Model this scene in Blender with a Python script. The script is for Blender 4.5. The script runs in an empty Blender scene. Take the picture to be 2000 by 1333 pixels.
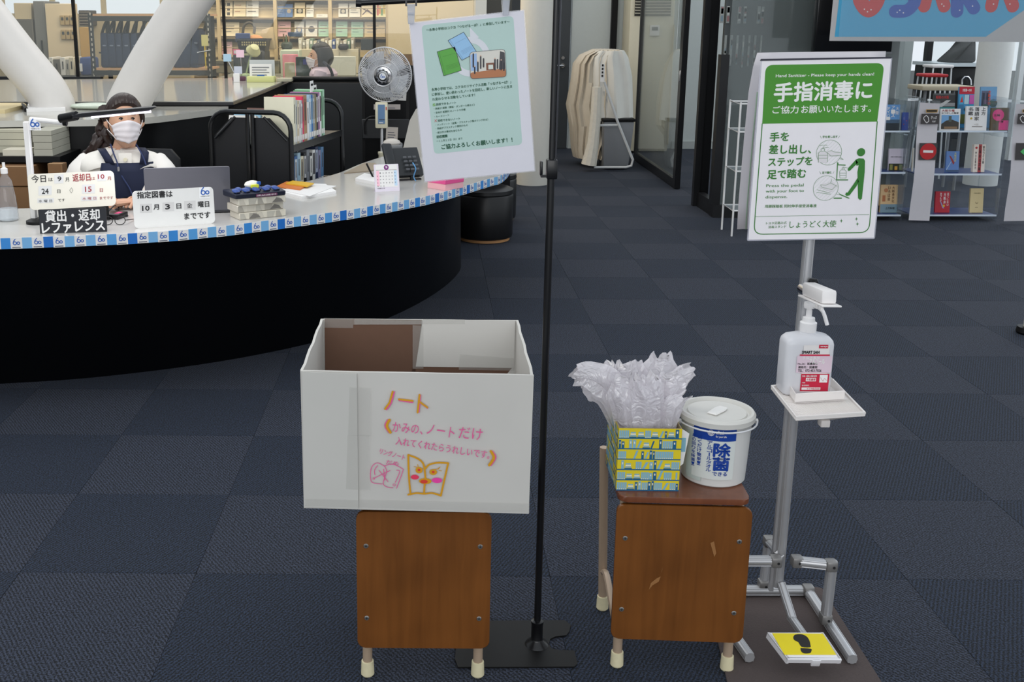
import bpy, bmesh, math, random
from mathutils import Vector as V, Matrix as M4
rnd = random.Random(7)
PI = math.pi
scn = bpy.context.scene
col = scn.collection
# ------------------------------------------------------------ camera, world, light
FPX, PIT, ROL, PPX, PPY, H = 2040.8, .2248, .0015, 811.3, 502.8, 1.533
F_ = V((0, math.cos(PIT), -math.sin(PIT))); R0 = V((1, 0, 0)); U0 = R0.cross(F_)
R_ = math.cos(ROL)*R0 + math.sin(ROL)*U0
U_ = -math.sin(ROL)*R0 + math.cos(ROL)*U0
EYE = V((0, 0, H))
cd = bpy.data.cameras.new('camera'); cam = bpy.data.objects.new('camera', cd); col.objects.link(cam)
cam.matrix_world = M4(((R_.x, U_.x, -F_.x, 0), (R_.y, U_.y, -F_.y, 0), (R_.z, U_.z, -F_.z, H), (0, 0, 0, 1)))
cd.sensor_width = 36; cd.lens = FPX/2000*36
cd.shift_x = (1000-PPX)/2000; cd.shift_y = -(666.5-PPY)/2000
cd.clip_start = .05; cd.clip_end = 100
scn.camera = cam
scn.view_settings.view_transform = 'Standard'; scn.view_settings.look = 'None'
scn.view_settings.gamma = 1; scn.view_settings.use_curve_mapping = False
scn.view_settings.exposure = 0.0
wd = bpy.data.worlds.new('daylight'); scn.world = wd; wd.use_nodes = True
bg = wd.node_tree.nodes['Background']; bg.inputs[0].default_value = (.86, .93, 1, 1); bg.inputs[1].default_value = .95

def area(name, loc, tgt, sx, sy, power, color=(1, 1, 1)):
    l = bpy.data.lights.new(name, 'AREA'); l.shape = 'RECTANGLE'; l.size = sx; l.size_y = sy
    l.energy = power; l.color = color
    o = bpy.data.objects.new(name, l); col.objects.link(o); o.location = loc
    d = V(tgt)-V(loc); o.rotation_euler = d.to_track_quat('-Z', 'Y').to_euler(); return o
area('window_light_behind', (-.5, -3.5, 2.3), (0.3, 3.0, .6), 5.5, 2.2, 95, (1, .985, .96))  # fill lamp added behind the camera to brighten front faces evenly
area('ceiling_light_desk', (-1.2, 3.2, 3.2), (-1.1, 4.8, .8), 2.4, 1.0, 36, (1, .97, .92))
area('ceiling_light_rear', (-2.0, 7.3, 3.3), (-2.0, 7.4, 0), 3.0, .8, 34, (1, .95, .88))  # overhead lamp added to lift the rear counter tops
area('ceiling_light_office', (-1.2, 10.0, 3.1), (-1.2, 11.2, .6), 4.0, 1.2, 70, (1, .84, .60))
area('window_light_right', (7.5, 9.5, 2.6), (2, 7.5, 0), 3.0, 2.2, 45, (.85, .93, 1))

# ------------------------------------------------------------ pixel -> world helpers (surveying)
def ray(x, y): return F_ + R_*((x-PPX)/FPX) - U_*((y-PPY)/FPX)
def G(x, y, z=0.): d = ray(x, y); return EYE + d*((z-H)/d.z)
def W(x, y, Y): d = ray(x, y); return EYE + d*(Y/d.y)
def PJ(p):
    d = V(p)-EYE; z = d.dot(F_); return PPX+FPX*d.dot(R_)/z, PPY-FPX*d.dot(U_)/z

# ------------------------------------------------------------ materials
def lin(c): return tuple(((v/255)/12.92 if v/255 <= .04045 else ((v/255+.055)/1.055)**2.4) for v in c) + (1,)
MT = {}
def mat(c, r=.5, me=0., tr=0., al=1., em=0., no=0., sc=30., bump=0., spec=.5, coat=0., ior=1.45, name=None):
    key = (tuple(c), r, me, tr, al, em, no, sc, bump, spec, coat, ior)
    if key in MT: return MT[key]
    m = bpy.data.materials.new(name or 'mat'); m.use_nodes = True; nt = m.node_tree
    b = nt.nodes['Principled BSDF']; L = lin(c)
    b.inputs['Base Color'].default_value = L; b.inputs['Roughness'].default_value = r
    b.inputs['Metallic'].default_value = me; b.inputs['Specular IOR Level'].default_value = spec
    b.inputs['Transmission Weight'].default_value = tr; b.inputs['IOR'].default_value = ior
    b.inputs['Alpha'].default_value = al; b.inputs['Coat Weight'].default_value = coat
    if em: b.inputs['Emission Color'].default_value = L; b.inputs['Emission Strength'].default_value = em
    tc = nt.nodes.new('ShaderNodeTexCoord'); nz = nt.nodes.new('ShaderNodeTexNoise'); nz.inputs['Scale'].default_value = sc
    nz.inputs['Detail'].default_value = 3
    nt.links.new(tc.outputs['Object'], nz.inputs['Vector'])
    amp = no or .03
    mx = nt.nodes.new('ShaderNodeMix'); mx.data_type = 'RGBA'
    mx.inputs['A'].default_value = tuple(max(0, v*(1-amp)) for v in L[:3])+(1,)
    mx.inputs['B'].default_value = tuple(min(1, v*(1+amp)) for v in L[:3])+(1,)
    nt.links.new(nz.outputs['Fac'], mx.inputs['Factor']); nt.links.new(mx.outputs['Result'], b.inputs['Base Color'])
    if bump:
        bp = nt.nodes.new('ShaderNodeBump'); bp.inputs['Strength'].default_value = bump; bp.inputs['Distance'].default_value = .004
        nt.links.new(nz.outputs['Fac'], bp.inputs['Height']); nt.links.new(bp.outputs['Normal'], b.inputs['Normal'])
    MT[key] = m; return m
def glass(c=(235, 245, 245), al=.12, r=.02):   # thin sheet: clear coat with a faint tint
    key = ('g', c, al, r)
    if key in MT: return MT[key]
    m = bpy.data.materials.new('clear_sheet'); m.use_nodes = True; nt = m.node_tree
    for n in list(nt.nodes): nt.nodes.remove(n)
    out = nt.nodes.new('ShaderNodeOutputMaterial'); t = nt.nodes.new('ShaderNodeBsdfTransparent')
    t.inputs[0].default_value = tuple(1-(1-v)*.22 for v in lin(c)[:3])+(1,)
    g = nt.nodes.new('ShaderNodeBsdfGlossy'); g.inputs['Roughness'].default_value = r
    d = nt.nodes.new('ShaderNodeBsdfDiffuse'); d.inputs[0].default_value = lin(c)
    lw = nt.nodes.new('ShaderNodeLayerWeight'); lw.inputs[0].default_value = .5; pw = nt.nodes.new('ShaderNodeMath'); pw.operation = 'POWER'; pw.inputs[1].default_value = 4
    nt.links.new(lw.outputs['Facing'], pw.inputs[0]); fr = nt.nodes.new('ShaderNodeMath'); fr.operation = 'MULTIPLY_ADD'; fr.inputs[1].default_value = .8; fr.inputs[2].default_value = .03; nt.links.new(pw.outputs[0], fr.inputs[0])
    m1 = nt.nodes.new('ShaderNodeMixShader'); m1.inputs[0].default_value = al
    m2 = nt.nodes.new('ShaderNodeMixShader')
    nt.links.new(t.outputs[0], m1.inputs[1]); nt.links.new(d.outputs[0], m1.inputs[2])
    nt.links.new(fr.outputs[0], m2.inputs[0]); nt.links.new(m1.outputs[0], m2.inputs[1]); nt.links.new(g.outputs[0], m2.inputs[2])
    nt.links.new(m2.outputs[0], out.inputs[0]); MT[key] = m; return m
def wood(c1, c2, sc=14., r=.35):
    m = bpy.data.materials.new('wood'); m.use_nodes = True; nt = m.node_tree; b = nt.nodes['Principled BSDF']
    tc = nt.nodes.new('ShaderNodeTexCoord'); mp = nt.nodes.new('ShaderNodeMapping'); mp.inputs['Scale'].default_value = (1, 1, .07)
    nz = nt.nodes.new('ShaderNodeTexNoise'); nz.inputs['Scale'].default_value = sc*4; nz.inputs['Detail'].default_value = 6; nz.inputs['Distortion'].default_value = .8
    n2 = nt.nodes.new('ShaderNodeTexNoise'); n2.inputs['Scale'].default_value = 5
    ad = nt.nodes.new('ShaderNodeMath'); ad.operation = 'MULTIPLY_ADD'; ad.inputs[1].default_value = .6
    cr = nt.nodes.new('ShaderNodeValToRGB'); cr.color_ramp.elements[0].position = .3; cr.color_ramp.elements[1].position = .85
    cr.color_ramp.elements[0].color = lin(c1); cr.color_ramp.elements[1].color = lin(c2)
    nt.links.new(tc.outputs['Object'], mp.inputs[0]); nt.links.new(mp.outputs[0], nz.inputs[0]); nt.links.new(tc.outputs['Object'], n2.inputs[0])
    nt.links.new(nz.outputs['Fac'], ad.inputs[0]); nt.links.new(n2.outputs['Fac'], ad.inputs[2])
    md = nt.nodes.new('ShaderNodeMath'); md.operation = 'MULTIPLY'; md.inputs[1].default_value = .75
    nt.links.new(ad.outputs[0], md.inputs[0]); nt.links.new(md.outputs[0], cr.inputs[0]); nt.links.new(cr.outputs[0], b.inputs['Base Color'])
    b.inputs['Roughness'].default_value = r; return m
def carpet(c1, c2, ang, name):
    m = bpy.data.materials.new(name); m.use_nodes = True; nt = m.node_tree; b = nt.nodes['Principled BSDF']
    tc = nt.nodes.new('ShaderNodeTexCoord'); mp = nt.nodes.new('ShaderNodeMapping'); mp.inputs['Rotation'].default_value = (0, 0, ang)
    wv = nt.nodes.new('ShaderNodeTexWave'); wv.inputs['Scale'].default_value = 32; wv.inputs['Distortion'].default_value = 2.5; wv.inputs['Detail'].default_value = 2; wv.inputs['Detail Scale'].default_value = 4
    nz = nt.nodes.new('ShaderNodeTexNoise'); nz.inputs['Scale'].default_value = 210; nz.inputs['Detail'].default_value = 2
    nb = nt.nodes.new('ShaderNodeTexNoise'); nb.inputs['Scale'].default_value = 6
    a1 = nt.nodes.new('ShaderNodeMath'); a1.operation = 'MULTIPLY_ADD'; a1.inputs[1].default_value = .22
    a2 = nt.nodes.new('ShaderNodeMath'); a2.operation = 'MULTIPLY_ADD'; a2.inputs[1].default_value = 1.25; a2.inputs[2].default_value = -.25
    cr = nt.nodes.new('ShaderNodeValToRGB'); cr.color_ramp.elements[0].position = .34; cr.color_ramp.elements[1].position = .68
    cr.color_ramp.elements[0].color = lin(c1); cr.color_ramp.elements[1].color = lin(c2)
    nt.links.new(tc.outputs['Object'], mp.inputs[0]); nt.links.new(mp.outputs[0], wv.inputs[0]); nt.links.new(tc.outputs['Object'], nz.inputs[0])
    nt.links.new(nz.outputs['Fac'], a2.inputs[0]); nt.links.new(wv.outputs['Fac'], a1.inputs[0]); nt.links.new(a2.outputs[0], a1.inputs[2])
    nt.links.new(a1.outputs[0], cr.inputs[0]); nt.links.new(cr.outputs[0], b.inputs['Base Color'])
    bp = nt.nodes.new('ShaderNodeBump'); bp.inputs['Strength'].default_value = .5; bp.inputs['Distance'].default_value = .004
    nt.links.new(a1.outputs[0], bp.inputs['Height']); nt.links.new(bp.outputs[0], b.inputs['Normal'])
    b.inputs['Roughness'].default_value = .85; b.inputs['Specular IOR Level'].default_value = .25
    b.inputs['Sheen Weight'].default_value = .04; return m

WHITE = mat((232, 230, 228), .55); PAPER = mat((236, 234, 232), .6); BLACK = mat((8, 8, 10), .45, spec=.3); BLKG = mat((14, 15, 18), .22)
NAVYP = mat((20, 24, 34), .5); CHROME = mat((205, 205, 208), .22, me=1.); ALU = mat((186, 186, 188), .34, me=.55)
GREY = mat((130, 132, 134), .5); DGREY = mat((52, 54, 58), .5); INK = mat((28, 28, 30), .6); BEIGE = mat((205, 186, 148), .6)
CREAM = mat((226, 218, 190), .5); RED = mat((190, 40, 45), .5); PINK = mat((232, 70, 130), .55); BLUE = mat((40, 95, 180), .5)
GREEN = mat((62, 132, 44), .5); YEL = mat((226, 206, 20), .4); SKIN = mat((206, 160, 132), .5); HAIR = mat((44, 30, 26), .42, no=.4, sc=90)

# ------------------------------------------------------------ mesh builder
MW = {}
class MB:
    def __init__(s, mt=None, fr=None):
        s.bm = bmesh.new(); s.ms = []; s.i = 0; s.fr = fr
        if mt: s.m(mt)
    def m(s, mt):
        if mt not in s.ms: s.ms.append(mt)
        s.i = s.ms.index(mt); return s
    def vs(s, pts): return [s.bm.verts.new(s.fr @ V(p) if s.fr else V(p)) for p in pts]
    def f(s, vv):
        try: fc = s.bm.faces.new(vv); fc.material_index = s.i; return fc
        except ValueError: return None
    def poly(s, pts): return s.f(s.vs(pts))
    def grid(s, rows, close=False):
        R = [s.vs(r) for r in rows]; n = len(R[0])
        for a in range(len(R)-1):
            for b in range(n if close else n-1):
                s.f([R[a][b], R[a][(b+1) % n], R[a+1][(b+1) % n], R[a+1][b]])
        return R
    def cap(s, ring, rev=False): s.f(list(reversed(ring)) if rev else ring)
    def box(s, x0, x1, y0, y1, z0, z1, bev=0., seg=2):
        n0 = len(s.bm.verts)
        v = s.vs([(x, y, z) for z in (z0, z1) for y in (y0, y1) for x in (x0, x1)])
        fs = [s.f([v[i] for i in q]) for q in ((0, 2, 3, 1), (4, 5, 7, 6), (0, 1, 5, 4), (2, 6, 7, 3), (0, 4, 6, 2), (1, 3, 7, 5))]
        if bev: s._bev(fs, bev, seg)
        return s
    def _bev(s, fs, bev, seg):
        es = list({e for f in fs if f for e in f.edges})
        r = bmesh.ops.bevel(s.bm, geom=es, offset=bev, segments=seg, affect='EDGES', profile=.5)
        for f in r['faces']: f.material_index = s.i
    def hexa(s, b4, t4, bev=0., seg=2):   # bottom and top rings of four points
        v = s.vs(list(b4)+list(t4))
        fs = [s.f([v[3], v[2], v[1], v[0]]), s.f([v[4], v[5], v[6], v[7]])]
        for i in range(4): j = (i+1) % 4; fs.append(s.f([v[i], v[j], v[4+j], v[4+i]]))
        if bev: s._bev(fs, bev, seg)
        return s
    def prism(s, pts, a, b, ax='y', bev=0.):   # 2D outline extruded along an axis
        def P(p, t): return {'y': (p[0], t, p[1]), 'z': (p[0], p[1], t), 'x': (t, p[0], p[1])}[ax]
        A = s.vs([P(p, a) for p in pts]); B = s.vs([P(p, b) for p in pts]); n = len(pts)
        fs = [s.f(A), s.f(list(reversed(B)))]
        for i in range(n): fs.append(s.f([A[i], B[i], B[(i+1) % n], A[(i+1) % n]]))
        if bev: s._bev(fs[:2], bev, 1)
        return s
    def cyl(s, p0, p1, r0, r1=None, n=12, caps=True): return s.tube([p0, p1], [r0, r0 if r1 is None else r1], n, caps)
    def tube(s, path, r, n=8, caps=True, closed=False):
        path = [V(p) for p in path]; k = len(path); rs = r if isinstance(r, (list, tuple)) else [r]*k
        t0 = (path[1]-path[0]).normalized(); up = V((0, 0, 1)) if abs(t0.z) < .9 else V((1, 0, 0))
        nrm = t0.cross(up).normalized(); rows = []
        for i, p in enumerate(path):
            if closed: t = (path[(i+1) % k]-path[i-1]).normalized()
            else: t = (path[min(i+1, k-1)]-path[max(i-1, 0)]).normalized()
            nrm = (nrm - t*nrm.dot(t)).normalized(); b = t.cross(nrm)
            rows.append([p+(nrm*math.cos(2*PI*j/n)+b*math.sin(2*PI*j/n))*rs[i] for j in range(n)])
        if closed: rows.append(rows[0])
        R = s.grid(rows, True)
        if caps and not closed: s.cap(R[0], True); s.cap(R[-1])
        return s
    def lathe(s, prof, c=(0, 0, 0), n=20, sx=1., sy=1.):
        rows = [[(c[0]+r*sx*math.cos(2*PI*j/n), c[1]+r*sy*math.sin(2*PI*j/n), c[2]+z) for j in range(n)] for r, z in prof]
        R = s.grid(rows, True)
        s.cap(R[0], True); s.cap(R[-1]); return s
    def ball(s, c, r, n=12, sx=1, sy=1, sz=1):
        k = max(4, n//2); pr = [(r*math.sin(PI*(i+.35)/(k+.7-1+1)), -r*sz*math.cos(PI*(i+.35)/(k+.7))) for i in range(k+1)]
        return s.lathe(pr, c, n, sx, sy)
    # flat drawing in the local x/z plane at depth y
    def rect(s, x0, z0, x1, z1, y=0.): s.poly([(x0, y, z0), (x1, y, z0), (x1, y, z1), (x0, y, z1)]); return s
    def flat(s, pts, y=0.): s.poly([(p[0], y, p[1]) for p in pts]); return s
    def disc(s, x, z, r, y=0., n=20, rz=None): return s.flat([(x+r*math.cos(2*PI*i/n), z+(rz or r)*math.sin(2*PI*i/n)) for i in range(n)], y)
    def ring(s, x, z, r, w, y=0., n=24, a0=0, a1=2*PI):
        rows = [[(x+q*math.cos(a0+(a1-a0)*i/n), y, z+q*math.sin(a0+(a1-a0)*i/n)) for i in range(n+1)] for q in (r-w/2, r+w/2)]
        s.grid(rows); return s
    def stroke(s, pts, w, y=0.):
        s.k = getattr(s, 'k', 0)
        ps = [V((p[0], p[1])) for p in pts]
        for i in range(len(ps)-1):
            a, b = ps[i], ps[i+1]; d = b-a
            if d.length < 1e-7: continue
            d.normalize(); q = V((-d.y, d.x))*w/2
            s.k += 1; s.flat([a-q, b-q, b+q, a+q], y-(s.k % 11)*1.5e-5)
        for p in ps: s.k += 1; s.disc(p.x, p.y, w/2, y-1.8e-4-(s.k % 11)*1.5e-5, 8 if w < .02 else 16)
        return s
    def text(s, t, x0, z0, x1, z1, y=0., bold=0., ang=0., res=2, asp=None):
        """lettering fitted in the rectangle (before turning by ang about its lower left corner)"""
        c = bpy.data.curves.new('t', 'FONT'); c.body = t; c.size = 1; c.resolution_u = res; c.space_line = .95
        o = bpy.data.objects.new('t', c); me = bpy.data.meshes.new_from_object(o)
        vs = [v.co.copy() for v in me.vertices]
        if vs:
            xa, xb = min(v.x for v in vs), max(v.x for v in vs); ya, yb = min(v.y for v in vs), max(v.y for v in vs)
            sx = (x1-x0)/max(xb-xa, 1e-6); sy = (z1-z0)/max(yb-ya, 1e-6)
            ca, sa = math.cos(ang), math.sin(ang)
            P = []
            for v in vs:
                a, b = (v.x-xa)*sx, (v.y-ya)*sy
                P.append((x0+a*ca-b*sa, y, z0+a*sa+b*ca))
            bb_ = bold*abs(sy)*.8
            for kk, (dx, dz) in enumerate(((-1, 0), (1, 0), (0, 1), (0, -1)) if bold > .012 else (((-1, 0), (1, 0)) if bold else ((0, 0),))):
                nv = s.vs([(p[0]+dx*bb_, p[1]-kk*5e-5, p[2]+dz*bb_) for p in P])
                for p in me.polygons: s.f([nv[i] for i in p.vertices])
        bpy.data.meshes.remove(me); bpy.data.objects.remove(o); bpy.data.curves.remove(c); return s
    def fin(s, name, parent=None, local=False, flat=False, label=None, kind=None, loc=None):
        if s.bm.faces and not flat:
            s.bm.normal_update()
            for e in s.bm.edges:
                if len(e.link_faces) == 2 and e.calc_face_angle(0) > .62: e.smooth = False
            for f in s.bm.faces: f.smooth = True
        if loc is not None: s.bm.transform(M4.Translation(-V(loc)))
        if parent is not None and not local and parent in MW: s.bm.transform(MW[parent].inverted())
        me = bpy.data.meshes.new(name); s.bm.to_mesh(me); s.bm.free()
        for m in s.ms: me.materials.append(m)
        o = bpy.data.objects.new(name, me); col.objects.link(o)
        if loc is not None: o.location = loc
        if parent is not None: o.parent = parent; MW[o] = MW.get(parent, M4())
        if label: o['label'] = label
        if kind: o['kind'] = kind
        return o
def tag(o, label, cat, group=None, kind=None):
    o['label'] = label; o['category'] = cat
    if group: o['group'] = group
    if kind: o['kind'] = kind
    return o
def thing(name, label, cat, loc=(0, 0, 0), rz=0., group=None, mtx=None):
    o = bpy.data.objects.new(name, None); col.objects.link(o); o.empty_display_size = .05
    o.matrix_world = mtx if mtx is not None else M4.Translation(V(loc)) @ M4.Rotation(rz, 4, 'Z')
    MW[o] = o.matrix_world.copy()
    return tag(o, label, cat, group)
def struct(o): o['kind'] = 'structure'; return o
def dup(root, mtx, label=None, group=None):
    r = root.copy(); col.objects.link(r); r.matrix_world = mtx; MW[r] = mtx.copy()
    if label: r['label'] = label
    if group: r['group'] = group
    for ch in list(root.children):
        c = ch.copy(); col.objects.link(c); c.parent = r
        for g in list(ch.children): d = g.copy(); col.objects.link(d); d.parent = c
    return r
def frame(O, u, v):
    u = V(u).normalized(); v = V(v); v = (v-u*v.dot(u)).normalized(); w = v.cross(u); O = V(O)
    return M4(((u.x, w.x, v.x, O.x), (u.y, w.y, v.y, O.y), (u.z, w.z, v.z, O.z), (0, 0, 0, 1)))
class Pl:   # a flat sign: local x along its width, z up its height, y away from the reader
    def __init__(s, O, u, v): s.M = frame(O, u, v); s.I = s.M.inverted()
    def L(s, x, y):
        n = s.M.col[1].to_3d(); O = s.M.col[3].to_3d(); d = ray(x, y)
        p = s.I @ (EYE + d*((O-EYE).dot(n)/d.dot(n))); return (p.x, p.z)
    def LL(s, pts): return [s.L(p[0], p[1]) for p in pts]
    def txt(s, mb, t, bl, br, h, y, bold=0., res=2):
        a = s.L(*bl); b = s.L(*br); c = s.L(bl[0], bl[1]-h)
        d = math.hypot(b[0]-a[0], b[1]-a[1]); hh = math.hypot(c[0]-a[0], c[1]-a[1])
        mb.text(t, a[0], a[1], a[0]+d, a[1]+hh, y, bold, math.atan2(b[1]-a[1], b[0]-a[0]), res)
def rrect(x0, z0, x1, z1, r, n=5):
    P = []
    for cx, cz, a in ((x1-r, z0+r, -PI/2), (x1-r, z1-r, 0), (x0+r, z1-r, PI/2), (x0+r, z0+r, PI)):
        for i in range(n+1): t = a+PI/2*i/n; P.append((cx+r*math.cos(t), cz+r*math.sin(t)))
    return P
def logo60(mb, x, z, h, y, blue=None):   # blue '60' emblem, h = full height, centred
    mb.m(blue or BLUE); w = h*.16
    mb.ring(x-h*.2, z-h*.1, h*.22, w*.75, y, 14); mb.ring(x+h*.27, z-h*.1, h*.18, w*.75, y, 14)
    mb.stroke([(x-h*.4, z), (x-h*.33, z+h*.22), (x-h*.12, z+h*.48)], w*.7, y)
ORD = ['first', 'second', 'third', 'fourth', 'fifth', 'sixth', 'seventh', 'eighth', 'ninth', 'tenth', 'eleventh', 'twelfth', 'thirteenth', 'fourteenth', 'fifteenth', 'sixteenth', 'seventeenth', 'eighteenth', 'nineteenth', 'twentieth', 'twenty-first', 'twenty-second', 'twenty-third', 'twenty-fourth']
def catmull(P, k=6):
    P = [V(p) for p in P]; out = []
    for i in range(len(P)-1):
        a = P[max(i-1, 0)]; b = P[i]; c = P[i+1]; d = P[min(i+2, len(P)-1)]
        for j in range(k):
            t = j/k; out.append(.5*((2*b)+(c-a)*t+(2*a-5*b+4*c-d)*t*t+(3*b-a-3*c+d)*t**3))
    return out+[P[-1]]
def lerp(a, b, t): return a+(b-a)*t
# ------------------------------------------------------------ floor of carpet tiles
CD = carpet((3, 6, 12), (42, 53, 73), .5, 'carpet_dark'); CL = carpet((5, 8, 15), (58, 65, 82), -.6, 'carpet_light')  # sheen of the turned pile is put into two tile tones
fl = MB(mat((30, 36, 50), .9)); fl.box(-9, 12, -3, 20, -.06, -.009); floor = struct(fl.fin('floor'))
def tile_mesh(mt, nm):
    me = MB(mt).box(-.2496, .2496, -.2496, .2496, -.009, 0, .0008, 1)
    o = me.fin(nm, floor); return o
tiles = []
ca, sa = math.cos(-.0129), math.sin(-.0129)
for a in range(-5, 26):
    for b in range(-12, 22):
        c = V((-1.1197+.5*((b+.5)*ca-(a+.5)*sa), 2.6891+.5*((b+.5)*sa+(a+.5)*ca), 0))
        if c.y < 1.0 or c.y > 15.5: continue
        x, y = PJ(c)
        mrg = 260+ 600*2.5/c.y
        if -mrg < x < 2000+mrg and y < 1333+900:
            vis = -150 < x < 2150 and y < 1450 and not (x < 900-max(0, (y-480))*2.2 and y < 690) 
            tiles.append((0 if vis else 1, c.y, c, (a+b) % 2))
tiles.sort(key=lambda t: (t[0], t[1]))
proto = [None, None]; rest = [MB(CD), MB(CL)]
for i, (v_, _, c, p) in enumerate(tiles):
    if i < 298 and v_ == 0:
        if proto[p] is None: o = proto[p] = tile_mesh([CD, CL][p], 'carpet_tile')
        else: o = proto[p].copy(); col.objects.link(o)
        o.location = c; o.rotation_euler = (0, 0, -.0129+(PI if rnd.random() < .5 else 0))
    else:
        rest[p].fr = M4.Translation(c) @ M4.Rotation(-.0129, 4, 'Z'); rest[p].box(-.2491, .2491, -.2491, .2491, -.009, 0)
for r_ in rest: r_.fin('carpet_tiles', floor, kind='stuff')

# ------------------------------------------------------------ reception counter
ZT = .72
EP = [(-260, 470), (-120, 468.5), (0, 466), (125, 462), (250, 456.5), (350, 450), (450, 440.5), (550, 428), (650, 415), (700, 407.5), (800, 390), (860, 377), (917, 361), (957, 349), (978, 343)]
E0 = [G(x, y, ZT) for x, y in EP]
E0 += [V((.53, 5.85, ZT)), V((.57, 6.3, ZT)), V((.5, 6.8, ZT))]
EC = catmull(E0, 6)
NE = len(EC)
def nrm2(C, i):
    t = C[min(i+1, len(C)-1)]-C[max(i-1, 0)]; n = V((-t.y, t.x, 0)).normalized(); return n
cr_ = thing('reception_counter', 'long curved reception counter with white top and black front', 'counter', (-.9, 4.4, 0))
mb = MB(mat((190, 188, 184), .16, no=.06, sc=220, name='worktop_white'))
INP = catmull([V((-3.2, 4.45, ZT)), V((-2.4, 4.47, ZT)), V((-1.6, 4.52, ZT)), V((-1.0, 4.75, ZT)), V((-.65, 5.15, ZT)), V((-.43, 5.55, ZT)), V((-.3, 6.0, ZT)), V((-.1, 6.5, ZT)), V((.15, 6.85, ZT))], 12)
def resamp(C, n):
    L = [0]
    for i in range(1, len(C)): L.append(L[-1]+(C[i]-C[i-1]).length)
    out = []; k = 0
    for j in range(n):
        s_ = L[-1]*j/(n-1)
        while k < len(C)-2 and L[k+1] < s_: k += 1
        out.append(C[k].lerp(C[k+1], (s_-L[k])/max(1e-9, L[k+1]-L[k])))
    return out
inner = resamp(INP, NE)
top = [(p.x, p.y) for p in EC]+[(p.x, p.y) for p in reversed(inner)]
rows = [[(p.x, p.y, ZT-.04) for p in EC], [(p.x, p.y, ZT) for p in EC], [(p.x, p.y, ZT) for p in inner], [(p.x, p.y, ZT-.04) for p in inner], [(p.x, p.y, ZT-.04) for p in EC]]
mb.grid(rows); mb.fin('worktop', cr_)
BP = [(-3.3, 4.08), (-2.6, 4.13), (-1.78, 4.253), (-1.37, 4.347), (-.914, 4.545), (-.544, 4.8), (-.3, 5.05), (-.085, 5.366), (.09, 5.72), (.211, 6.057), (.28, 6.35), (.294, 6.6), (.30, 7.0), (.28, 7.5)]
BC = catmull([V((x, y, 0)) for x, y in BP], 5)
TPp = [E0[0]+V((0, .05, 0)), E0[1]+V((0, .05, 0))]+[E0[i]+nrm2(E0, i)*.035 for i in range(2, 12)]+[V((.2, 5.25, 0)), V((.235, 5.6, 0)), V((.262, 6.1, 0)), V((.27, 6.8, 0))]
TC = catmull(TPp, 5)
tb = [V((p.x, p.y, 0)) for p in resamp(TC, 60)]; bb = [V((p.x, p.y, 0)) for p in resamp(BC, 60)]
mb = MB(mat((7, 8, 11), .4, spec=.25, name='laminate_black'))
mb.grid([[tuple(lerp(tb[i], bb[i], s_))[:2]+(lerp(ZT-.042, .0, s_),) for i in range(60)] for s_ in (0, .12, .5, 1)])
mb.fin('front_panel', cr_)
mb = MB(BLACK)   # inner shelf face under the top
mb.grid([[(p.x, p.y, z) for p in inner] for z in (ZT-.04, .0)]); mb.fin('back_panel', cr_)
# printed tape of blue squares and white '60' cards along the edge
FC = resamp(EC, 400); L_ = [0]
for i in range(1, 400): L_.append(L_[-1]+(FC[i]-FC[i-1]).length)
def at_len(s_):
    for i in range(1, 400):
        if L_[i] >= s_:
            t = (s_-L_[i-1])/(L_[i]-L_[i-1]); p = FC[i-1].lerp(FC[i], t); d = (FC[i]-FC[i-1]).normalized(); return p, d
    return FC[-1], (FC[-1]-FC[-2]).normalized()
s0 = 0
for i in range(400):
    if PJ((FC[i].x, FC[i].y, ZT-.02))[0] > 19: s0 = L_[i]; break
per = .0775; blues = [mat((60, 140, 214), .4), mat((120, 178, 224), .4), mat((34, 112, 196), .4), mat((88, 160, 220), .4)]
k = -int(s0/per)
while s0+k*per < L_[-1]-.1:
    for h_, w_ in ((0, .042), (1, .0355)):
        sa_ = s0+k*per+(.042 if h_ else 0)
        if sa_ < 0: continue
        p0, _ = at_len(sa_); p1, _ = at_len(sa_+w_); d = (p1-p0).normalized()
        fr = frame((p0.x, p0.y, ZT-.041+.0006*math.sin(k*2.3)), d, (0, 0, 1))
        if h_ == 0:
            c_ = MB(WHITE, fr).box(0, w_, -.0022, -.0002, 0, .042).fin('edge_card', cr_)
            lg = MB(BLUE, fr); logo60(lg, w_*.5, .024, .027, -.0030)
            lg.m(mat((70, 80, 100), .5)); lg.rect(.005, .0035, w_-.006, .0065, -.0030)
            lg.fin('emblem', c_)
        else:
            MB(blues[(k*7+3) % 4 if k % 3 else 1], fr).box(0, w_, -.0022, -.0002, 0, .042).fin('edge_square', cr_)
    k += 1

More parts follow.
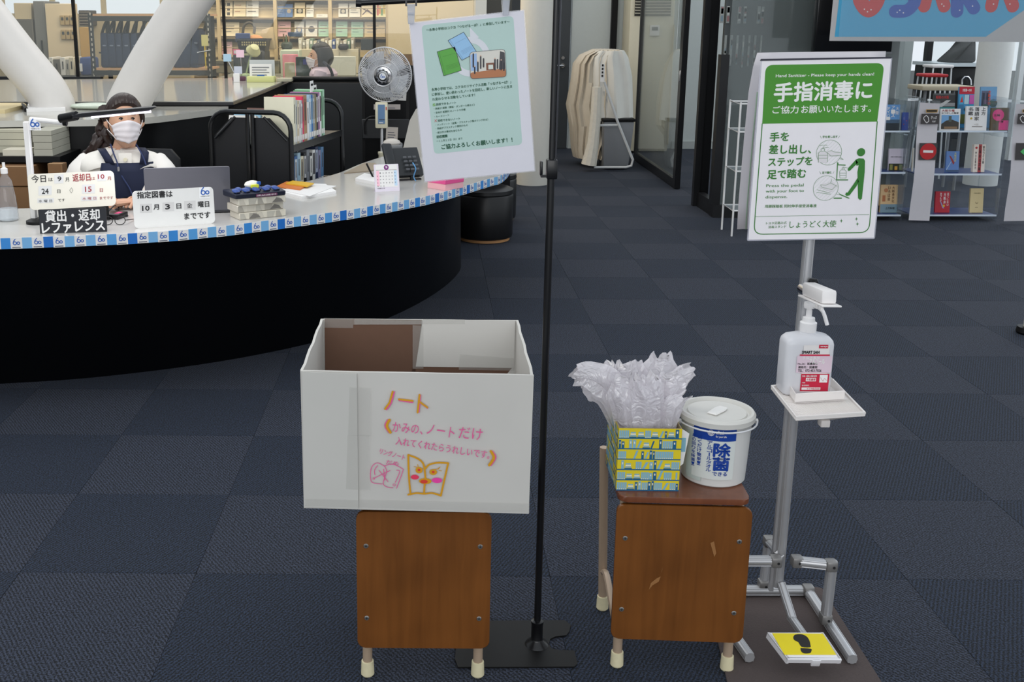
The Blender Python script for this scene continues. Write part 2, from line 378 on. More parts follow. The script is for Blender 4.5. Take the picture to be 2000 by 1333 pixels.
# ------------------------------------------------------------ walls, glass and rooms behind
def wall(name, x0, x1, y0, y1, z0, z1, mt): return struct(MB(mt).box(x0, x1, y0, y1, z0, z1).fin(name))
OFFW = mat((198, 180, 146), .8); HALLW = mat((196, 202, 200), .7)
wb = struct(MB(OFFW).box(-7, -4.85, 12.6, 12.7, 0, 3).box(-4.85, .9, 12.6, 12.7, 0, 1.585).box(-4.85, .9, 12.6, 12.7, 2.5, 3).box(-3.0, .9, 12.6, 12.7, 1.585, 2.5).box(-4.3, -4.25, 12.62, 12.68, 1.585, 2.5).box(-3.7, -3.65, 12.62, 12.68, 1.585, 2.5).fin('wall_office_back'))
wl = wall('wall_left', -7.1, -7, 0, 12.7, 0, 3, mat((150, 148, 142), .8))
DW = 12.64
hw = MB(HALLW)
def pxz(x, Y): return W(x, 100, Y).x
hw.box(pxz(760, DW), pxz(1083, DW)-.55, DW, DW+.1, 0, 3); hw.box(pxz(1115, DW), pxz(1560, DW), DW, DW+.1, 0, 3)
hw.box(pxz(1083, DW)-.55, pxz(1115, DW), DW, DW+.1, 2.1, 3); struct(hw.fin('wall_back'))
d1 = MB(mat((62, 66, 70), .45)); xd = pxz(1114, DW)
d1.box(xd-.85, xd-.01, DW-.02, DW+.05, .005, 2.09); d1 = struct(d1.fin('door_1'))
mb = MB(CHROME); zh = W(1100, 128, DW).z
mb.cyl((xd-.09, DW-.02, zh), (xd-.09, DW-.035, zh), .026, n=16); mb.tube([(xd-.09, DW-.03, zh), (xd-.09, DW-.07, zh), (xd-.12, DW-.075, zh), (xd-.22, DW-.075, zh)], .011, 8)
mb.fin('lever_handle', d1); MB(CHROME).cyl((xd-.09, DW-.02, zh+.09), (xd-.09, DW-.04, zh+.09), .02, n=14).fin('lock', d1)
# hall: dark jamb strips, air conditioner cabinet
j = MB(BLACK); x0 = pxz(1190, DW); j.box(x0, x0+.07, DW-.06, DW, 0, 3); struct(j.fin('trim_1'))
bb_ = MB(mat((178, 182, 180), .6)); bb_.box(pxz(1321, DW), pxz(1550, DW), DW-.02, DW, 0, .09); struct(bb_.fin('baseboard_back'))
ac = thing('air_conditioner', 'tall beige floor-standing air conditioner with dark louvred top behind the glass door', 'air conditioner', (pxz(1262, 12.3), 12.4, 0))
xa, xb = W(1229, 60, 12.2).x, W(1316, 60, 12.2).x
MB(mat((212, 205, 182), .5)).box(xa, xb, 12.2, 12.6, .02, 1.95, .015).fin('body', ac)
zt = W(1270, 31, 12.2).z
MB(mat((40, 40, 40), .6)).box(xa+.05, xb-.05, 12.19, 12.2, zt, 1.9).fin('grille_back', ac)
for i in range(11):
    z = zt+.02+i*.032; MB(mat((160, 155, 140), .5)).hexa([(xa+.05, 12.165, z), (xb-.05, 12.165, z), (xb-.05, 12.19, z+.012), (xa+.05, 12.19, z+.012)], [(xa+.05, 12.165, z+.006), (xb-.05, 12.165, z+.006), (xb-.05, 12.19, z+.018), (xa+.05, 12.19, z+.018)]).fin('louvre', ac)
p = W(1268, 70, 12.19); q = W(1288, 49, 12.19)
c_ = MB(WHITE).box(p.x, q.x, 12.17, 12.2, p.z, q.z, .004).fin('control_panel', ac); MB(mat((70, 80, 90), .3)).box(p.x+.02, q.x-.02, 12.165, 12.172, (p.z+q.z)/2, q.z-.02).fin('display', c_)
MB(mat((205, 195, 165), .5)).box(pxz(1300, 12.3)+.05, xb+.001, 12.17, 12.2, .1, zt-.1).fin('side_panel', ac)
# glass door standing open toward the viewer, then the dark glass wall
GD = thing('glass_door', 'glass door in a black metal frame standing open beside the covered rack', 'door', G(1325, 371))
A = V((2.45, 11.6, 0)); B = V((2.41, 9.52, 0)); A.z = B.z = 0
dd = (B-A).normalized(); nn = V((-dd.y, dd.x, 0))
def barAB(mb, p, q, w, z0, z1):
    d = (q-p).normalized(); n = V((-d.y, d.x, 0))*w/2
    mb.hexa([(p-n).to_tuple()[:2]+(z0,), (p+n).to_tuple()[:2]+(z0,), (q+n).to_tuple()[:2]+(z0,), (q-n).to_tuple()[:2]+(z0,)][::-1], [(p-n).to_tuple()[:2]+(z1,), (p+n).to_tuple()[:2]+(z1,), (q+n).to_tuple()[:2]+(z1,), (q-n).to_tuple()[:2]+(z1,)][::-1], .003, 1); return mb
FRM = mat((24, 24, 26), .35)
barAB(MB(FRM), B-dd*.10, B, .05, .005, 2.4).fin('stile', GD); barAB(MB(FRM), A, A+dd*.05, .045, .005, 2.4).fin('stile', GD)
barAB(MB(FRM), A+dd*.05, B-dd*.1, .045, .005, .09).fin('bottom_rail', GD); barAB(MB(FRM), A+dd*.05, B-dd*.1, .045, 2.3, 2.4).fin('top_rail', GD)
barAB(MB(glass((225, 232, 225), .06, .01)), A+dd*.05, B-dd*.1, .01, .09, 2.3).fin('glass_pane', GD)
barAB(MB(CHROME), B-dd*.05, B-dd*.03, .06, .98, 1.08).fin('latch', GD)
# dark post group and the dark glass wall running right
P0 = G(1353, 403); Yw = 8.12
gw = MB(FRM); gw.box(P0.x, P0.x+.05, P0.y, P0.y+.06, 0, 2.6); gw.box(P0.x+.05, P0.x+.13, P0.y+.03, P0.y+.09, 0, 2.6); struct(gw.fin('trim_2'))
x2 = G(1398, 420).x; xr = W(1738, 300, Yw+.1).x
gw = MB(mat((20, 20, 22), .4)); gw.box(P0.x+.03, P0.x+.09, Yw+.12, P0.y, 0, .12); gw.box(x2-.06, xr, Yw, Yw+.12, 0, .10); struct(gw.fin('baseboard_right'))
gw = MB(mat((18, 18, 20), .35)); gw.box(x2-.07, x2-.005, Yw+.02, Yw+.1, .1, W(1395, 107, Yw).z); struct(gw.fin('trim_3'))
gw = MB(mat((70, 74, 74), .2, spec=.6)); gw.box(x2-.03, xr, Yw+.12, Yw+.16, .10, 2.6); gd = struct(gw.fin('wall_right'))
gw = MB(glass((190, 200, 198), .12, .02)); gw.box(x2-.005, xr, Yw+.04, Yw+.052, .10, 2.6); struct(gw.fin('window_1'))
# leaflets put behind the dark glass to imitate a reflected shelf
for i, (xx, y0, y1) in enumerate([(1406, 12, 45), (1418, 12, 45), (1440, 13, 46), (1451, 13, 46), (1478, 12, 46), (1485, 13, 46)]+[(1412+11.5*k, 69, 132-3*(k % 3)) for k in range(7)]):
    p = W(xx, y1, Yw+.11); q = W(xx+8, y0, Yw+.11)
    mb = MB(mat((150, 155, 152), .5)); mb.box(p.x, q.x, Yw+.105, Yw+.12, p.z, q.z)
    for k in range(4):
        z = lerp(p.z, q.z, rnd.random()*.7); mb.m(mat([(190, 190, 185), (150, 110, 110), (120, 140, 150)][k % 3], .5)); mb.box(p.x+.003, q.x-.003, Yw+.102, Yw+.106, z, z+.04)
    row = 'upper' if y0 < 50 else 'lower'
    tag(mb.fin('leaflet'), 'narrow leaflet behind the dark glass wall, %s from the left in the %s row' % (ORD[i if y0 < 50 else i-6], row), 'leaflet', 'leaflets behind the dark glass')
# television
p = W(1588, 104, 7.9); q = W(1759, -95, 7.9)
tv = thing('television', 'large dark wall television partly hidden by the blue banner', 'television', (p.x, 7.95, p.z))
MB(BLKG).box(p.x, q.x, 7.88, 7.96, p.z, q.z, .008).fin('screen', tv); MB(mat((120, 124, 126), .4, me=.6)).box(p.x, q.x, 7.873, 7.885, p.z-.004, p.z+.012).fin('bezel', tv)
MB(BLACK).box(p.x+.2, q.x-.2, 7.96, 8.14, p.z+.15, q.z-.1).fin('wall_mount', tv)
# far right: glazed wall with bright outdoors
RW = 11.6
gw = MB(mat((176, 184, 182), .6)); gw.box(W(1700, 100, RW).x, W(1808, 100, RW).x, RW+.3, RW+.4, 0, 3.2); struct(gw.fin('wall_right_back'))
x0 = W(1811, 150, RW).x; x1 = x0+4.2
mb = MB(FRM); mb.box(x0-.03, x0+.03, RW, RW+.08, 0, 3); struct(mb.fin('trim_4'))
mb = MB(mat((214, 218, 218), .6)); mb.box(W(1990, 150, RW).x, W(1990, 150, RW).x+.05, RW, RW+.08, 0, 3); struct(mb.fin('trim_5'))
mb = MB(glass((232, 240, 240), .05)); mb.box(x0+.03, x1, RW+.03, RW+.04, .0, 3); struct(mb.fin('window_2'))
mb = MB(mat((150, 152, 150), .8)); mb.box(x0, 13, 16.5, 16.6, 0, .75); struct(mb.fin('wall_terrace'))
mb = MB(mat((225, 226, 222), .5)); c0 = G(1920, 363)
mb.lathe([(.15, 0), (.15, 3)], (c0.x+.02, c0.y+.1, 0), 32); struct(mb.fin('trim_6')).name = 'wall_column'
# kitchen counter and chairs seen behind the glass
kc = thing('kitchen_unit', 'black kitchen unit with pale worktop edge and tap behind the book racks', 'cabinet', W(1865, 200, 11))
p = W(1818, 250, 10.9); q = W(1912, 130, 10.9)
MB(BLACK).box(p.x, q.x, 10.9, 11.4, .02, q.z, .01).fin('body', kc); MB(mat((200, 210, 214), .3)).box(p.x-.02, q.x+.02, 10.86, 11.42, q.z, q.z+.035).fin('worktop', kc)
MB(mat((60, 62, 62), .5)).hexa([(p.x+.15, 10.95, q.z+.035), (q.x, 10.95, q.z+.035), (q.x, 11.3, q.z+.035), (p.x+.15, 11.3, q.z+.035)], [(p.x+.4, 11.0, q.z+.25), (q.x, 11.0, q.z+.28), (q.x, 11.3, q.z+.28), (p.x+.4, 11.3, q.z+.25)], .03).fin('dark_bag', kc)
MB(CHROME).tube([W(1878, 165, 10.85), W(1879, 155, 10.85), W(1884, 150, 10.85), W(1890, 150, 10.85), W(1895, 156, 10.85), W(1896, 166, 10.85)], .012, 8).fin('tap', kc)
for i, (xx, yy) in enumerate([(1806, 150), (1818, 132)]):
    Yc = 10.3+i*.35; c0 = W(xx+14, yy, Yc)
    ch = thing('tube_chair', ['white tube stool with red seat edge behind the left book rack', 'white tube stool beside the kitchen unit, further back'][i], 'stool', (c0.x, c0.y, 0), group='stools behind the racks')
    MB([RED, WHITE][i]).box(c0.x-.11, c0.x+.11, c0.y-.11, c0.y+.11, c0.z, c0.z+.03, .012).fin('seat', ch)
    for sx in (-1, 1):
        for sy in (-1, 1): MB(mat((225, 228, 230), .3)).tube([(c0.x+sx*.09, c0.y+sy*.09, c0.z), (c0.x+sx*.12, c0.y+sy*.12, .005)], .008, 8).fin('leg', ch)
tb_ = thing('long_table', 'long pale table with thin legs behind the book racks', 'table', (W(1850, 170, 9.6).x, 9.6, 0))
p = W(1797, 172, 9.5); q = W(1875, 166, 9.5)
MB(mat((196, 184, 158), .5)).box(p.x, q.x+.1, 9.45, 9.75, p.z-.02, p.z+.02, .005).fin('table_top', tb_)
for sx in (p.x+.05, q.x+.05):
    for sy in (9.5, 9.7): MB(GREY).cyl((sx, sy, 0), (sx, sy, p.z-.02), .014, n=8).fin('leg', tb_)

# ------------------------------------------------------------ clear book racks with displayed books
CLR = glass((228, 238, 244), .035, .03); NAV2 = mat((40, 62, 120), .3)
def rack(label, x0, x1, ys, top, Y0=8.0):
    c = W((x0+x1)/2, 432, Y0); t = thing('acrylic_book_rack', label, 'book rack', (c.x, Y0+.15, 0), group='clear book racks')
    xa = W(x0, ys[0], Y0).x; xb = W(x1, ys[0], Y0).x; zs = [W((x0+x1)/2, y, Y0).z for y in ys]; ztp = W(x0, top, Y0).z
    for x in (xa, xb): MB(CLR).box(x-.005, x+.005, Y0, Y0+.32, .0, ztp).fin('side_panel', t)
    for i, z in enumerate(zs):
        s_ = MB(CLR if i == 0 else NAV2).box(xa+.006, xb-.006, Y0, Y0+.32, z-.008, z).fin('shelf', t)
        MB(mat((214, 224, 235), .25)).box(xa+.006, xb-.006, Y0-.006, Y0, z-.010, z+.003).fin('shelf_edge', t)
    MB(CLR).box(xa+.006, xb-.006, Y0+.30, Y0+.31, .02, zs[0]+.02).fin('back_panel', t)
    return zs, Y0
zsA, _ = rack('clear acrylic book rack half hidden by the hand sanitiser sign', 1694, 1778, [256, 337, 420], 197)
zsB, _ = rack('clear acrylic book rack between the two ticket-gate paper strips', 1800, 1968, [256, 340, 420], 192)
zs0 = W(1435, 430, 7.4)
lt = thing('wire_rack', 'thin white wire rack left of the hand sanitiser sign', 'rack', (zs0.x, 7.45, 0))
for a in range(2):
    x = W(1431, 430, 7.4).x+a*.30
    for y in (7.4, 7.65): MB(WHITE).cyl((x, y, 0), (x, y, W(1440, 200, 7.4).z), .007, n=6).fin('upright', lt)
for yy in (203, 258, 335, 412):
    z = max(.02, W(1435, yy, 7.4).z); x = W(1431, 430, 7.4).x
    MB(WHITE).tube([(x, 7.4, z), (x+.3, 7.4, z), (x+.3, 7.65, z), (x, 7.65, z)], .006, 6, closed=True).fin('shelf_frame', lt)
    if yy > 220: MB(glass((220, 230, 234), .2)).box(x, x+.3, 7.41, 7.64, z, z+.004).fin('shelf', lt)
PGS = mat((222, 214, 196), .7)
def disp_book(x0, y0, x1, y1, Y, label, base, art, z=None, lean=.12, th=.018, grp='books on the clear racks', stand=True):
    p = W(x0, y1, Y); q = W(x1, y0, Y); w = q.x-p.x; h = q.z-p.z; z0 = p.z if z is None else z
    if z is not None: h = q.z-z
    M = M4.Translation((p.x, Y, z0)) @ M4.Rotation(-lean, 4, 'X')
    t = thing('display_book', label, 'book', mtx=M, group=grp)
    h /= math.cos(lean)
    MB(mat(base, .4)).box(0, w, 0, .002, 0, h).box(0, w, th-.002, th, 0, h).box(0, .002, .002, th-.002, 0, h).fin('cover', t, local=True)
    MB(PGS).box(.003, w-.003, .003, th-.003, .003, h-.003).fin('page_block', t, local=True)
    mb = MB(); n = 0
    for a in art:
        k = a[0]; n += 1; yy = -.0006-.0004*n
        if k == 'r': mb.m(mat(a[5], .45)); mb.rect(a[1]*w, a[2]*h, a[3]*w, a[4]*h, yy)
        elif k == 'c': mb.m(mat(a[4], .45)); mb.disc(a[1]*w, a[2]*h, a[3]*w, yy)
        elif k == 'p': mb.m(mat(a[2], .45)); mb.flat([(u*w, v*h) for u, v in a[1]], yy)
        elif k == 't': mb.m(mat(a[6], .45)); mb.text(a[1], a[2]*w, a[3]*h, a[4]*w, a[5]*h, yy, .02)
        elif k == 'v':   # vertical writing
            mb.m(mat(a[6], .45)); m_ = len(a[1]); hh = (a[5]-a[3])/m_
            for i, c in enumerate(a[1]):
                if c != ' ': mb.text(c, a[2]*w, (a[5]-(i+.92)*hh)*h, a[4]*w, (a[5]-(i+.08)*hh)*h, yy, .02)
    if art: mb.fin('cover_print', t, local=True)
    if stand: MB(BLACK).box(w*.1, w*.9, th, th+.01, 0, h*.6).box(w*.1, w*.9, -.02, th, -.004, -.0005).fin('book_stand', t, local=True)
    return t
K = (25, 25, 28); Wt = (236, 234, 232)
zA, zB = zsA, zsB
disp_book(1733, 169, 1752, 204, 8.24, 'slim white book with black title above two photos, top left of the book racks', Wt, [('t', '阪町', .1, .78, .9, .95, K), ('t', '散歩', .1, .58, .9, .75, K), ('r', .05, .08, .45, .32, (90, 80, 66)), ('r', .55, .08, .95, .32, (110, 86, 66))], stand=False)
disp_book(1727, 205, 1761, 256, 8.05, 'blue book with white title over a dark cityscape beside the hand sanitiser sign', (96, 150, 205), [('r', 0, 0, 1, .28, (30, 40, 48)), ('r', 0, .28, 1, .42, (70, 95, 120)), ('v', '大阪', .72, .6, .92, .93, Wt), ('v', 'アース', .42, .5, .64, .96, Wt), ('v', 'ダイバー', .1, .4, .32, .92, Wt)], z=zA[0])
disp_book(1761, 220, 1777, 255, 8.06, 'narrow deep blue book with reddish flecks beside the paper strip', (32, 62, 150), [('r', .2, .3, .35, .36, (150, 50, 80)), ('r', .6, .5, .8, .56, (150, 50, 80))], z=zA[0])
disp_book(1820, 183, 1870, 256, 8.26, 'magazine with black and white road photo and red title', (86, 88, 88), [('r', 0, .6, 1, .95, (52, 52, 52)), ('r', 0, .62, 1, .72, (150, 150, 150)), ('p', [(.1, .6), (.4, .6), (.8, .8), (.6, .8)], (190, 190, 188)), ('t', '昭和の大阪', .1, .84, .7, .93, (200, 50, 50)), ('r', 0, .5, 1, .6, (50, 130, 130))], z=zB[0])
disp_book(1869, 170, 1909, 256, 8.24, 'guidebook with red band over a grid of six bright pictures', (70, 150, 200), [('r', 0, .82, 1, 1, (190, 24, 50)), ('t', '大阪第一の本', .2, .88, .8, .95, Wt), ('r', .03, .58, .32, .8, (80, 170, 210)), ('p', [(.08, .62), (.28, .62), (.2, .78)], (200, 50, 40)), ('r', .35, .58, .65, .8, (180, 210, 220)), ('r', .68, .58, .98, .8, (200, 90, 170)), ('r', .03, .35, .32, .56, (60, 120, 160)), ('c', .5, .45, .14, (30, 60, 70)), ('r', .68, .35, .98, .56, (70, 160, 190)), ('r', 0, .1, 1, .33, (90, 100, 50))], z=zB[0])
disp_book(1911, 170, 1953, 256, 8.24, 'book with a photo of old grey buildings, trees and an orange title', (110, 160, 200), [('r', .05, .5, .55, .9, (92, 96, 118)), ('r', .1, .55, .25, .85, (50, 54, 70)), ('r', .35, .55, .5, .85, (50, 54, 70)), ('c', .8, .6, .25, (40, 72, 40)), ('c', .3, .5, .2, (46, 76, 46)), ('v', '大阪探訪', .46, .55, .62, .92, (225, 80, 50))], z=zB[0])
disp_book(1835, 213, 1879, 257, 8.03, 'white book with red title above a photo of a tower on a station roof', Wt, [('t', '大阪市電', .05, .86, .7, .97, (150, 40, 45)), ('t', 'なつかしの電車', .05, .76, .9, .84, K), ('r', .06, .06, .94, .72, (120, 170, 215)), ('p', [(.06, .06), (.94, .06), (.94, .38), (.6, .5), (.3, .46), (.06, .3)], (60, 54, 48)), ('r', .42, .4, .56, .66, (80, 90, 84)), ('r', .2, .08, .86, .18, (140, 110, 80))], z=zB[0])
disp_book(1885, 208, 1932, 257, 8.03, 'white book with large black vertical brush title', Wt, [('v', '上方', .72, .62, .92, .97, K), ('v', '落語家', .4, .4, .62, .97, K), ('v', '名鑑', .1, .62, .32, .97, K), ('c', .25, .5, .05, (190, 160, 60)), ('r', .3, .15, .8, .18, (120, 110, 100)), ('t', '一二三', .4, .22, .6, .28, (120, 110, 100))], z=zB[0])
disp_book(1934, 211, 1974, 257, 8.03, 'brown book with a big pink circle and pink block', (104, 88, 66), [('c', .4, .68, .33, (238, 70, 140)), ('r', .45, .03, 1, .45, (238, 70, 140)), ('t', '五輪', .15, .62, .5, .72, K), ('t', '万博', .4, .34, .7, .44, K)], z=zB[0])
disp_book(1735, 291, 1767, 335, 8.1, 'lilac-grey book with a strip of dark pictures along its foot', (206, 196, 208), [('r', 0, 0, 1, .32, (40, 44, 30)), ('r', .08, .03, .28, .28, (130, 130, 70)), ('r', .42, .03, .62, .2, (200, 150, 60)), ('r', .75, .03, .95, .28, (120, 130, 90)), ('t', '大阪メタ都市の歴史', .1, .6, .9, .65, K)], z=zA[1])
disp_book(1783, 290, 1787, 336, 8.05, 'thin white booklet standing edge on beside the paper strip', Wt, [], z=zA[1], stand=False)
disp_book(1847, 296, 1877, 335, 8.1, 'blue book with a red bird over blurred masts', (96, 132, 190), [('p', [(.2, .8), (.35, .75), (.65, .45), (.55, .35)], (150, 50, 50)), ('r', 0, .02, 1, .1, (60, 80, 110)), ('p', [(.0, .1), (.05, .1), (.4, .5), (.36, .5)], (190, 210, 225)), ('v', '大阪の空', .6, .5, .75, .95, (220, 210, 120))], z=zB[1])
disp_book(1900, 283, 1929, 335, 8.1, 'cream book with a broad red band and vertical black title', (240, 228, 214), [('r', .4, 0, .68, 1, (190, 80, 80)), ('v', '企業家名言集', .44, .04, .64, .96, K), ('v', '語りつぐ大阪', .78, .3, .9, .95, K), ('c', .2, .88, .1, (190, 60, 60)), ('v', '中小企業の力', .12, .1, .24, .75, (90, 80, 80))], z=zB[1], th=.03)
disp_book(1719, 362, 1757, 411, 8.1, 'tan book with brown brush writing and a blue-grey lower band', (214, 180, 134), [('r', 0, 0, 1, .3, (120, 146, 158)), ('v', '大阪食文化', .66, .35, .82, .95, (96, 62, 40)), ('v', 'いろは話', .42, .42, .56, .95, (96, 62, 40)), ('r', .1, .4, .28, .62, (176, 110, 70)), ('c', .3, .8, .12, (186, 124, 84)), ('t', '上方料理', .3, .12, .85, .2, K)], z=zA[2], th=.03)
disp_book(1826, 375, 1859, 412, 8.1, 'crimson book with white vertical writing on the lowest shelf', (184, 34, 50), [('v', 'あったか', .3, .5, .42, .95, Wt), ('v', '大阪弁', .55, .4, .7, .95, Wt), ('v', 'はてしない', .78, .3, .9, .95, Wt), ('p', [(.3, .55), (.4, .5), (.62, .2), (.5, .2)], (150, 150, 190)), ('c', .58, .32, .08, (226, 180, 50))], z=zB[2])
disp_book(1894, 369, 1925, 412, 8.1, 'plain cream book with a small centred emblem on the lowest shelf', (222, 202, 152), [('t', '大阪の研究', .25, .78, .75, .82, (90, 76, 50)), ('c', .5, .42, .1, (150, 130, 90)), ('c', .5, .44, .08, (222, 202, 152)), ('t', '清文堂', .4, .2, .6, .23, (90, 76, 50))], z=zB[2])
# ticket-gate paper strips
STP = mat((206, 202, 206), .7); SG = mat((70, 66, 66), .6)
def strip(label, pts, kind):
    Y = 7.9; a = [W(x, y, Y) for x, y in pts]   # tl tr br bl
    t = thing('paper_strip', label, 'paper strip', (a[3].x, Y, 0), group='ticket gate paper strips')
    P = Pl(a[3], a[2]-a[3], V((0, 0, 1))); n = 9
    mb = MB(STP)
    rws = []
    for i in range(n+1):
        s_ = i/n; l = a[0].lerp(a[3], s_); r = a[1].lerp(a[2], s_); o = .012*math.sin(s_*8)
        rws.append([(l.x, l.y+o, l.z), (r.x, r.y+o*.6, r.z)])
    R = mb.grid(rws); mb.fin('paper', t)
    fr = P.M; I = MW[t].inverted() @ P.M
    def quad(mb, y, q): mb.flat(P.LL(q), y)
    mb = MB(SG, P.M); (x0, x1) = (pts[0][0], pts[1][0]); dx = -3
    quad(mb, -.016, [(x0-1, 242), (x1+dx-1, 242), (x1+dx, 222), (x0+1, 222)]); y_ = (279, 312)
    s2_ = MB(SG, P.M); quad(s2_, -.016, [(x0+dx-2, 312), (x1+dx-6, 312), (x1+dx-4, 279), (x0+dx, 279)]); s2_.fin('gate_sign', t)
    sl_ = MB(mat((40, 36, 30), .5), P.M); quad(sl_, -.017, [(x0+10, 219), (x1-8, 219), (x1-7, 214), (x0+10, 214)])
    sl_.m(mat((196, 150, 60), .5)); c = P.LL([(x0+10, 219), (x1-8, 219), (x1-7, 214), (x0+10, 214), (x0+10, 219)]); sl_.stroke(c, .004, -.0175); sl_.fin('ticket_slot', t)
    mb.m(WHITE); P.txt(mb, 'きっぷ', (x0+19, 232), (x1-9, 232), 5.5, -.018, .02); P.txt(mb, 'TICKET', (x0+21, 238.5), (x1-11, 238.5), 3, -.018, .02)
    c = P.LL([(x0+5, 229), (x0+10, 225), (x0+14, 229), (x0+15, 236), (x0+11, 240), (x0+8, 237), (x0+5, 232), (x0+5, 229)]); mb.stroke(c, .005, -.018)
    if kind == 'no':
        c = P.L((x0+x1)/2+dx-3, 295.5); mb.m(RED); mb.disc(c[0], c[1], .062, -.019, 28); mb.m(WHITE); mb.rect(c[0]-.038, c[1]-.009, c[0]+.038, c[1]+.009, -.020)
    else:
        mb.m(mat((90, 190, 110), .5)); mb.flat(P.LL([(x0+5, 296), (x0+15, 305), (x0+15, 299), (x0+34, 299), (x0+34, 293), (x0+15, 293), (x0+15, 287)]), -.019)
    mb.fin('printed_sign', t)
    mb = MB(CLR); mb.box(a[0].x-.09, a[1].x+.01, Y+.02, Y+.3, a[0].z-.25, a[0].z+.01); mb.fin('acrylic_box', t)
strip('grey paper strip with ticket sign and red no-entry disc hanging between the book racks', [(1797, 200), (1836, 203), (1816, 432), (1776, 431)], 'no')
strip('grey paper strip with ticket sign and green arrow at the right edge', [(1985, 203), (2026, 203), (2006, 432), (1962, 433)], 'arrow')

# ------------------------------------------------------------ banner
Yb = 7.55
bp = Pl(W(1620, 80, Yb), V((1, .0, -.004)), V((0, 0, 1)))
bn = thing('banner', 'blue banner with chunky red and blue letters hanging above the book racks', 'banner', mtx=bp.M)
u1 = bp.L(2085, 60)[0]; v1 = bp.L(1620, -150)[1]
MB(mat((190, 186, 184), .35)).box(0, u1, 0, .004, 0, v1).fin('backing', bn, local=True)
mb = MB(mat((72, 168, 208), .4)); a = bp.L(1630, 72); b = bp.L(1925, 72); c = bp.L(2000, 20)
mb.flat([a, b, (c[0], c[1]), (u1-.02, c[1]+.1), (u1-.02, v1-.02), (a[0]+.02, v1-.02)], -.001); mb.fin('blue_field', bn, local=True)
mr = mat((206, 62, 62), .45); mbl = mat((48, 88, 176), .45); wd_ = .085
def let(name, m_, strokes, w_=.088):
    mb = MB(m_)
    for s_ in strokes: mb.stroke(catmull([V(q).to_3d() for q in bp.LL(s_)], 4) if len(s_) > 2 else bp.LL(s_), w_, -.0022)
    return mb.fin('letter', bn, local=True)
let('O', mr, [[(1677, -40), (1680, 0), (1697, 20), (1714, 0), (1716, -40), (1696, -62), (1677, -40)]], .1)
let('S', mbl, [[(1785, -50), (1760, -62), (1748, -45), (1770, -22), (1787, 0), (1772, 20), (1748, 22)]])
let('A', mr, [[(1805, 12), (1822, -60)], [(1822, -60), (1844, 12)], [(1817, -26), (1834, -26)]])
let('K', mbl, [[(1869, 22), (1870, -60)], [(1905, -50), (1872, -8)], [(1880, -20), (1902, 16)]])
let('A', mr, [[(1936, 12), (1952, -60)], [(1952, -60), (1978, 12)], [(1946, -26), (1966, -26)]])
mb = MB(WHITE)
for x, y in [(1688, 18), (1694, 23), (1701, 19), (1752, 24), (1757, 20), (1764, 25), (1839, 8), (1843, 12), (1874, 20), (1899, 12), (1972, 8), (1940, 8)]:
    q = bp.L(x, y); mb.disc(q[0], q[1], .005, -.003, 8)
mb.fin('speckles', bn, local=True, kind='stuff')
cs = MB(glass((236, 240, 242), .025, .06)); cs.box(.05, u1, -.03, -.028, .0, v1).fin('clear_cover', bn, local=True)

# ------------------------------------------------------------ covered rack in the hall
cv = thing('covered_rack', 'rack draped in a cream cloth standing beside the open glass door', 'covered rack', G(1170, 322))
Yr = 11.1
def cloth(name, outl, Y, d, mt, fold=.02, nf=9):
    """draped sheet: left and right silhouettes given per level, folds around the depth of the load"""
    rows = []; n = 28
    for (y, xl, xr_) in outl:
        a = W(xl, y, Y); b = W(xr_, y, Y); cx = (a.x+b.x)/2; hx = (b.x-a.x)/2; z = max(.01, a.z)
        row = []
        for j in range(n+1):
            t = PI*(j/n); q = 1+fold*math.sin(j*nf*.9+y*.01)*(1 if 0 < j < n else 0)
            row.append((cx-hx*math.cos(t), Y+.1-d*math.sin(t)*q, z))
        rows.append(row)
    mb = MB(mt); mb.grid(rows)
    a = rows[0]; mb.poly([(p[0], p[1], p[2]) for p in a])
    back = [[(p[0], 2*(Y+.1)-p[1], p[2]) for p in r] for r in rows]; mb.grid([list(reversed(r)) for r in back]); mb.poly([p for p in reversed(back[0])])
    return mb.fin(name, cv)
CLO = mat((206, 196, 180), .8, no=.08, sc=12, bump=.4)
cloth('cream_cloth', [(97, 1160, 1212), (108, 1135, 1222), (125, 1122, 1230), (160, 1117, 1238), (205, 1108, 1240), (245, 1114, 1238), (290, 1118, 1200), (308, 1122, 1190)], Yr, .28, CLO, .20, 11)
cloth('white_cloth', [(99, 1165, 1222), (112, 1152, 1230), (150, 1150, 1238), (232, 1150, 1240), (235, 1152, 1241)], Yr-.12, .22, mat((222, 220, 214), .7, no=.05, sc=10, bump=.5), .13, 6)
mb = MB(mat((214, 208, 196), .5, no=.1, sc=30, bump=.8)); mb.tube([W(1166, 170, 10.7), W(1163, 230, 10.7), W(1158, 280, 10.7), W(1150, 322, 10.7)], [.05, .055, .06, .08], 10); mb.fin('plastic_wrap', cv)
mb = MB(mat((200, 202, 204), .3))
mb.tube([W(1180, 160, 10.68), W(1206, 237, 10.68), W(1236, 312, 10.68), W(1233, 324, 10.68), W(1222, 327, 10.68), W(1160, 327, 10.68)], .013, 8); mb.tube([W(1160, 245, 10.7), W(1206, 245, 10.7)], .012, 8); mb.tube([W(1180, 178, 10.9), W(1200, 240, 10.9)], .012, 8); mb.fin('tube_frame', cv)
p = W(1175, 322, 10.8); q = W(1239, 232, 10.8)
bx = MB(mat((128, 130, 134), .5)); bx.hexa([(p.x+.02, 10.8, .01), (q.x-.04, 10.8, .01), (q.x-.04, 11.1, .01), (p.x+.02, 11.1, .01)], [(p.x, 10.78, q.z-.03), (q.x, 10.78, q.z-.03), (q.x, 11.14, q.z-.03), (p.x, 11.14, q.z-.03)], .015); bx.fin('grey_bin', cv)
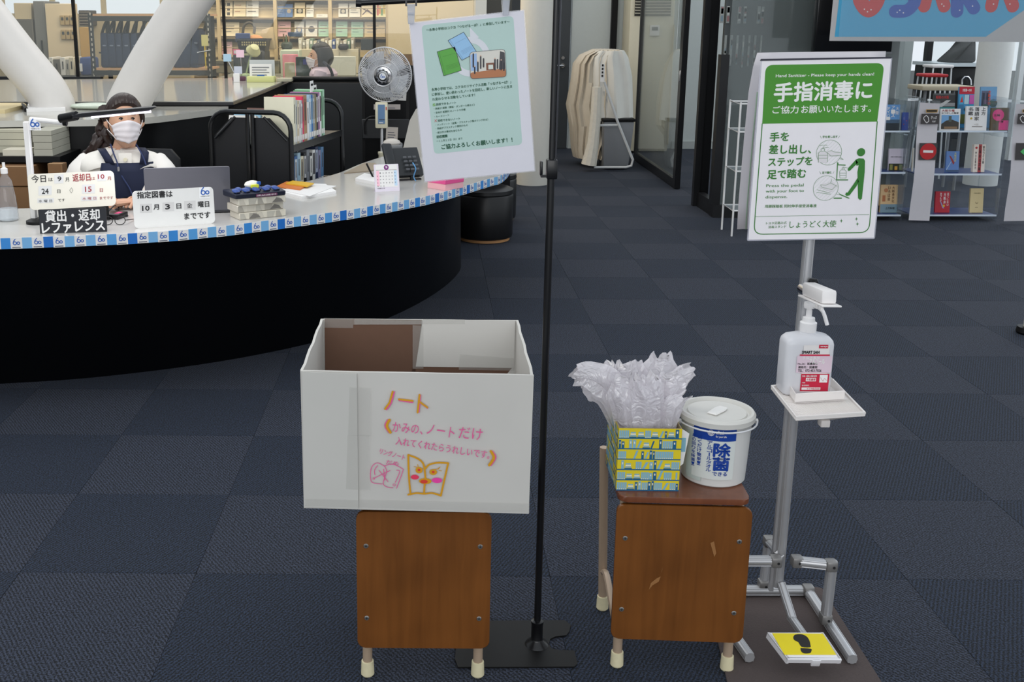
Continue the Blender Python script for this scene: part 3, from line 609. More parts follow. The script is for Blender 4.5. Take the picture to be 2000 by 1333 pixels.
MB(BLACK).box(p.x-.01, q.x+.01, 10.77, 11.15, q.z-.03, q.z, .006).fin('bin_lid', cv)
p = W(1172, 160, 10.66); q = W(1181, 125, 10.66)
mb = MB(WHITE); mb.box(p.x, q.x, 10.65, 10.66, p.z, q.z); mb.m(INK)
for k in range(4): mb.box(p.x+.01, q.x-.012, 10.646, 10.65, p.z+.05+.035*k, p.z+.07+.035*k)
mb.fin('tag_label', cv)
# white column in front of the hall and its neighbour
mb = MB(mat((222, 218, 208), .5)); mb.lathe([(.152, 0), (.152, 3)], (1.052+.06, 9.86, 0), 36); struct(mb.fin('trim_7')).name = 'column_white'
# black stools by the counter
def stool(c, label):
    t = thing('stool', label, 'stool', c, group='round black stools beside the counter')
    LE = mat((20, 20, 21), .34, spec=.5); r = .2
    MB(mat((190, 140, 92), .5)).lathe([(r-.035, .0), (r-.02, .004), (r-.02, .022)], c, 32).fin('wooden_base', t)
    MB(LE).lathe([(r-.02, .022), (r-.004, .03), (r, .05), (r, .32), (r-.006, .332)], c, 36).fin('body', t)
    MB(LE).lathe([(r-.006, .332), (r, .340), (r-.002, .365), (r-.03, .378), (r-.08, .384), (.01, .386)], c, 36).fin('seat_cushion', t)
s1 = G(955, 478); stool((s1.x-.02, s1.y+.19, 0), 'round black leather stool nearest the counter end'); s2 = W(940, 420, 8.0); stool((s2.x+.07, 8.02, 0), 'round black leather stool just behind the nearer one')
# ------------------------------------------------------------ rear counters, V columns, partition
ZL, ZU = 1.005, 1.035
rc = thing('rear_counter', 'black rear counter with two-level pale glossy top around the V-shaped columns', 'counter', (-1.9, 7.0, 0))
RT = mat((186, 184, 176), .1, no=.04, sc=60)
ln = [G(x, y, ZL) for x, y in [(-420, 246), (-150, 240), (0, 236), (164, 234), (240, 232), (308, 227.5), (420, 213.5), (446, 209)]]
lnC = catmull(ln, 4)
far = [G(x, 207, ZL) for x in (-420, 446)]
mb = MB(RT); P_ = [(p.x, p.y) for p in lnC]+[(far[1].x, far[1].y), (far[0].x, far[0].y)]
mb.prism(P_, ZL-.035, ZL, 'z'); mb.fin('lower_top', rc)
mb = MB(mat((7, 8, 10), .35, spec=.3)); 
mb.grid([[(p.x+.0, p.y+.06, z) for p in lnC] for z in (ZL-.035, 0)]); mb.fin('lower_front', rc)
un = [G(-420, 198, ZU), G(455, 198, ZU), G(512, 176, ZU), G(572, 151, ZU)]; uf = [G(572, 150.5, ZU), G(-420, 160, ZU)]
mb = MB(RT); mb.prism([(p.x, p.y) for p in un+uf], ZU-.012, ZU, 'z'); mb.fin('upper_top', rc)
mb = MB(BLACK)
Q = [V((p.x, p.y, 0)) for p in un]; nn_ = [V((0, .02, 0)), V((-.02, .02, 0)), V((-.03, .02, 0)), V((-.03, 0, 0))]
mb.grid([[(Q[i]+nn_[i]).to_tuple()[:2]+(z,) for i in range(4)] for z in (ZU-.012, .0)]); mb.fin('upper_front', rc)
e_ = MB(mat((30, 30, 32), .3)); e_.tube([(p.x, p.y-.004, ZU-.02) for p in un], .018, 6); e_.fin('edge_trim', rc)
YP = un[3].y
pt = thing('black_partition', 'black low partition wall between the counter and the office', 'partition', (W(640, 150, YP).x, YP, 0))
x0, x1 = W(572, 150, YP).x, W(706, 150, YP).x
zt = W(640, 150, YP).z
MB(mat((7, 8, 10), .45, spec=.25)).box(x0, x1, YP, YP+.06, 0, zt-.03).fin('panel', pt); MB(mat((22, 24, 26), .3)).box(x0, x1, YP-.03, YP+.12, zt-.03, zt, .004).fin('top_cap', pt)
# V columns
YV = 6.24; CW = mat((212, 208, 203), .42)
for nm, lab, path in (('slanted_column', 'white round column slanting up to the left from the rear counter', [(112, 236), (104, 205), (84, 170), (27, 100), (-50, 0), (-250, -268)]), ('slanted_column', 'white round column slanting up to the right from the rear counter', [(246, 236), (250, 205), (270, 165), (310, 95), (370, 0), (530, -250)])):
    pts = [W(x, y, YV) for x, y in path]; pts[0] = V((pts[1].x, YV, ZL+.001))
    C_ = catmull(pts, 5); rr = [.126 if i < 4 else .124 for i in range(len(C_))]
    o = MB(CW).tube(C_, rr, 32).fin(nm); o['kind'] = 'structure'; o['label'] = lab
bpy.data.objects['slanted_column'].name = 'column_slanting_left'; 
# glass wall of the office: panes between thin black mullions
YG = 9.0; zb = W(300, 150, YG).z
gx = [W(x, 100, YG).x for x in (-330, 149, 439.5, 731.5, 925)]
for i in range(4):
    struct(MB(glass((238, 240, 230), .035, .01)).box(gx[i]+.008, gx[i+1]-.008, YG, YG+.01, zb, 2.6).fin('window_%d' % (i+3)))
mb = MB(BLACK)
for x in gx[:4]: mb.box(x-.012, x+.012, YG-.01, YG+.02, zb-.2, 2.6)
struct(mb.fin('trim_8')); mb = MB(mat((34, 36, 38), .4)); mb.box(gx[0], gx[1]+.2, YG-.03, YG+.05, zb-.05, zb); mb.box(gx[0], gx[3], YG+.0, YG+.04, 0, zb-.05); struct(mb.fin('baseboard_office'))
# end wall of the office (beige) with door-like brown lower part, dark reveal
mb = MB(mat((206, 186, 148), .7)); xa = W(758, 60, 10.6).x; xb = W(924, 60, 10.6).x
mb.box(xa, xb, 10.6, 10.7, W(800, 106, 10.6).z, 3); struct(mb.fin('wall_office_side'))
mb = MB(mat((112, 84, 54), .7)); mb.box(xa, xb, 10.6, 10.7, 0, W(800, 106, 10.6).z); struct(mb.fin('trim_9'))
mb = MB(mat((224, 220, 208), .6)); mb.box(W(925, 10, 9.3).x, W(946, 10, 9.3).x, 9.0, 9.3, 0, 3); struct(mb.fin('trim_10'))
mb = MB(mat((66, 68, 68), .5)); mb.box(W(948, 10, 11).x, W(1000, 10, 11).x, 11, 11.1, 0, 3); struct(mb.fin('trim_11'))
mb = MB(mat((8, 9, 11), .45, spec=.25)); mb.box(W(708, 200, 7.6).x, W(1000, 200, 7.6).x, 7.62, 7.68, 0, W(800, 128, 7.6).z); struct(mb.fin('trim_12'))

# ------------------------------------------------------------ office display shelves
YS = 11.2; SB = mat((196, 172, 128), .6); SB2 = mat((150, 128, 92), .7)
sh = thing('display_shelving', 'beige metal brochure shelving along the office back wall', 'shelves', (W(600, 140, YS).x, YS, 0))
ups = [W(x, 60, YS).x for x in (372, 427.5, 538, 645, 757)]
for x in ups: MB(SB).box(x-.018, x+.018, YS, YS+.4, .02, 2.2).fin('upright', sh)
zsh = [W(500, y, YS).z for y in (-38, -1, 35.5, 74, 112, 150, 190)]
MB(SB2).box(ups[0], ups[-1], YS+.38, YS+.4, .02, 2.2).fin('back_panel', sh)
for i in range(4):
    a, b = ups[i]+.02, ups[i+1]-.02
    for k, z in enumerate(zsh):
        MB(mat((120, 102, 74), .6)).box(a, b, YS+.01, YS+.38, z-.012, z+.004).fin('shelf', sh)
        if k < 5:
            zt = zsh[k-1] if k else z+.36
            if k: MB(mat((206, 184, 140), .6)).hexa([(a, YS+.05, z+.005), (b, YS+.05, z+.005), (b, YS+.06, z+.005), (a, YS+.06, z+.005)], [(a, YS+.16, zt-.05), (b, YS+.16, zt-.05), (b, YS+.17, zt-.05), (a, YS+.17, zt-.05)]).fin('slanted_panel', sh)
            if k: MB(mat((150, 130, 95), .4)).tube([(a, YS+.02, z+.1), (b, YS+.02, z+.1)], .006, 6).fin('rod', sh)
LB = {'cream': (232, 214, 178), 'white': (226, 220, 206), 'blue': (84, 118, 168), 'mint': (168, 204, 178), 'pink': (222, 176, 176), 'buff': (214, 190, 146), 'green': (120, 150, 110), 'lemon': (230, 220, 170)}
def broch(x0, y0, x1, y1, lab, colr, ink=None, k=0):
    Y = YS+.035; p = W(x0, y1, Y); q = W(x1, y0, Y); lean = .3
    w = q.x-p.x; h = (q.z-p.z)/math.cos(lean)*.98; M = M4.Translation((p.x, Y, p.z+.004)) @ M4.Rotation(-lean, 4, 'X')
    t = thing('brochure', lab, 'brochure', mtx=M, group='brochures on the office display shelving')
    MB(mat(LB[colr], .5)).box(0, w, 0, .004, 0, h).fin('cover', t, local=True)
    mb = MB(mat(ink or (120, 116, 108), .6)); r_ = random.Random(int(x0*7+y0))
    if k == 0:
        for i in range(3): z = h*(.3+.2*i); mb.rect(w*.12, z, w*(.5+.38*r_.random()), z+h*.05, -.001)
    elif k == 1: mb.rect(w*.2, h*.25, w*.8, h*.62, -.001); mb.m(mat((200, 190, 170), .6)); mb.disc(w*.5, h*.42, w*.2, -.0015)
    elif k == 2:
        for i in range(3):
            for j in (0, 1): mb.rect(w*(.15+.38*j), h*(.08+.3*i), w*(.4+.38*j), h*(.27+.3*i), -.001)
    elif k == 3: mb.disc(w*.5, h*.45, w*.28, -.001)
    elif k == 4: mb.stroke([(w*.1, h*.2), (w*.5, h*.6), (w*.9, h*.25), (w*.5, h*.5), (w*.1, h*.7)], .012, -.001)
    else:
        for i, c in enumerate([(206, 80, 60), (230, 150, 60), (96, 150, 80), (220, 190, 60)]):
            mb.m(mat(c, .5)); mb.rect(w*(.1+.2*i), h*(.1+.1*(i % 2)), w*(.28+.2*i), h*(.8-.12*(i % 3)), -.001)
    mb.fin('cover_print', t, local=True)
broch(431, 2, 453, 33, 'cream brochure with a column of small black pictures, far left of the top display row', 'cream', (70, 66, 60), 2)
broch(456, 2, 479, 33, 'plain cream brochure with small printed lines, second on the top display row', 'cream', (196, 150, 120), 0)
broch(481, 2, 504, 33, 'cream-white brochure with faint lines, third on the top display row', 'white')
broch(541, 12, 556, 34, 'blue brochure on the top row left of the blue photo magazine', 'blue', (150, 170, 200), 0)
broch(557, 8, 571, 34, 'blue photo magazine with a pale figure on the top display row', 'blue', (190, 176, 160), 3)
broch(575, 5, 595, 34, 'cream brochure with a large dark photograph on the top display row', 'cream', (60, 64, 56), 1)
broch(598, 9, 612, 34, 'narrow white brochure next to the one with the dark photograph', 'white')
broch(618, 28, 640, 35, 'small white leaflet lying low on the top display row', 'white')
broch(661, 7, 679, 34, 'white brochure with a dark framed picture, top row right bay', 'white', (70, 66, 66), 1)
broch(682, 7, 703, 34, 'white brochure with grey heading, top row right bay', 'white')
broch(706, 10, 729, 34, 'cream brochure with crossed dark ribbon drawing', 'cream', (90, 60, 60), 4)
broch(734, 3, 754, 34, 'brochure with red, orange and green stripes at the right end of the shelving', 'lemon', None, 5)
broch(431, 44, 466, 71, 'wide cream folder in a wire pocket on the middle display row', 'cream')
broch(543, 42, 567, 72, 'pinkish brochure on the middle display row', 'pink')
broch(575, 42, 593, 72, 'white brochure with a dark blue block on the middle display row', 'white', (60, 80, 130), 1)
broch(597, 40, 619, 72, 'white brochure with a black portrait on the middle display row', 'white', (36, 36, 40), 3)
broch(622, 42, 644, 72, 'pale mint brochure left of the shelving post', 'mint')
broch(656, 42, 678, 72, 'pale green brochure, middle row right bay', 'mint')
broch(686, 43, 709, 73, 'bright mint green brochure, middle row right bay', 'mint', (90, 140, 110))
broch(712, 43, 752, 73, 'buff folder at the right end of the middle display row', 'buff')
broch(430, 82, 452, 108, 'pink-tinted paper pile on the lower display row', 'pink')
broch(545, 82, 566, 108, 'cream document on the lower display row', 'cream')
# left part of the office: grey cabinets, switch plates, cardboard, vent
def cab(name, lab, catg, x0, y0, x1, y1, Y, d, mt, grp=None, z0=None):
    p = W(x0, y1, Y); p.x = W(x0, y0, Y).x; q = W(x1, y0, Y); t = thing(name, lab, catg, ((p.x+q.x)/2, Y+d/2, 0 if z0 is None else z0), group=grp)
    MB(mt).box(p.x, q.x, Y, Y+d, max(.01, p.z) if z0 is None else z0, q.z, .006, 1).fin('body', t); return t, p, q
t, p, q = cab('tall_cabinet', 'grey tall cabinet at the far left of the office', 'cabinet', 64, 2, 86, 330, 11.4, .5, mat((118, 116, 110), .5)); MB(BLACK).cyl((q.x-.05, 11.38, 1.1), (q.x-.05, 11.38, 1.3), .01, n=6).fin('handle', t)
t, p, q = cab('tall_cabinet', 'dark cabinet with boxes on top beside the left slanted column', 'cabinet', 20, 38, 63, 330, 11.4, .5, mat((96, 92, 84), .5)); MB(BLACK).cyl((q.x-.05, 11.38, 1.1), (q.x-.05, 11.38, 1.3), .01, n=6).fin('handle', t)
cab('cardboard_box', 'pale cardboard box on top of the dark office cabinet', 'box', 26, 6, 60, 37, 11.45, .4, mat((206, 186, 150), .7), z0=W(30, 38, 11.4).z)[0]
t, p, q = cab('switch_panel', 'beige wall panel carrying two rows of small switch boxes', 'panel', 87, 7, 146, 330, 11.35, .08, mat((222, 200, 164), .6))
for r in range(2):
    for c in range(3):
        a = W(118+c*9.6+r*2, 49+r*28, 11.33); b = W(125.5+c*9.6+r*2, 30+r*28, 11.33)
        s_ = MB(mat((176, 150, 104), .5)).box(a.x, b.x, 11.32, 11.35, a.z, b.z, .004, 1).fin('switch_box', t); MB(mat((60, 62, 60), .3)).box(a.x+.015, b.x-.008, 11.316, 11.322, (a.z+b.z)/2, b.z-.02).fin('display', s_)
t, p, q = cab('cardboard_sheet', 'tall ochre cardboard sheet standing behind the glass', 'cardboard', 154, 53, 177, 112, 11.2, .04, mat((184, 144, 78), .8), z0=.0)
t, p, q = cab('vent_unit', 'dark louvred unit below the office windows', 'vent', 153, 20, 173, 50, 12.3, .3, mat((60, 52, 48), .6), z0=W(160, 50, 12.3).z)
for i in range(5): MB(mat((150, 136, 120), .5)).box(p.x, q.x, 12.28, 12.3, lerp(p.z, q.z, .1+.19*i), lerp(p.z, q.z, .15+.19*i)).fin('slat', t)
sb = thing('side_table', 'low dark table behind the glass holding ring binders', 'table', (W(120, 150, 10.4).x, 10.5, 0)); a = W(92, 148, 10.3); b = W(180, 146, 10.3)
MB(DGREY).box(a.x, b.x, 10.3, 10.7, a.z-.03, a.z).fin('table_top', sb)
for x in (a.x+.03, b.x-.03):
    for y in (10.33, 10.67): MB(DGREY).box(x-.015, x+.015, y-.015, y+.015, 0, a.z-.03).fin('leg', sb)
for i, (xa, xb, c) in enumerate([(97, 103, (216, 210, 200)), (105, 117, (96, 90, 80)), (119, 127, (220, 214, 204)), (129, 135, (170, 164, 152)), (136, 144, (208, 196, 170))]):
    u = W(xa, 146, 10.35); v = W(xb, 112+i % 2*4, 10.35); t = MB(mat(c, .5)); t.box(u.x, v.x, 10.35, 10.6, a.z, v.z, .004, 1); t.m(INK)
    t.box((u.x*.6+v.x*.4), (u.x*.4+v.x*.6), 10.345, 10.351, a.z+.06, v.z-.04); tag(t.fin('ring_binder'), '%s ring binder on the low dark table, %s from the left' % (['white', 'brown-grey', 'white', 'grey', 'cream'][i], ORD[i]), 'binder', 'ring binders behind the glass')
u = W(156, 143, 10.36); v = W(179, 112, 10.36)
t = thing('blue_bag', 'dark blue bag standing beside the ring binders', 'bag', (u.x, 10.5, a.z)); MB(mat((36, 62, 120), .6, no=.2, sc=20)).box(u.x, v.x, 10.36, 10.6, a.z, v.z, .025).fin('body', t); MB(WHITE).box(u.x-.01, u.x+.03, 10.34, 10.358, a.z+.04, v.z-.06).fin('paper_label', t)
# ------------------------------------------------------------ slotted-angle rack with navy bags
YR = 9.6
rk = thing('slotted_rack', 'black slotted-angle rack with wooden shelves holding navy bags', 'rack', (W(290, 150, YR).x, YR+.2, 0))
ANG = mat((34, 38, 42), .45)
ztop = W(190, 31, YR).z; zsf = W(190, 137, YR).z
XL, XR = W(180, 90, YR).x, W(408, 90, YR).x
for x, y in ((XL, YR), (XR, YR), (XL+.02, YR+.45), (XR-.05, YR+.45)):
    MB(ANG).box(x-.022, x+.022, y, y+.004, .01, ztop+.02).box(x-.022, x-.018, y, y+.04, .01, ztop+.02).fin('post', rk)
hl = MB(mat((206, 196, 180), .5))
for x in (XL, XR):
    for i in range(14): z = zsf-.1+i*.045; hl.box(x-.005, x+.005, YR-.0015, YR-.0005, z, z+.024)
hl.fin('slots', rk, kind='stuff')
for z in (ztop, zsf):
    MB(ANG).box(XL, XR, YR-.004, YR, z-.045, z-.002).fin('beam', rk); MB(mat((206, 158, 116), .6)).box(XL, XR, YR, YR+.47, z, z+.018).fin('shelf_board', rk)
MB(ANG).cyl((XL, YR+.2, zsf+.15), (XL+.12, YR+.2, zsf+.13), .008, n=6).fin('hook', rk)
NV = mat((38, 54, 84), .7, no=.15, sc=26, bump=.3)
def bag(x0, x1, ytop, yb, lab, lean=0.):
    p = W(x0, yb, YR+.05); q = W(x1, ytop, YR+.05); w = q.x-p.x; h = q.z-p.z; z0 = zsf+.018
    t = thing('navy_bag', lab, 'bag', mtx=M4.Translation((p.x+w/2, YR+.22, z0)) @ M4.Rotation(lean, 4, 'Y'), group='navy bags on the slotted rack')
    MB(NV).hexa([(-w/2, -.16, 0), (w/2, -.16, 0), (w/2, .16, 0), (-w/2, .16, 0)], [(-w*.4, -.15, h), (w*.4, -.15, h), (w*.4, .15, h), (-w*.4, .15, h)], min(.022, w*.3), 2).fin('body', t, local=True)
    mb = MB(mat((24, 30, 42), .7)); hw_ = w*.36
    mb.tube(catmull([(-hw_, -.1, h-.02), (-hw_*.7+.02, -.08, h+.07), (.03, -.03, h+.13), (hw_+.03, .02, h+.1), (hw_, .06, h-.02)], 4), .014, 6); mb.fin('handle', t, local=True)
    MB(mat((120, 130, 150), .5)).box(-w*.1, w*.25, -.163, -.160, h*.62, h*.66).fin('emblem_print', t, local=True)
for i, (a, b) in enumerate([(196, 209), (209, 224), (224.5, 237), (238, 253), (255, 268), (270, 284), (286, 300)]):
    bag(a, b, 68 if i < 5 else 72, 136, 'navy bag on the slotted rack, %s from the left' % ORD[i] if i < 5 else 'navy bag half hidden behind the right slanted column, %s of the left-hand bags' % ORD[i], 0)
for i, (a, b) in enumerate([(336, 352), (352, 368), (369, 384)]):
    bag(a, b, 62, 139, ['navy bag leaning just right of the slanted column', 'navy bag leaning in the middle of the right-hand three', 'navy bag leaning at the right post of the rack'][i], .10)
hp = thing('hanging_tags', 'yellow and white tag strip hanging at the right post of the rack', 'tag', W(399, 70, YR-.03)); p = W(394, 90, YR-.03); q = W(406, 68, YR-.03)
MB(mat((226, 212, 140), .6)).box(p.x, q.x, YR-.035, YR-.03, p.z, q.z).fin('tag_plate', hp); MB(mat((214, 180, 40), .5)).cyl((p.x+.025, YR-.03, p.z), (p.x+.03, YR-.03, p.z-.2), .006, n=6).fin('cord', hp)
MB(CHROME).cyl(W(385, 103, YR-.04), W(412, 98, YR-.04), .006, n=6).fin('hook_bar', hp)

# ------------------------------------------------------------ office desk things behind the upper counter
YD = 10.08; zd = W(600, 128, YD).z-.06
a_d = 1
dk = thing('office_desk', 'row of office desks behind the glass wall', 'desk', (W(600, 130, YD).x, YD+.3, 0))
a = W(415, 120, YD-.3).x; b = W(735, 120, YD-.3).x; zd = .74+.0
zd = W(600, 153, YD-.2).z; MB(mat((150, 146, 132), .5)).box(a, b, YD-.32, YD+.9, zd-.03, zd).fin('desk_top', dk)
MB(mat((120, 116, 100), .5)).box(a, b, YD-.15, YD-.12, 0, zd-.03).fin('modesty_panel', dk)
for x in (a+.05, b-.05): MB(DGREY).box(x-.02, x+.02, YD+.8, YD+.85, 0, zd-.03).fin('leg', dk)
def obox(name, lab, catg, x0, y0, x1, y1, Y, d, c, bev=.006, grp=None, floor_=False, r=.5):
    p = W(x0, y1, Y); q = W(x1, y0, Y); mb = MB(mat(c, r)); zz = zd if floor_ else p.z
    mb.box(p.x, q.x, Y, Y+d, zd if p.z < zd+.14 else p.z, q.z, bev, 1)
    return mb, p, q
def osingle(name, lab, catg, *a, extra=None, grp=None, **k):
    mb, p, q = obox(name, lab, catg, *a, **k)
    if extra: extra(mb, p, q, a[4])
    return tag(mb.fin(name), lab, catg, grp)
# low cabinet row the items stand on
osingle('low_cabinet', 'long beige-grey low cabinet behind the desks carrying files', 'cabinet', 548, 96, 700, 152, 10.75, .35, (196, 186, 160), extra=lambda mb, p, q, Y: (mb.m(mat((160, 150, 128), .5)), [mb.box(lerp(p.x, q.x, t), lerp(p.x, q.x, t)+.006, Y-.003, Y, p.z, q.z-.03) for t in (.25, .5, .75)]))
osingle('low_cabinet', 'olive-grey low cabinet behind the desk lamp', 'cabinet', 412, 119, 545, 152, 10.75, .35, (138, 130, 104), extra=lambda mb, p, q, Y: (mb.m(mat((100, 96, 80), .5)), mb.box(p.x, q.x, Y-.01, Y, q.z-.03, q.z)))
cols = [(196, 190, 172), (150, 146, 130), (210, 204, 186), (120, 140, 120), (186, 176, 150), (98, 104, 110), (204, 196, 170), (164, 150, 130), (222, 216, 196), (60, 80, 130), (190, 184, 160), (140, 130, 112), (206, 198, 178), (90, 120, 90), (170, 160, 140)]
for i in range(15):
    x = 583+i*7.3
    if x > 690: break
    osingle('file_box', 'upright file in the row behind the seated office worker, %s from the left' % ORD[i], 'file', x, 74+(i*5 % 7), x+6.3, 97, 10.8, .25, cols[i], grp='files on the low office cabinet', extra=lambda mb, p, q, Y: (mb.m(mat((230, 226, 214), .5)), mb.box(p.x+.008, q.x-.008, Y-.002, Y+.001, lerp(p.z, q.z, .5), lerp(p.z, q.z, .8))))
bk = thing('plastic_basket', 'black plastic basket piled with things on the office cabinet', 'basket', W(490, 105, 10.3))
p = W(463, 103, 10.2); q = W(520, 76, 10.2)
MB(mat((22, 26, 36), .4)).hexa([(p.x+.02, 10.2, p.z), (q.x-.02, 10.2, p.z), (q.x-.02, 10.5, p.z), (p.x+.02, 10.5, p.z)], [(p.x, 10.18, q.z), (q.x, 10.18, q.z), (q.x, 10.52, q.z), (p.x, 10.52, q.z)], .01).fin('body', bk)
mb = MB(mat((196, 180, 130), .5))
for i in range(11):
    for j in range(2): mb.box(p.x+.05+i*.022, p.x+.062+i*.022, 10.176, 10.18, q.z-.04-.022*j, q.z-.026-.022*j)
mb.fin('holes', bk, kind='stuff')
MB(mat((40, 44, 60), .4)).box(p.x-.01, q.x+.01, 10.17, 10.53, q.z-.015, q.z).fin('rim', bk)
osingle('machine', 'dark office machine under the black basket', 'machine', 455, 98, 516, 124, 10.15, .4, (34, 38, 46), bev=.02, extra=lambda mb, p, q, Y: (mb.m(mat((180, 180, 140), .5)), mb.box(p.x+.08, q.x-.15, Y-.01, Y, q.z-.05, q.z-.03)))
osingle('blue_folder', 'blue folder leaning above the black basket', 'folder', 460, 65, 488, 82, 10.4, .03, (44, 66, 120))
pb = thing('paper_bag', 'brown paper bag with black handle and papers beside the basket', 'bag', W(520, 90, 10.5)); p = W(505, 96, 10.5); q = W(536, 52, 10.5)
MB(mat((188, 166, 130), .7, no=.2, sc=14, bump=.5)).hexa([(p.x, 10.5, p.z), (q.x, 10.5, p.z), (q.x, 10.65, p.z), (p.x, 10.65, p.z)], [(p.x+.03, 10.52, q.z-.03), (q.x-.02, 10.52, q.z), (q.x-.02, 10.6, q.z), (p.x+.03, 10.6, q.z-.05)], .01).fin('body', pb)
MB(mat((200, 140, 90), .6)).ball((p.x-.02, 10.45, q.z-.12), .06, 10, 1.3, .8, .7).fin('crumpled_wrap', pb); MB(mat((70, 60, 46), .6)).tube(catmull([W(474, 68, 10.5), W(477, 50, 10.5), W(488, 44, 10.5), W(497, 52, 10.5), W(496, 66, 10.5)], 4), .015, 6).fin('handle', pb)
dl = thing('desk_lamp', 'pale green desk lamp with round head and bent arm', 'lamp', W(478, 134, 9.95)); GL = mat((176, 196, 156), .4)
MB(GL).lathe([(.07, 0), (.07, .02), (.02, .035)], (W(480, 137, 10.1).x, 10.1, zd), 16).fin('base', dl); MB(GL).tube([(W(480, 137, 10.1).x, 10.1, zd+.02), W(487, 117, 10.05), W(492, 104, 10.0)], .008, 8).fin('arm', dl)
M_ = M4.Translation(W(496, 96, 9.97)) @ M4.Rotation(.5, 4, 'Y') @ M4.Rotation(.6, 4, 'X'); MB(mat((196, 196, 150), .4), M_).lathe([(.065, -.04), (.07, -.02), (.04, .03), (.01, .04)], (0, 0, 0), 20).fin('lamp_head', dl)
ps = thing('pink_sign', 'small white card with pink border on a stand in the office', 'sign', W(462, 103, 9.8)); p = W(455, 107, 9.8); q = W(468, 96, 9.8)
MB(mat((226, 80, 120), .5)).box(p.x, q.x, 9.8, 9.81, p.z, q.z).fin('border', ps); MB(WHITE).box(p.x+.01, q.x-.01, 9.796, 9.8, p.z+.01, q.z-.012).fin('card', ps); MB(DGREY).cyl((p.x+.05, 9.81, zd), (p.x+.04, 9.81, p.z), .006, n=6).fin('post', ps)
osingle('pink_file', 'pink sheet pinned on the tray unit left of the office worker', 'paper', 552, 106, 582, 126, 10.1, .01, (222, 140, 150))
osingle('paper_tray', 'pale green tray unit behind the pink sheet', 'tray', 548, 98, 584, 128, 10.12, .25, (196, 204, 180))
osingle('monitor', 'dark monitor in front of the seated office worker', 'monitor', 578, 111, 606, 149, 9.75, .04, (24, 50, 48), extra=lambda mb, p, q, Y: (mb.m(mat((56, 66, 130), .3)), mb.box((p.x+q.x)/2, q.x-.01, Y-.003, Y, lerp(p.z, q.z, .6), q.z-.02)))
osingle('clip_board', 'beige board with punched handle leaning left of the monitor', 'board', 556, 122, 576, 148, 9.85, .02, (176, 170, 140))
osingle('whiteboard_panel', 'blank pale grey panel right of the office worker', 'panel', 647, 110, 695, 140, 10.3, .03, (196, 196, 184))
osingle('black_holder', 'black magazine holder on the low cabinet behind the lilac blouse', 'holder', 705, 76, 729, 98, 10.78, .25, (26, 32, 34))
osingle('telephone', 'black telephone handset resting on the low office cabinet', 'telephone', 660, 86, 680, 98, 10.7, .1, (24, 24, 28), bev=.02)
osingle('blue_tray', 'dark blue tray of papers on top of the file row', 'tray', 562, 63, 587, 72, 10.9, .2, (36, 60, 90))
for i, (x, c) in enumerate([(553, (110, 90, 60)), (558, (90, 110, 80)), (563, (150, 120, 90))]):
    osingle('pencil', '%s pencil in the cup by the green tray' % ['brown', 'green', 'tan'][i], 'pencil', x, 66+i*2, x+2, 90, 10.7, .01, c, bev=0, grp='pencils in the office')
osingle('pen_cup', 'dark cup holding pencils left of the file row', 'cup', 549, 82, 569, 98, 10.68, .12, (60, 70, 60), bev=.02)
# on the upper counter: clear document stand in a yellow-green box and memo clips
p = W(482, 160, 8.0); zc = ZU+.0
g0 = G(482, 161, ZU); g1 = G(535, 161, ZU); Yc = g0.y
db = thing('leaflet_box', 'yellow-green box holding a clear stand with a white notice', 'box', (g0.x, Yc, ZU)); w_ = g1.x-g0.x
MB(mat((206, 208, 140), .5)).box(g0.x, g1.x, Yc, Yc+.14, ZU, ZU+.046, .003).fin('body', db)
q = W(487, 117, Yc+.1); r = W(536, 117, Yc+.1); MB(mat((196, 200, 198), .3)).box(q.x, r.x, Yc+.1, Yc+.105, ZU+.046, q.z).fin('clear_stand', db)
q = W(487, 125, Yc+.07); r = W(531, 150, Yc+.07); pn = MB(WHITE).box(q.x, r.x, Yc+.07, Yc+.074, ZU+.046, q.z).fin('notice', db)
mb = MB(mat((110, 112, 120), .6))
for i in range(4): z = q.z-.03-.02*i; mb.rect(q.x+.02, z, r.x-.02-.02*(i % 2), z+.006, Yc+.068)
mb.m(BLUE); mb.rect((q.x*2+r.x)/3, ZU+.046, (q.x+2*r.x)/3, ZU+.055, Yc+.0675); mb.fin('lettering', pn)
for i, (xb, xt, yt, c, lab) in enumerate([(461, 441, 108, (170, 200, 220), 'pale blue'), (472, 466, 100, (236, 200, 215), 'pinkish'), (470, 462, 132, (200, 205, 220), 'grey')]):
    b_ = G(xb, 158, ZU); t = thing('memo_clip', '%s memo clip holding a card on the upper rear counter' % lab, 'memo clip', b_, group='memo clips on the rear counter')
    MB(mat((96, 60, 80), .5)).box(b_.x-.03, b_.x+.03, b_.y-.0, b_.y+.04, ZU, ZU+.035, .006).fin('base', t); tp = W(xt+3, yt+10, b_.y)
    MB(CHROME).cyl((b_.x, b_.y+.02, ZU+.03), (tp.x, b_.y+.02, tp.z), .004, n=6).fin('wire', t); MB(mat(c, .5)).box(tp.x-.035, tp.x+.03, b_.y+.016, b_.y+.02, tp.z-.01, tp.z+.05).fin('card', t)
q = G(456, 161, ZU); tag(MB(WHITE).box(q.x, q.x+.05, q.y, q.y+.01, ZU, ZU+.07, .002, 1).fin('price_card'), 'small white folded card standing left of the yellow-green box', 'card')
q = G(540, 160, ZU); tag(MB(mat((176, 172, 150), .6)).box(q.x, q.x+.12, q.y-.0, q.y+.1, ZU, ZU+.025, .003, 1).fin('paper_stack'), 'small pile of papers right of the yellow-green box', 'paper')
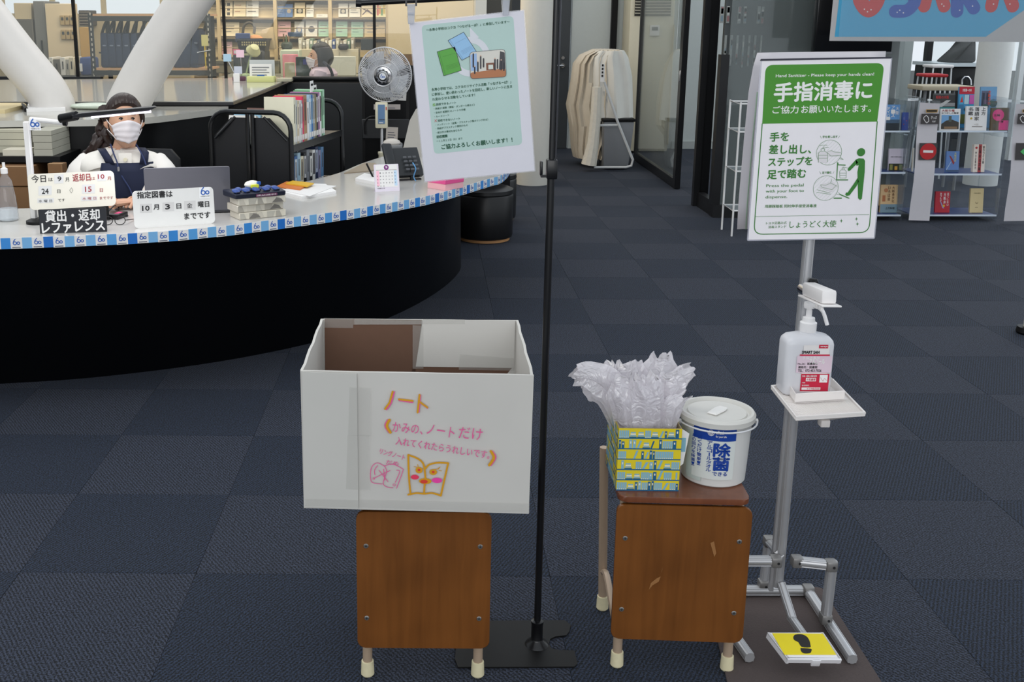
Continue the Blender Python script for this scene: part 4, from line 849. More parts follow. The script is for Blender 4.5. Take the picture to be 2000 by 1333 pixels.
# ------------------------------------------------------------ people
class Head:
    def __init__(s, M): s.M = M
    def p(s, a, e, off=0., bulge=True):
        x, y, z = math.sin(a)*math.cos(e), -math.cos(a)*math.cos(e), math.sin(e)
        tp = 1.0
        if z < 0: tp = 1-.30*(-z)**1.4
        yy = .092*y
        if z < 0 and y > 0: yy *= 1-.35*(-z)
        v = V((.071*x*tp, yy+(-.008 if (z < -.3 and y < 0) else 0)*min(1, (-z-.3)*2), .116*z))
        d = V((x, y, z*.8)).normalized()
        if bulge:
            off += .019*math.exp(-(a/.15)**2-((e+.14)/.15)**2) + .008*math.exp(-(a/.09)**2-((e-.06)/.2)**2)
            off -= .007*math.exp(-((abs(a)-.42)/.2)**2-((e-.1)/.11)**2)
            off += .003*math.exp(-(a/.22)**2-((e+.42)/.07)**2)
            off += .003*math.exp(-((abs(a)-.4)/.3)**2-((e-.27)/.07)**2)
        return s.M @ (v+d*off)
def make_head(root, body_mb, M, hair, hairm, short=False, down=True):
    hd = Head(M)
    # head joined to the body mesh (same surface)
    nA, nE = 40, 30
    rows = [[hd.p(-PI+2*PI*j/nA, -PI/2*.96+PI*.96*i/nE) for j in range(nA)] for i in range(nE+1)]
    R = body_mb.grid(rows, True); body_mb.cap(R[0], True); body_mb.cap(R[-1])
    for sd in (-1, 1):    # ears
        pts = [hd.p(sd*1.56+sd*.05*k, .10-.09*k*.8, .006+.004*math.sin(k), False) for k in range(5)]
        body_mb.tube(pts, [.006, .012, .013, .010, .006], 8)
    # eyes, brows
    fe = MB(mat((176, 160, 152), .4))
    for sd in (-1, 1):
        c = hd.p(sd*.40, .075, .001)
        rowsE = [[hd.p(sd*.40+.20*(u-.5)*1.35, .075+.075*(v_-.5)*(1-abs(2*u-1)**2)*1.3, .0022) for u in [i/8 for i in range(9)]] for v_ in (0, .5, 1)]
        fe.m(mat((176, 160, 152), .4)); fe.grid(rowsE)
        fe.m(mat((30, 20, 16), .2))
        fe.grid([[hd.p(sd*.40+.02+.13*(u-.5), .070+.078*(v_-.5)*(1-abs(2*u-1)**3), .0034) for u in [i/6 for i in range(7)]] for v_ in (0, .5, 1)])
        fe.tube([hd.p(sd*.40+.135*(t-.5)*2, .080+.048*(1-(2*t-1)**2), .0035) for t in [i/8 for i in range(9)]], [.0008]+[.0024]*7+[.0008], 6)
        fe.m(mat((66, 46, 38), .6)); fe.tube([hd.p(sd*.42+.17*(t-.5)*2, .25+.03*(1-(2*t-1)**2)-(.02*t*sd), .002) for t in [i/8 for i in range(9)]], [.0008]+[.0022]*7+[.0008], 6)
    fe.fin('eyes', root)
    # surgical mask with pleats and ear loops
    n = 22; rows = []
    for i in range(15):
        v_ = i/14; row = []
        for j in range(n+1):
            u = j/n*2-1; a = u*1.02
            e = lerp(-.02-.14*abs(u)**1.5, -.92+.18*abs(u), v_)
            o = .009+.010*math.exp(-(u/.5)**2)*(1-v_*.5)+.0016*math.sin(v_*22)+.0012*math.sin(u*9+v_*7)
            row.append(hd.p(a, e, o, False)+ (hd.M.to_3x3() @ V((0, -.012*math.exp(-(u/.28)**2)*(1-v_), 0))))
        rows.append(row)
    mk = MB(mat((232, 226, 228), .75)); mk.grid(rows); mo = mk.fin('face_mask', root)
    sm = mo.modifiers.new('thick', 'SOLIDIFY'); sm.thickness = .0012
    el = MB(mat((235, 232, 232), .6))
    for sd in (-1, 1):
        el.tube([hd.p(sd*1.0, -.16, .010, False), hd.p(sd*1.3, .0, .008, False), hd.p(sd*1.55, .16, .012, False)], .0018, 6)
        el.tube([hd.p(sd*1.0, -.72, .010, False), hd.p(sd*1.35, -.42, .008, False), hd.p(sd*1.62, -.22, .012, False)], .0018, 6)
    el.fin('ear_loops', mo)
    # hair: cap following the skull, strand ridges
    nA, nE = 72, 16; rows = []
    for i in range(nE+1):
        row = []
        for j in range(nA):
            a = -PI+2*PI*j/nA; f = abs(a)
            eb = .62 if f < .5 else (lerp(.62, .36, (f-.5)/.6) if f < 1.1 else (lerp(.36, (-.6 if short else .12), min(1, (f-1.1)/.35)) if f < 1.5 else lerp((-.6 if short else -.05), (-.75 if short else -.55), min(1, (f-1.5)/.6))))
            e = lerp(eb, PI/2*.985, (i/nE)); o = .013+.010*math.sin(min(1, i/nE*2.2)*PI/2)+.0022*math.sin(j*2.7+i*.5)*(1-i/nE)
            if i == 0: o = .003
            if short and f > 1.2: o += .012
            row.append(hd.p(a, e, o, False))
        rows.append(row)
    hb = MB(hairm); R = hb.grid(rows, True); hb.cap(R[-1]); hb.cap(R[0], True)
    ho = hb.fin('hair', root)
    return hd, ho
def hand(mb, wrist, dirv, up, s_=1., curl=.5, side=1):
    """palm and five separate curled fingers on the body mesh"""
    d = V(dirv).normalized(); u = V(up); u = (u-d*u.dot(d)).normalized(); r = d.cross(u)*side
    w = V(wrist); P = lambda a, b, c: w+d*a*s_+r*b*s_+u*c*s_
    rows = []
    for a, hw, ht in ((0, .024, .018), (.03, .032, .017), (.065, .040, .014), (.088, .039, .011)):
        rows.append([P(a, hw*math.cos(2*PI*k/10), ht*math.sin(2*PI*k/10)) for k in range(10)])
    R = mb.grid(rows, True); mb.cap(R[0], True); mb.cap(R[-1])
    for k, (b, L) in enumerate(((.030, .062), (.010, .072), (-.011, .067), (-.030, .052))):
        p0 = P(.075, b, 0); pts = [p0]; ang = 0; rr = [.0092]
        for q in (.42, .32, .26): ang += curl*(.55+.1*k); pts.append(pts[-1]+(d*math.cos(ang)-u*math.sin(ang)+r*b*.6)*L*q*s_); rr.append(rr[-1]*.92)
        mb.tube(catmull(pts, 2), [rr[min(3, i//2)]*s_ for i in range(7)], 8)
    mb.tube(catmull([P(.022, .024, -.004), P(.045, .046, -.012), P(.066, .052, -.022), P(.082, .046, -.03)], 2), [.011*s_]*5+[.009*s_, .007*s_], 8)

def rot(yaw, pit, rol=0): return M4.Rotation(yaw, 4, 'Z') @ M4.Rotation(pit, 4, 'X') @ M4.Rotation(rol, 4, 'Y')
# seated librarian
YW_ = 4.86
cx = W(236, 300, YW_).x; zp = lambda y: W(236, y, YW_).z; xp = lambda x: W(x, 300, YW_).x
pw = thing('person', 'woman in white blouse and navy apron with face mask seated behind the counter', 'person', (cx, YW_+.1, .0))
def ringpts(c, a, b, n=28, pw_=2.4):
    o = []
    for j in range(n):
        t = 2*PI*j/n; q = 2/pw_; ct, st = math.cos(t), math.sin(t)
        o.append((c[0]+a*math.copysign(abs(ct)**q, ct), c[1]+b*math.copysign(abs(st)**q, st), c[2]))
    return o
def torso(mb, levels, off=0.): 
    R = mb.grid([ringpts((x, y, z), a+off, b+off) for x, y, z, a, b in levels], True); mb.cap(R[0], True); mb.cap(R[-1])
BL = [(cx, YW_+.06, .47, .17, .13), (cx, YW_+.05, .62, .145, .11), (cx, YW_+.04, .74, .155, .115), (cx, YW_+.02, .84, .170, .118), (cx, YW_+.02, zp(330), .175, .110), (cx, YW_+.02, zp(312), .165, .095), (cx, YW_+.02, zp(300), .135, .075), (cx+.005, YW_+.015, zp(290), .082, .06)]
hc = W(243, 240, YW_-.03)
sk = MB(SKIN)
torso(sk, [(x, y, z, a-.012, b-.012) for x, y, z, a, b in BL])
sk.tube([V((cx+.003, YW_+.03, zp(312))), V((cx+.008, YW_+.02, zp(290))), V((hc.x, YW_+.015, zp(262)))], [.062, .048, .05], 18)
sh_l = V((xp(170), YW_+.02, zp(314))); sh_r = V((xp(303), YW_+.02, zp(314)))
el_l = V((xp(146), YW_-.02, .76)); el_r = V((xp(326), YW_-.02, .76))
wr_l = G(222, 402, .745); wr_l.z = .755; wr_r = V((xp(318), YW_-.30, .77))
for s_, e_, w_ in ((sh_l, el_l, wr_l), (sh_r, el_r, wr_r)): sk.tube(catmull([s_, s_.lerp(e_, .5), e_, e_.lerp(w_, .5), w_], 3), [.045]*4+[.04]*4+[.034]*3+[.026]*2, 12)
mp = G(242, 392, .76)
hand(sk, wr_l, (mp.x-wr_l.x, mp.y-wr_l.y, -.0), (0, 0, 1), .95, .45, -1)
hand(sk, wr_r, (-.5, -.8, -.05), (0, 0, 1), .95, .4, 1)
for sx in (-1, 1): sk.tube([V((cx+sx*.09, YW_+.06, .5)), V((cx+sx*.1, YW_-.14, .5)), V((cx+sx*.1, YW_-.17, .12)), V((cx+sx*.1, YW_-.2, .05))], [.08, .06, .045, .04], 12)
hd, ho = make_head(pw, sk, M4.Translation(hc) @ rot(.42, -.20, .03), None, HAIR)
sk.fin('body', pw)
hb = MB(HAIR)     # wavy tail over the shoulder, and side locks
def wp(x, y, Y): return W(x, y, Y)
for k, (path, r0) in enumerate([([(205, 214, 4.95), (206, 240, 5.0), (200, 258, 5.0), (190, 270, 4.98), (184, 284, 4.96), (176, 294, 4.97), (164, 302, 4.98)], .034), ([(208, 225, 4.93), (211, 248, 4.92), (206, 262, 4.9), (212, 276, 4.93), (204, 288, 4.94), (196, 298, 4.95)], .026), ([(203, 240, 4.97), (196, 256, 4.97), (201, 268, 4.95), (192, 282, 4.94), (186, 296, 4.95)], .028)]):
    C_ = catmull([wp(*q) for q in path], 4); n = len(C_)
    hs_ = MB(HAIR); hs_.tube(C_, [r0*(1-.6*i/n)*(1+.12*math.sin(i*1.7+k)) for i in range(n)], 10); hs_.fin('hair_strand', ho)
hs_ = MB(HAIR); hs_.tube(catmull([hd.p(-1.2, .6, .012, False), hd.p(-1.45, .3, .014, False), hd.p(-1.75, -.05, .012, False)], 4), .012, 8)
hs_.fin('hair_strand', ho); hs_ = MB(HAIR); hs_.tube(catmull([hd.p(1.1, .6, .010, False), hd.p(1.35, .3, .012, False), hd.p(1.6, .05, .010, False)], 4), .012, 8)
hs_.fin('hair_strand', ho); hb.bm.free()
BLO = mat((232, 228, 222), .75, no=.04, sc=14, bump=.25)
bl = MB(BLO); torso(bl, BL[:-1]+[(cx+.005, YW_+.015, zp(291), .088, .066)])
for s_, e_, w_ in ((sh_l, el_l, wr_l), (sh_r, el_r, wr_r)):
    C_ = catmull([s_+V((.02 if s_ is sh_l else -.02, 0, .0)), s_.lerp(e_, .5), e_, e_.lerp(w_, .75)], 4)
    bl.tube(C_, [(.055+.014*math.sin(min(1, i/7)*PI)+.002*math.sin(i*2)) for i in range(len(C_))], 16)
bo = bl.fin('blouse', pw)
# wide collar: cape around the shoulders
rows = []
for i, (yy, a, b) in enumerate([(289, .062, .052), (294, .10, .072), (301, .155, .092), (311, .196, .112), (326, .212, .132)]):
    row = []
    for j in range(37):
        t = PI*1.5+ .16 + (2*PI-.32)*j/36
        row.append((cx+a*math.cos(t), YW_+.015+b*math.sin(t), zp(yy)+(.012*math.sin(t*6) if i == 4 else 0)))
    rows.append(row)
mb = MB(mat((236, 232, 224), .75, bump=.2)); mb.grid(rows); co = mb.fin('collar', bo); sm = co.modifiers.new('thick', 'SOLIDIFY'); sm.thickness = .003
q = W(245, 312, YW_-.115); MB(mat((220, 214, 190), .3)).cyl((q.x, q.y, q.z), (q.x, q.y-.006, q.z), .009, n=14).fin('button', bo)
q2 = W(245, 312, YW_-.108); MB(mat((232, 228, 220), .7)).box(q2.x-.03, q2.x+.03, q2.y-.003, q2.y, q2.z-.035, q2.z+.03, .001, 1).fin('placket', bo)
APR = mat((26, 34, 60), .75, no=.06, sc=60)
def apo(x, y, dep): p = W(x, y, YW_); return p, dep
rows = []     # bib following the chest
for i in range(9):
    y = lerp(318, 470, i/8); row = []
    for j in range(13):
        u = j/12*2-1; xl = lerp(200, 190, min(1, i/3)); xr2 = lerp(294, 302, min(1, i/3)); x = lerp(xl, xr2, (u+1)/2)
        px_ = W(x, y, YW_-.1).x; du = (px_-cx)/.185
        row.append((px_, YW_+.015-.128*math.sqrt(max(.05, 1-abs(du)**2.4))-.004, W(245, y, YW_-.1).z))
    rows.append(row)
ap = MB(APR); ap.grid(rows); ao = ap.fin('apron', pw); sm = ao.modifiers.new('thick', 'SOLIDIFY'); sm.thickness = .003
for xs in ([(208, 322), (202, 310), (194, 297), (190, 291)], [(288, 322), (290, 310), (291, 298), (284, 289)]):
    a_ = [W(x, y, YW_-[.11, .12, .11, .05][k]) for k, (x, y) in enumerate(xs)]; b_ = [W(x+(16 if xs[0][0] < 240 else -16), y-1, YW_-[.125, .13, .115, .05][k]) for k, (x, y) in enumerate(xs)]
    st = MB(APR); st.grid([a_, b_]); so = st.fin('apron_strap', ao); sm = so.modifiers.new('thick', 'SOLIDIFY'); sm.thickness = .003; sm.offset = 0
mb = MB(mat((40, 52, 92), .6))
for C_ in ([(216, 282), (222, 300), (229, 318), (231, 330)], [(266, 282), (274, 296), (281, 310), (285, 322)], [(229, 322), (238, 344), (252, 366), (258, 380)]): mb.tube(catmull([W(x, y, YW_-[.075, .118, .128, .14][k]) for k, (x, y) in enumerate(C_)], 3), .0035, 6)
mb.fin('lanyard', pw); q = W(231, 326, YW_-.145); MB(CHROME).cyl(q, q+V((0, 0, -.02)), .005, n=8).fin('lanyard_clip', pw)
# office worker seen in profile
Y2 = 9.47; h2 = W(624, 114, Y2); p2 = thing('person', 'masked office worker in a lilac blouse with short black hair, in profile at a desk', 'person', (W(632, 150, Y2).x, Y2, 0))
s2 = MB(SKIN); c2 = W(632, 150, Y2).x
L2 = [(c2, Y2, .46, .15, .17), (c2, Y2, .75, .12, .16), (c2, Y2, W(0, 142, Y2).z, .125, .18), (c2-.005, Y2, W(0, 134, Y2).z, .10, .15), (c2-.01, Y2, W(0, 129, Y2).z, .06, .08)]
torso(s2, [(a, b, c, d-.01, e-.01) for a, b, c, d, e in L2]); s2.tube([V((c2-.01, Y2, W(0, 134, Y2).z)), V((h2.x+.015, Y2, h2.z-.06))], [.055, .045], 12)
sh2 = V((c2-.01, Y2-.15, W(0, 138, Y2).z)); el2 = V((c2-.06, Y2-.2, .86)); w2 = V((c2-.27, Y2-.12, .93))
s2.tube(catmull([sh2, sh2.lerp(el2, .5), el2, el2.lerp(w2, .5), w2], 3), [.04]*5+[.034]*5+[.026]*3, 10); hand(s2, w2, (-1, .1, -.2), (0, 0, 1), .9, .3)
for sx in (-1, 1): s2.tube([V((c2, Y2+sx*.08, .5)), V((c2-.36, Y2+sx*.09, .5)), V((c2-.4, Y2+sx*.09, .08))], [.08, .06, .045], 10)
hd2, ho2 = make_head(p2, s2, M4.Translation(h2) @ rot(-1.28, -.16), None, mat((26, 22, 24), .45, no=.3, sc=80), short=True)
s2.fin('body', p2)
LIL = mat((206, 186, 200), .75, bump=.3, sc=16); b2 = MB(LIL); torso(b2, L2); C_ = catmull([sh2, sh2.lerp(el2, .5), el2, el2.lerp(w2, .6)], 4); b2.tube(C_, [.056]*len(C_), 12); b2.fin('blouse', p2)
mb = MB(mat((30, 34, 50), .7)); mb.tube(catmull([W(632, 122, Y2-.1), W(642, 130, Y2-.17), W(648, 142, Y2-.19), W(650, 152, Y2-.19)], 3), .014, 6); mb.fin('apron_strap', p2)
def chair_office(lab, c, bx, m_, hz, w=.22, face=0.):
    t = thing('office_chair', lab, 'chair', c, face, group='office chairs')
    R_o = MW[t]
    mb = MB(m_, R_o); mb.box(-w, w, -.2, .22, .40, .45, .02); mb.fin('seat', t)
    mb = MB(m_, R_o); rows = [[(x, .24+.04*math.cos(x*4)-.02+.03*(z-.6), z) for x in [w*(-1+2*j/8)*(.82 if i in (0, 4) else 1) for j in range(9)]] for i, z in enumerate([.55, .6, hz-.14, hz-.05, hz])]
    mb.grid(rows); o = mb.fin('backrest', t); s_ = o.modifiers.new('t', 'SOLIDIFY'); s_.thickness = .035
    mb = MB(DGREY, R_o); mb.cyl((0, .05, .08), (0, .05, .4), .03); mb.tube([(0, .05, .39), (0, .3, .42), (0, .28, .6)], .015, 8); mb.fin('column', t)
    for k in range(5): a = 2*PI*k/5; MB(DGREY, R_o).tube([(0, .05, .1), (.25*math.cos(a), .05+.25*math.sin(a), .05)], .018, 8).fin('leg', t); 
    return t
chair_office('black office chair behind the librarian in the white blouse', (cx-.06, YW_+.13, 0), 0, mat((22, 24, 28), .7), W(140, 299, 5.1).z, .24)
c3 = W(658, 130, 9.8); chair_office('cream office chair beside the worker in lilac', (c3.x, Y2+.05, 0), 0, mat((206, 196, 170), .6), c3.z, .2, -PI/2+.15)

# ------------------------------------------------------------ things on the reception counter
YC0 = ZT
def signboard(name, lab, tl, tr, br, bl_, O, u, r, mt, th=.006):
    P = Pl(O, u, V((0, .12, 1))); t = thing(name, lab, 'sign', mtx=P.M)
    q = P.LL([tl, tr, br, bl_]); x0 = (q[0][0]+q[3][0])/2; x1 = (q[1][0]+q[2][0])/2; z1 = (q[0][1]+q[1][1])/2; z0 = (q[2][1]+q[3][1])/2
    MB(mt).prism(rrect(x0, z0, x1, z1, r), 0, th, 'y', .001).fin('board', t, local=True); return P, t, (x0, z0, x1, z1)
BRD = mat((226, 222, 208), .4); DRED = mat((150, 30, 44), .5)
O = G(58, 440, ZT); O2 = G(226, 430, ZT); O.z = O2.z = W(58, 410, O.y).z
P, t, b = signboard('date_sign', 'cream board with black and red Japanese loan dates above the black counter sign', (54, 343), (223, 331), (226, 402), (58, 411), O, O2-O, .018, BRD)
MB(BLACK).box(b[0]+.03, b[2]-.03, .006, .03, -(O.z-ZT), b[1]+.05).fin('stand', t, local=True)
mb = MB(INK); wn = MB(mat((214, 214, 212), .4)); rd = MB(DRED)
P.txt(mb, '今日', (62, 357), (90, 356), 14.5, -.001, .015); P.txt(mb, 'は', (95, 354), (103, 354), 6.5, -.001, .01)
P.txt(mb, '月', (128, 355), (135, 354.5), 8, -.001, .01)
P.txt(rd, '返却日', (142.5, 355), (177, 353), 14.5, -.001, .015); P.txt(rd, 'は', (178.5, 352), (186, 351.5), 6, -.001, .01); P.txt(rd, '月', (210, 352.5), (217, 352), 7, -.001, .01)
def win(x0, y0, x1, y1): wn.flat(P.LL([(x0, y0), (x1, y0-1), (x1, y1-1), (x0, y1)]), -.0005)
win(106, 359, 124, 341.5); win(190, 354, 207.5, 338.5); win(75, 382, 101, 364); win(160, 378.5, 185.5, 361); win(73, 397, 105.5, 388); win(158, 393, 190, 384)
P.txt(mb, '9', (112.5, 354), (120, 354), 9, -.001, .02); P.txt(rd, '10', (191.5, 349.5), (204, 349), 8.5, -.001, .02); P.txt(mb, '24', (82, 379), (95, 378.5), 10, -.001, .02); P.txt(rd, '15', (166.5, 375), (179, 374.5), 10, -.001, .02)
P.txt(mb, '日', (111.5, 377.5), (118, 377.5), 7, -.001, .01); P.txt(rd, '日', (195, 375), (201, 375), 7, -.001, .01); P.txt(mb, 'です', (113.5, 394), (127, 393.5), 5.5, -.001, .01); P.txt(rd, 'までです', (195, 390), (221, 389), 5.5, -.001, .01)
P.txt(mb, '水 曜 日', (75.5, 396), (102, 395), 5.5, -.001, .005); P.txt(rd, '水 曜 日', (161, 391), (188, 390), 5.5, -.001, .005)
mb.stroke(P.LL([(139.5, 367), (142.5, 372), (139.5, 377), (136, 372), (139.5, 367)]), .001, -.001)
wn.fin('date_windows', t, local=True, kind='stuff'); mb.fin('black_lettering', t, local=True); rd.fin('red_lettering', t, local=True)
O = G(78, 457, ZT); O2 = G(208, 453, ZT)
P, t, b = signboard('counter_sign', 'black counter sign with white hand-cut Japanese lettering', (75, 411), (207, 405), (208.5, 453), (79, 458), O, O2-O, .002, mat((20, 23, 32), .5), .012)
mb = MB(WHITE); P.txt(mb, '貸出・返却', (89, 434), (195, 430), 22, -.001, .03, 3); P.txt(mb, 'レファレンス', (83, 457), (205, 450.5), 20, -.001, .035, 3); mb.fin('lettering', t, local=True)
O = G(264, 447, ZT); O2 = G(422, 436, ZT)
P, t, b = signboard('deadline_sign', 'white board with black Japanese return deadline and blue emblem before the laptop', (257, 375), (415, 364), (421.5, 436), (264, 447), O, O2-O, .016, mat((230, 229, 226), .4))
MB(WHITE).box(b[0]+.01, b[2]-.01, .006, .07, 0, .004).fin('foot', t, local=True)
mb = MB(INK); P.txt(mb, '指定図書は', (268, 388), (337, 385), 13, -.001, .03)
wn = MB(mat((212, 210, 208), .4)); win(273.5, 416, 297, 399); win(317.5, 413, 340, 396); win(359.5, 410, 382, 393)
wn.fin('date_windows', t, local=True, kind='stuff')
P.txt(mb, '10', (278, 412), (292, 411.5), 9.5, -.001, .035); P.txt(mb, '月', (300, 410), (310.5, 409.5), 10, -.001, .03); P.txt(mb, '3', (323, 409), (332, 408.5), 9.5, -.001, .04); P.txt(mb, '日', (345, 408), (354, 407.5), 10, -.001, .03)
P.txt(mb, '金', (365, 407), (376, 406.5), 10, -.001, .01); P.txt(mb, '曜日', (387, 405), (408.5, 404), 11, -.001, .03); P.txt(mb, 'までです', (360.5, 429), (411, 425.5), 12, -.001, .03)
mb.fin('lettering', t, local=True)
ek = MB(mat((244, 244, 244), .5)); ek.flat(P.LL([(389.5, 388), (410, 387), (409.5, 365.5), (389, 366.5)]), -.0006); c = P.L(400, 374.5); logo60(ek, c[0], c[1], .036, -.0012); ek.m(INK); P.txt(ek, '大阪観光大学', (391.5, 385.5), (409, 384.5), 3, -.0012); ek.fin('emblem', t, local=True)
# LED desk lamp with its tag
lb = G(62, 436, ZT); Yl = lb.y
lp = thing('led_lamp', 'black LED lamp bar on a white post reaching over the counter before the librarian', 'lamp', lb)
MB(BLACK).lathe([(.05, 0), (.05, .012), (.03, .02)], (lb.x+.03, lb.y, ZT), 24).fin('base', lp)
MB(WHITE).box(W(55, 330, Yl+.02).x, W(66, 330, Yl+.02).x, Yl+.0, Yl+.022, ZT+.01, W(60, 238, Yl).z, .003, 1).fin('post', lp)
MB(WHITE).cyl(W(60, 233, Yl), W(124, 240, Yl-.06), .010, n=10).fin('arm', lp)
MB(BLACK).cyl(W(124, 240, Yl-.06), W(131, 241, Yl-.06), .012, n=10).cyl(W(118, 232, Yl-.06), W(150, 226, Yl-.08), .018, n=12).fin('joint', lp)
a = W(140, 228, Yl-.1); b = W(306, 212, Yl-.02); P = Pl(a, b-a, V((0, -.06, 1)))
L = (b-a).length
MB(mat((22, 22, 26), .3), P.M).prism([(0, -.008), (L-.03, -.007), (L, .004), (L-.005, .007), (.04, .009), (0, .006)], 0, .04, 'y', .003).fin('lamp_head', lp)
mb = MB(mat((244, 236, 255), .4, em=1.5), P.M); mb.box(L*.22, L*.93, -.004, .036, -.014, -.007, .001, 1); o = mb.fin('light_strip', lp)
lpq = bpy.data.lights.new('led_strip', 'AREA'); lpq.shape = 'RECTANGLE'; lpq.size = .4; lpq.size_y = .05; lpq.energy = 1.2; lpq.color = (.95, .92, 1); lq = bpy.data.objects.new('led_strip', lpq); col.objects.link(lq); lq.location = a.lerp(b, .6)+V((0, .03, -.03))
q = W(59, 254, Yl-.015); r = W(79, 232, Yl-.015); ek = MB(mat((246, 246, 248), .5)); ek.box(q.x, r.x, Yl-.022, Yl-.018, q.z, r.z); logo60(ek, (q.x+r.x)/2, (q.z+r.z)/2+.004, .038, Yl-.0232); ek.m(INK); ek.text('大阪観光大学', q.x+.005, q.z+.003, r.x-.004, q.z+.009, Yl-.0235); ek.fin('emblem_card', lp)
# clear pump bottle
b0 = G(10, 434, ZT); bt = thing('clear_bottle', 'clear plastic bottle half full of sanitiser at the left end of the counter', 'bottle', (b0.x, b0.y+.04, ZT))
PETG = glass((236, 240, 244), .10, .04); c_ = (b0.x, b0.y+.035, ZT)
MB(PETG).lathe([(.038, 0), (.043, .006), (.042, .03), (.036, .10), (.026, .165), (.012, .19), (.012, .2)], c_, 28).fin('body', bt); MB(mat((214, 224, 232), .1, al=.35)).lathe([(.036, .004), (.040, .01), (.038, .05), (.001, .051)], c_, 24).fin('liquid', bt)
MB(WHITE).lathe([(.014, .195), (.014, .215), (.006, .22), (.006, .24)], c_, 16).fin('cap', bt)
# laptop
a = G(290, 428, ZT); b = G(440, 415, ZT); a = V((a.x, a.y+.17, ZT+.012)); b = V((b.x+.02, b.y+.20, ZT+.012))
a = W(286, 416, 4.33); b = W(448, 408, 4.40); a.z = b.z = ZT+.015
P = Pl(a, b-a, V((0, -.22, 1))); lt_ = thing('laptop', 'open grey laptop seen from behind its lid on the counter', 'laptop', mtx=P.M)
q = P.LL([(288, 334), (450, 321)]); w_ = (P.L(449, 400)[0]+q[1][0])/2
MB(mat((112, 112, 120), .35, me=.4)).prism(rrect(0, 0, w_, (q[0][1]+q[1][1])/2, .008), 0, .007, 'y', .001).fin('lid', lt_, local=True)
lw = MB(mat((70, 70, 76), .4), P.M); fr = frame(a, b-a, (0, 0, 1)); lw.fr = fr; lw.box(0, w_, .01, .24, -.014, -.002, .003, 1); lw.fin('keyboard_base', lt_)
MB(RED, fr).box(-.012, -.002, .03, .05, .02, .04, .003, 1).fin('usb_stick', lt_)
# mouse, card reader, glasses, cables
q = G(244, 399, ZT); ms = thing('mouse', 'black computer mouse under the librarian hand', 'mouse', q); MB(BLACK).ball((q.x, q.y+.02, ZT+.014), .03, 16, .9, 1.5, .5).fin('shell', ms); MB(DGREY).tube(catmull([(q.x-.01, q.y-.02, ZT+.01), (q.x-.04, q.y-.08, ZT+.004), (q.x-.08, q.y-.03, ZT+.004)], 4), .002, 6).fin('cable', ms)
q = G(231, 430, ZT); r = G(258, 420, ZT); P = Pl(q, r-q, V((0, 0, 1))); cr2 = thing('card_reader', 'small black card reader with pink mark beside the black counter sign', 'reader', mtx=P.M)
MB(mat((24, 22, 24), .35)).box(0, .085, 0, .07, 0, .022, .003).fin('body', cr2, local=True); MB(PINK).box(.02, .06, .01, .03, .022, .0226).fin('mark', cr2, local=True); MB(RED).tube([(0.04, .07, .012), (.0, .12, .006), (-.05, .16, .006)], .003, 6).fin('red_cable', cr2, local=True)
q = G(226, 441, ZT); gl = thing('eyeglasses', 'pair of dark-rimmed eyeglasses lying beside the card reader', 'eyeglasses', q)
for k in (0, 1): MB(BLACK).tube([(q.x-.035+.05*k+.021*math.cos(t), q.y+.01+.004*k+.006*math.sin(t), ZT+.018+.016*math.sin(t)) for t in [2*PI*i/14 for i in range(14)]], .0018, 6, closed=True).fin('rim', gl)
MB(BLACK).tube([(q.x-.056, q.y+.01, ZT+.02), (q.x-.05, q.y+.12, ZT+.004)], .0018, 6).tube([(q.x+.037, q.y+.014, ZT+.02), (q.x+.045, q.y+.12, ZT+.004)], .0018, 6).fin('temple', gl)
q = G(213, 420, ZT); cb = MB(mat((26, 26, 28), .5))
cb.tube(catmull([(q.x, q.y+.15, ZT+.004), (q.x+.01, q.y+.05, ZT+.03), (q.x-.005, q.y-.01, ZT+.004), (q.x+.04, q.y-.05, ZT+.004), (q.x+.09, q.y-.04, ZT+.004), (q.x+.03, q.y+.0, ZT+.012), (q.x+.02, q.y+.08, ZT+.004)], 6), .003, 6); tag(cb.fin('cable'), 'tangled black cables between the black sign and the card reader', 'cable')
# tissue boxes stack and tray on top
A0 = G(437, 407, ZT); B0 = G(466, 431, ZT); C0 = G(557, 422, ZT)
u = (C0-B0); P = Pl(B0, u, V((0, 0, 1))); wx = u.length; dy = .11
TB = [mat(c, .45, no=.12, sc=40) for c in ((206, 200, 184), (196, 190, 176), (212, 206, 190))]
hz = W(466, 415, B0.y).z-ZT; hh = (W(466, 389, B0.y).z-ZT)/3
for k in range(3):
    M = P.M @ M4.Translation(((.004, -.003, .002)[k], (.0, .003, -.002)[k], hh*k)) @ M4.Rotation((.0, .03, -.02)[k], 4, 'Z')
    t = thing('tissue_box', '%s of three pale printed tissue boxes stacked on the counter' % ['bottom', 'middle', 'top'][k], 'tissue box', mtx=M, group='tissue boxes in a stack')
    MB(TB[k]).box(0, wx, 0, dy, .0005, hh-.0005, .002, 1).fin('carton', t, local=True)
    mb = MB(mat((150, 146, 136), .5))
    for j in range(5): x = wx*(.02+.19*j); mb.m([mat((176, 172, 160), .5), mat((160, 155, 144), .5), mat((190, 184, 170), .5)][(j+k) % 3]); mb.flat([(x, .002), (x+wx*.13, .002), (x+wx*.08+(.02 if j % 2 else -.0), hh-.003), (x+.0, hh-.003)], -.0008)
    mb.m(mat((112, 108, 102), .5)); mb.flat([(wx*(.7-.5*(k == 0)), .004), (wx*(.95-.5*(k == 0)), .004), (wx*(.9-.5*(k == 0)), hh*.6), (wx*(.8-.5*(k == 0)), hh*.8)], -.0012)
    mb.fin('carton_print', t, local=True)
ty = thing('leaflet_tray', 'dark printed tray of blue wrapped packets on top of the tissue boxes', 'tray', mtx=P.M @ M4.Translation((-.012, -.006, hh*3)))
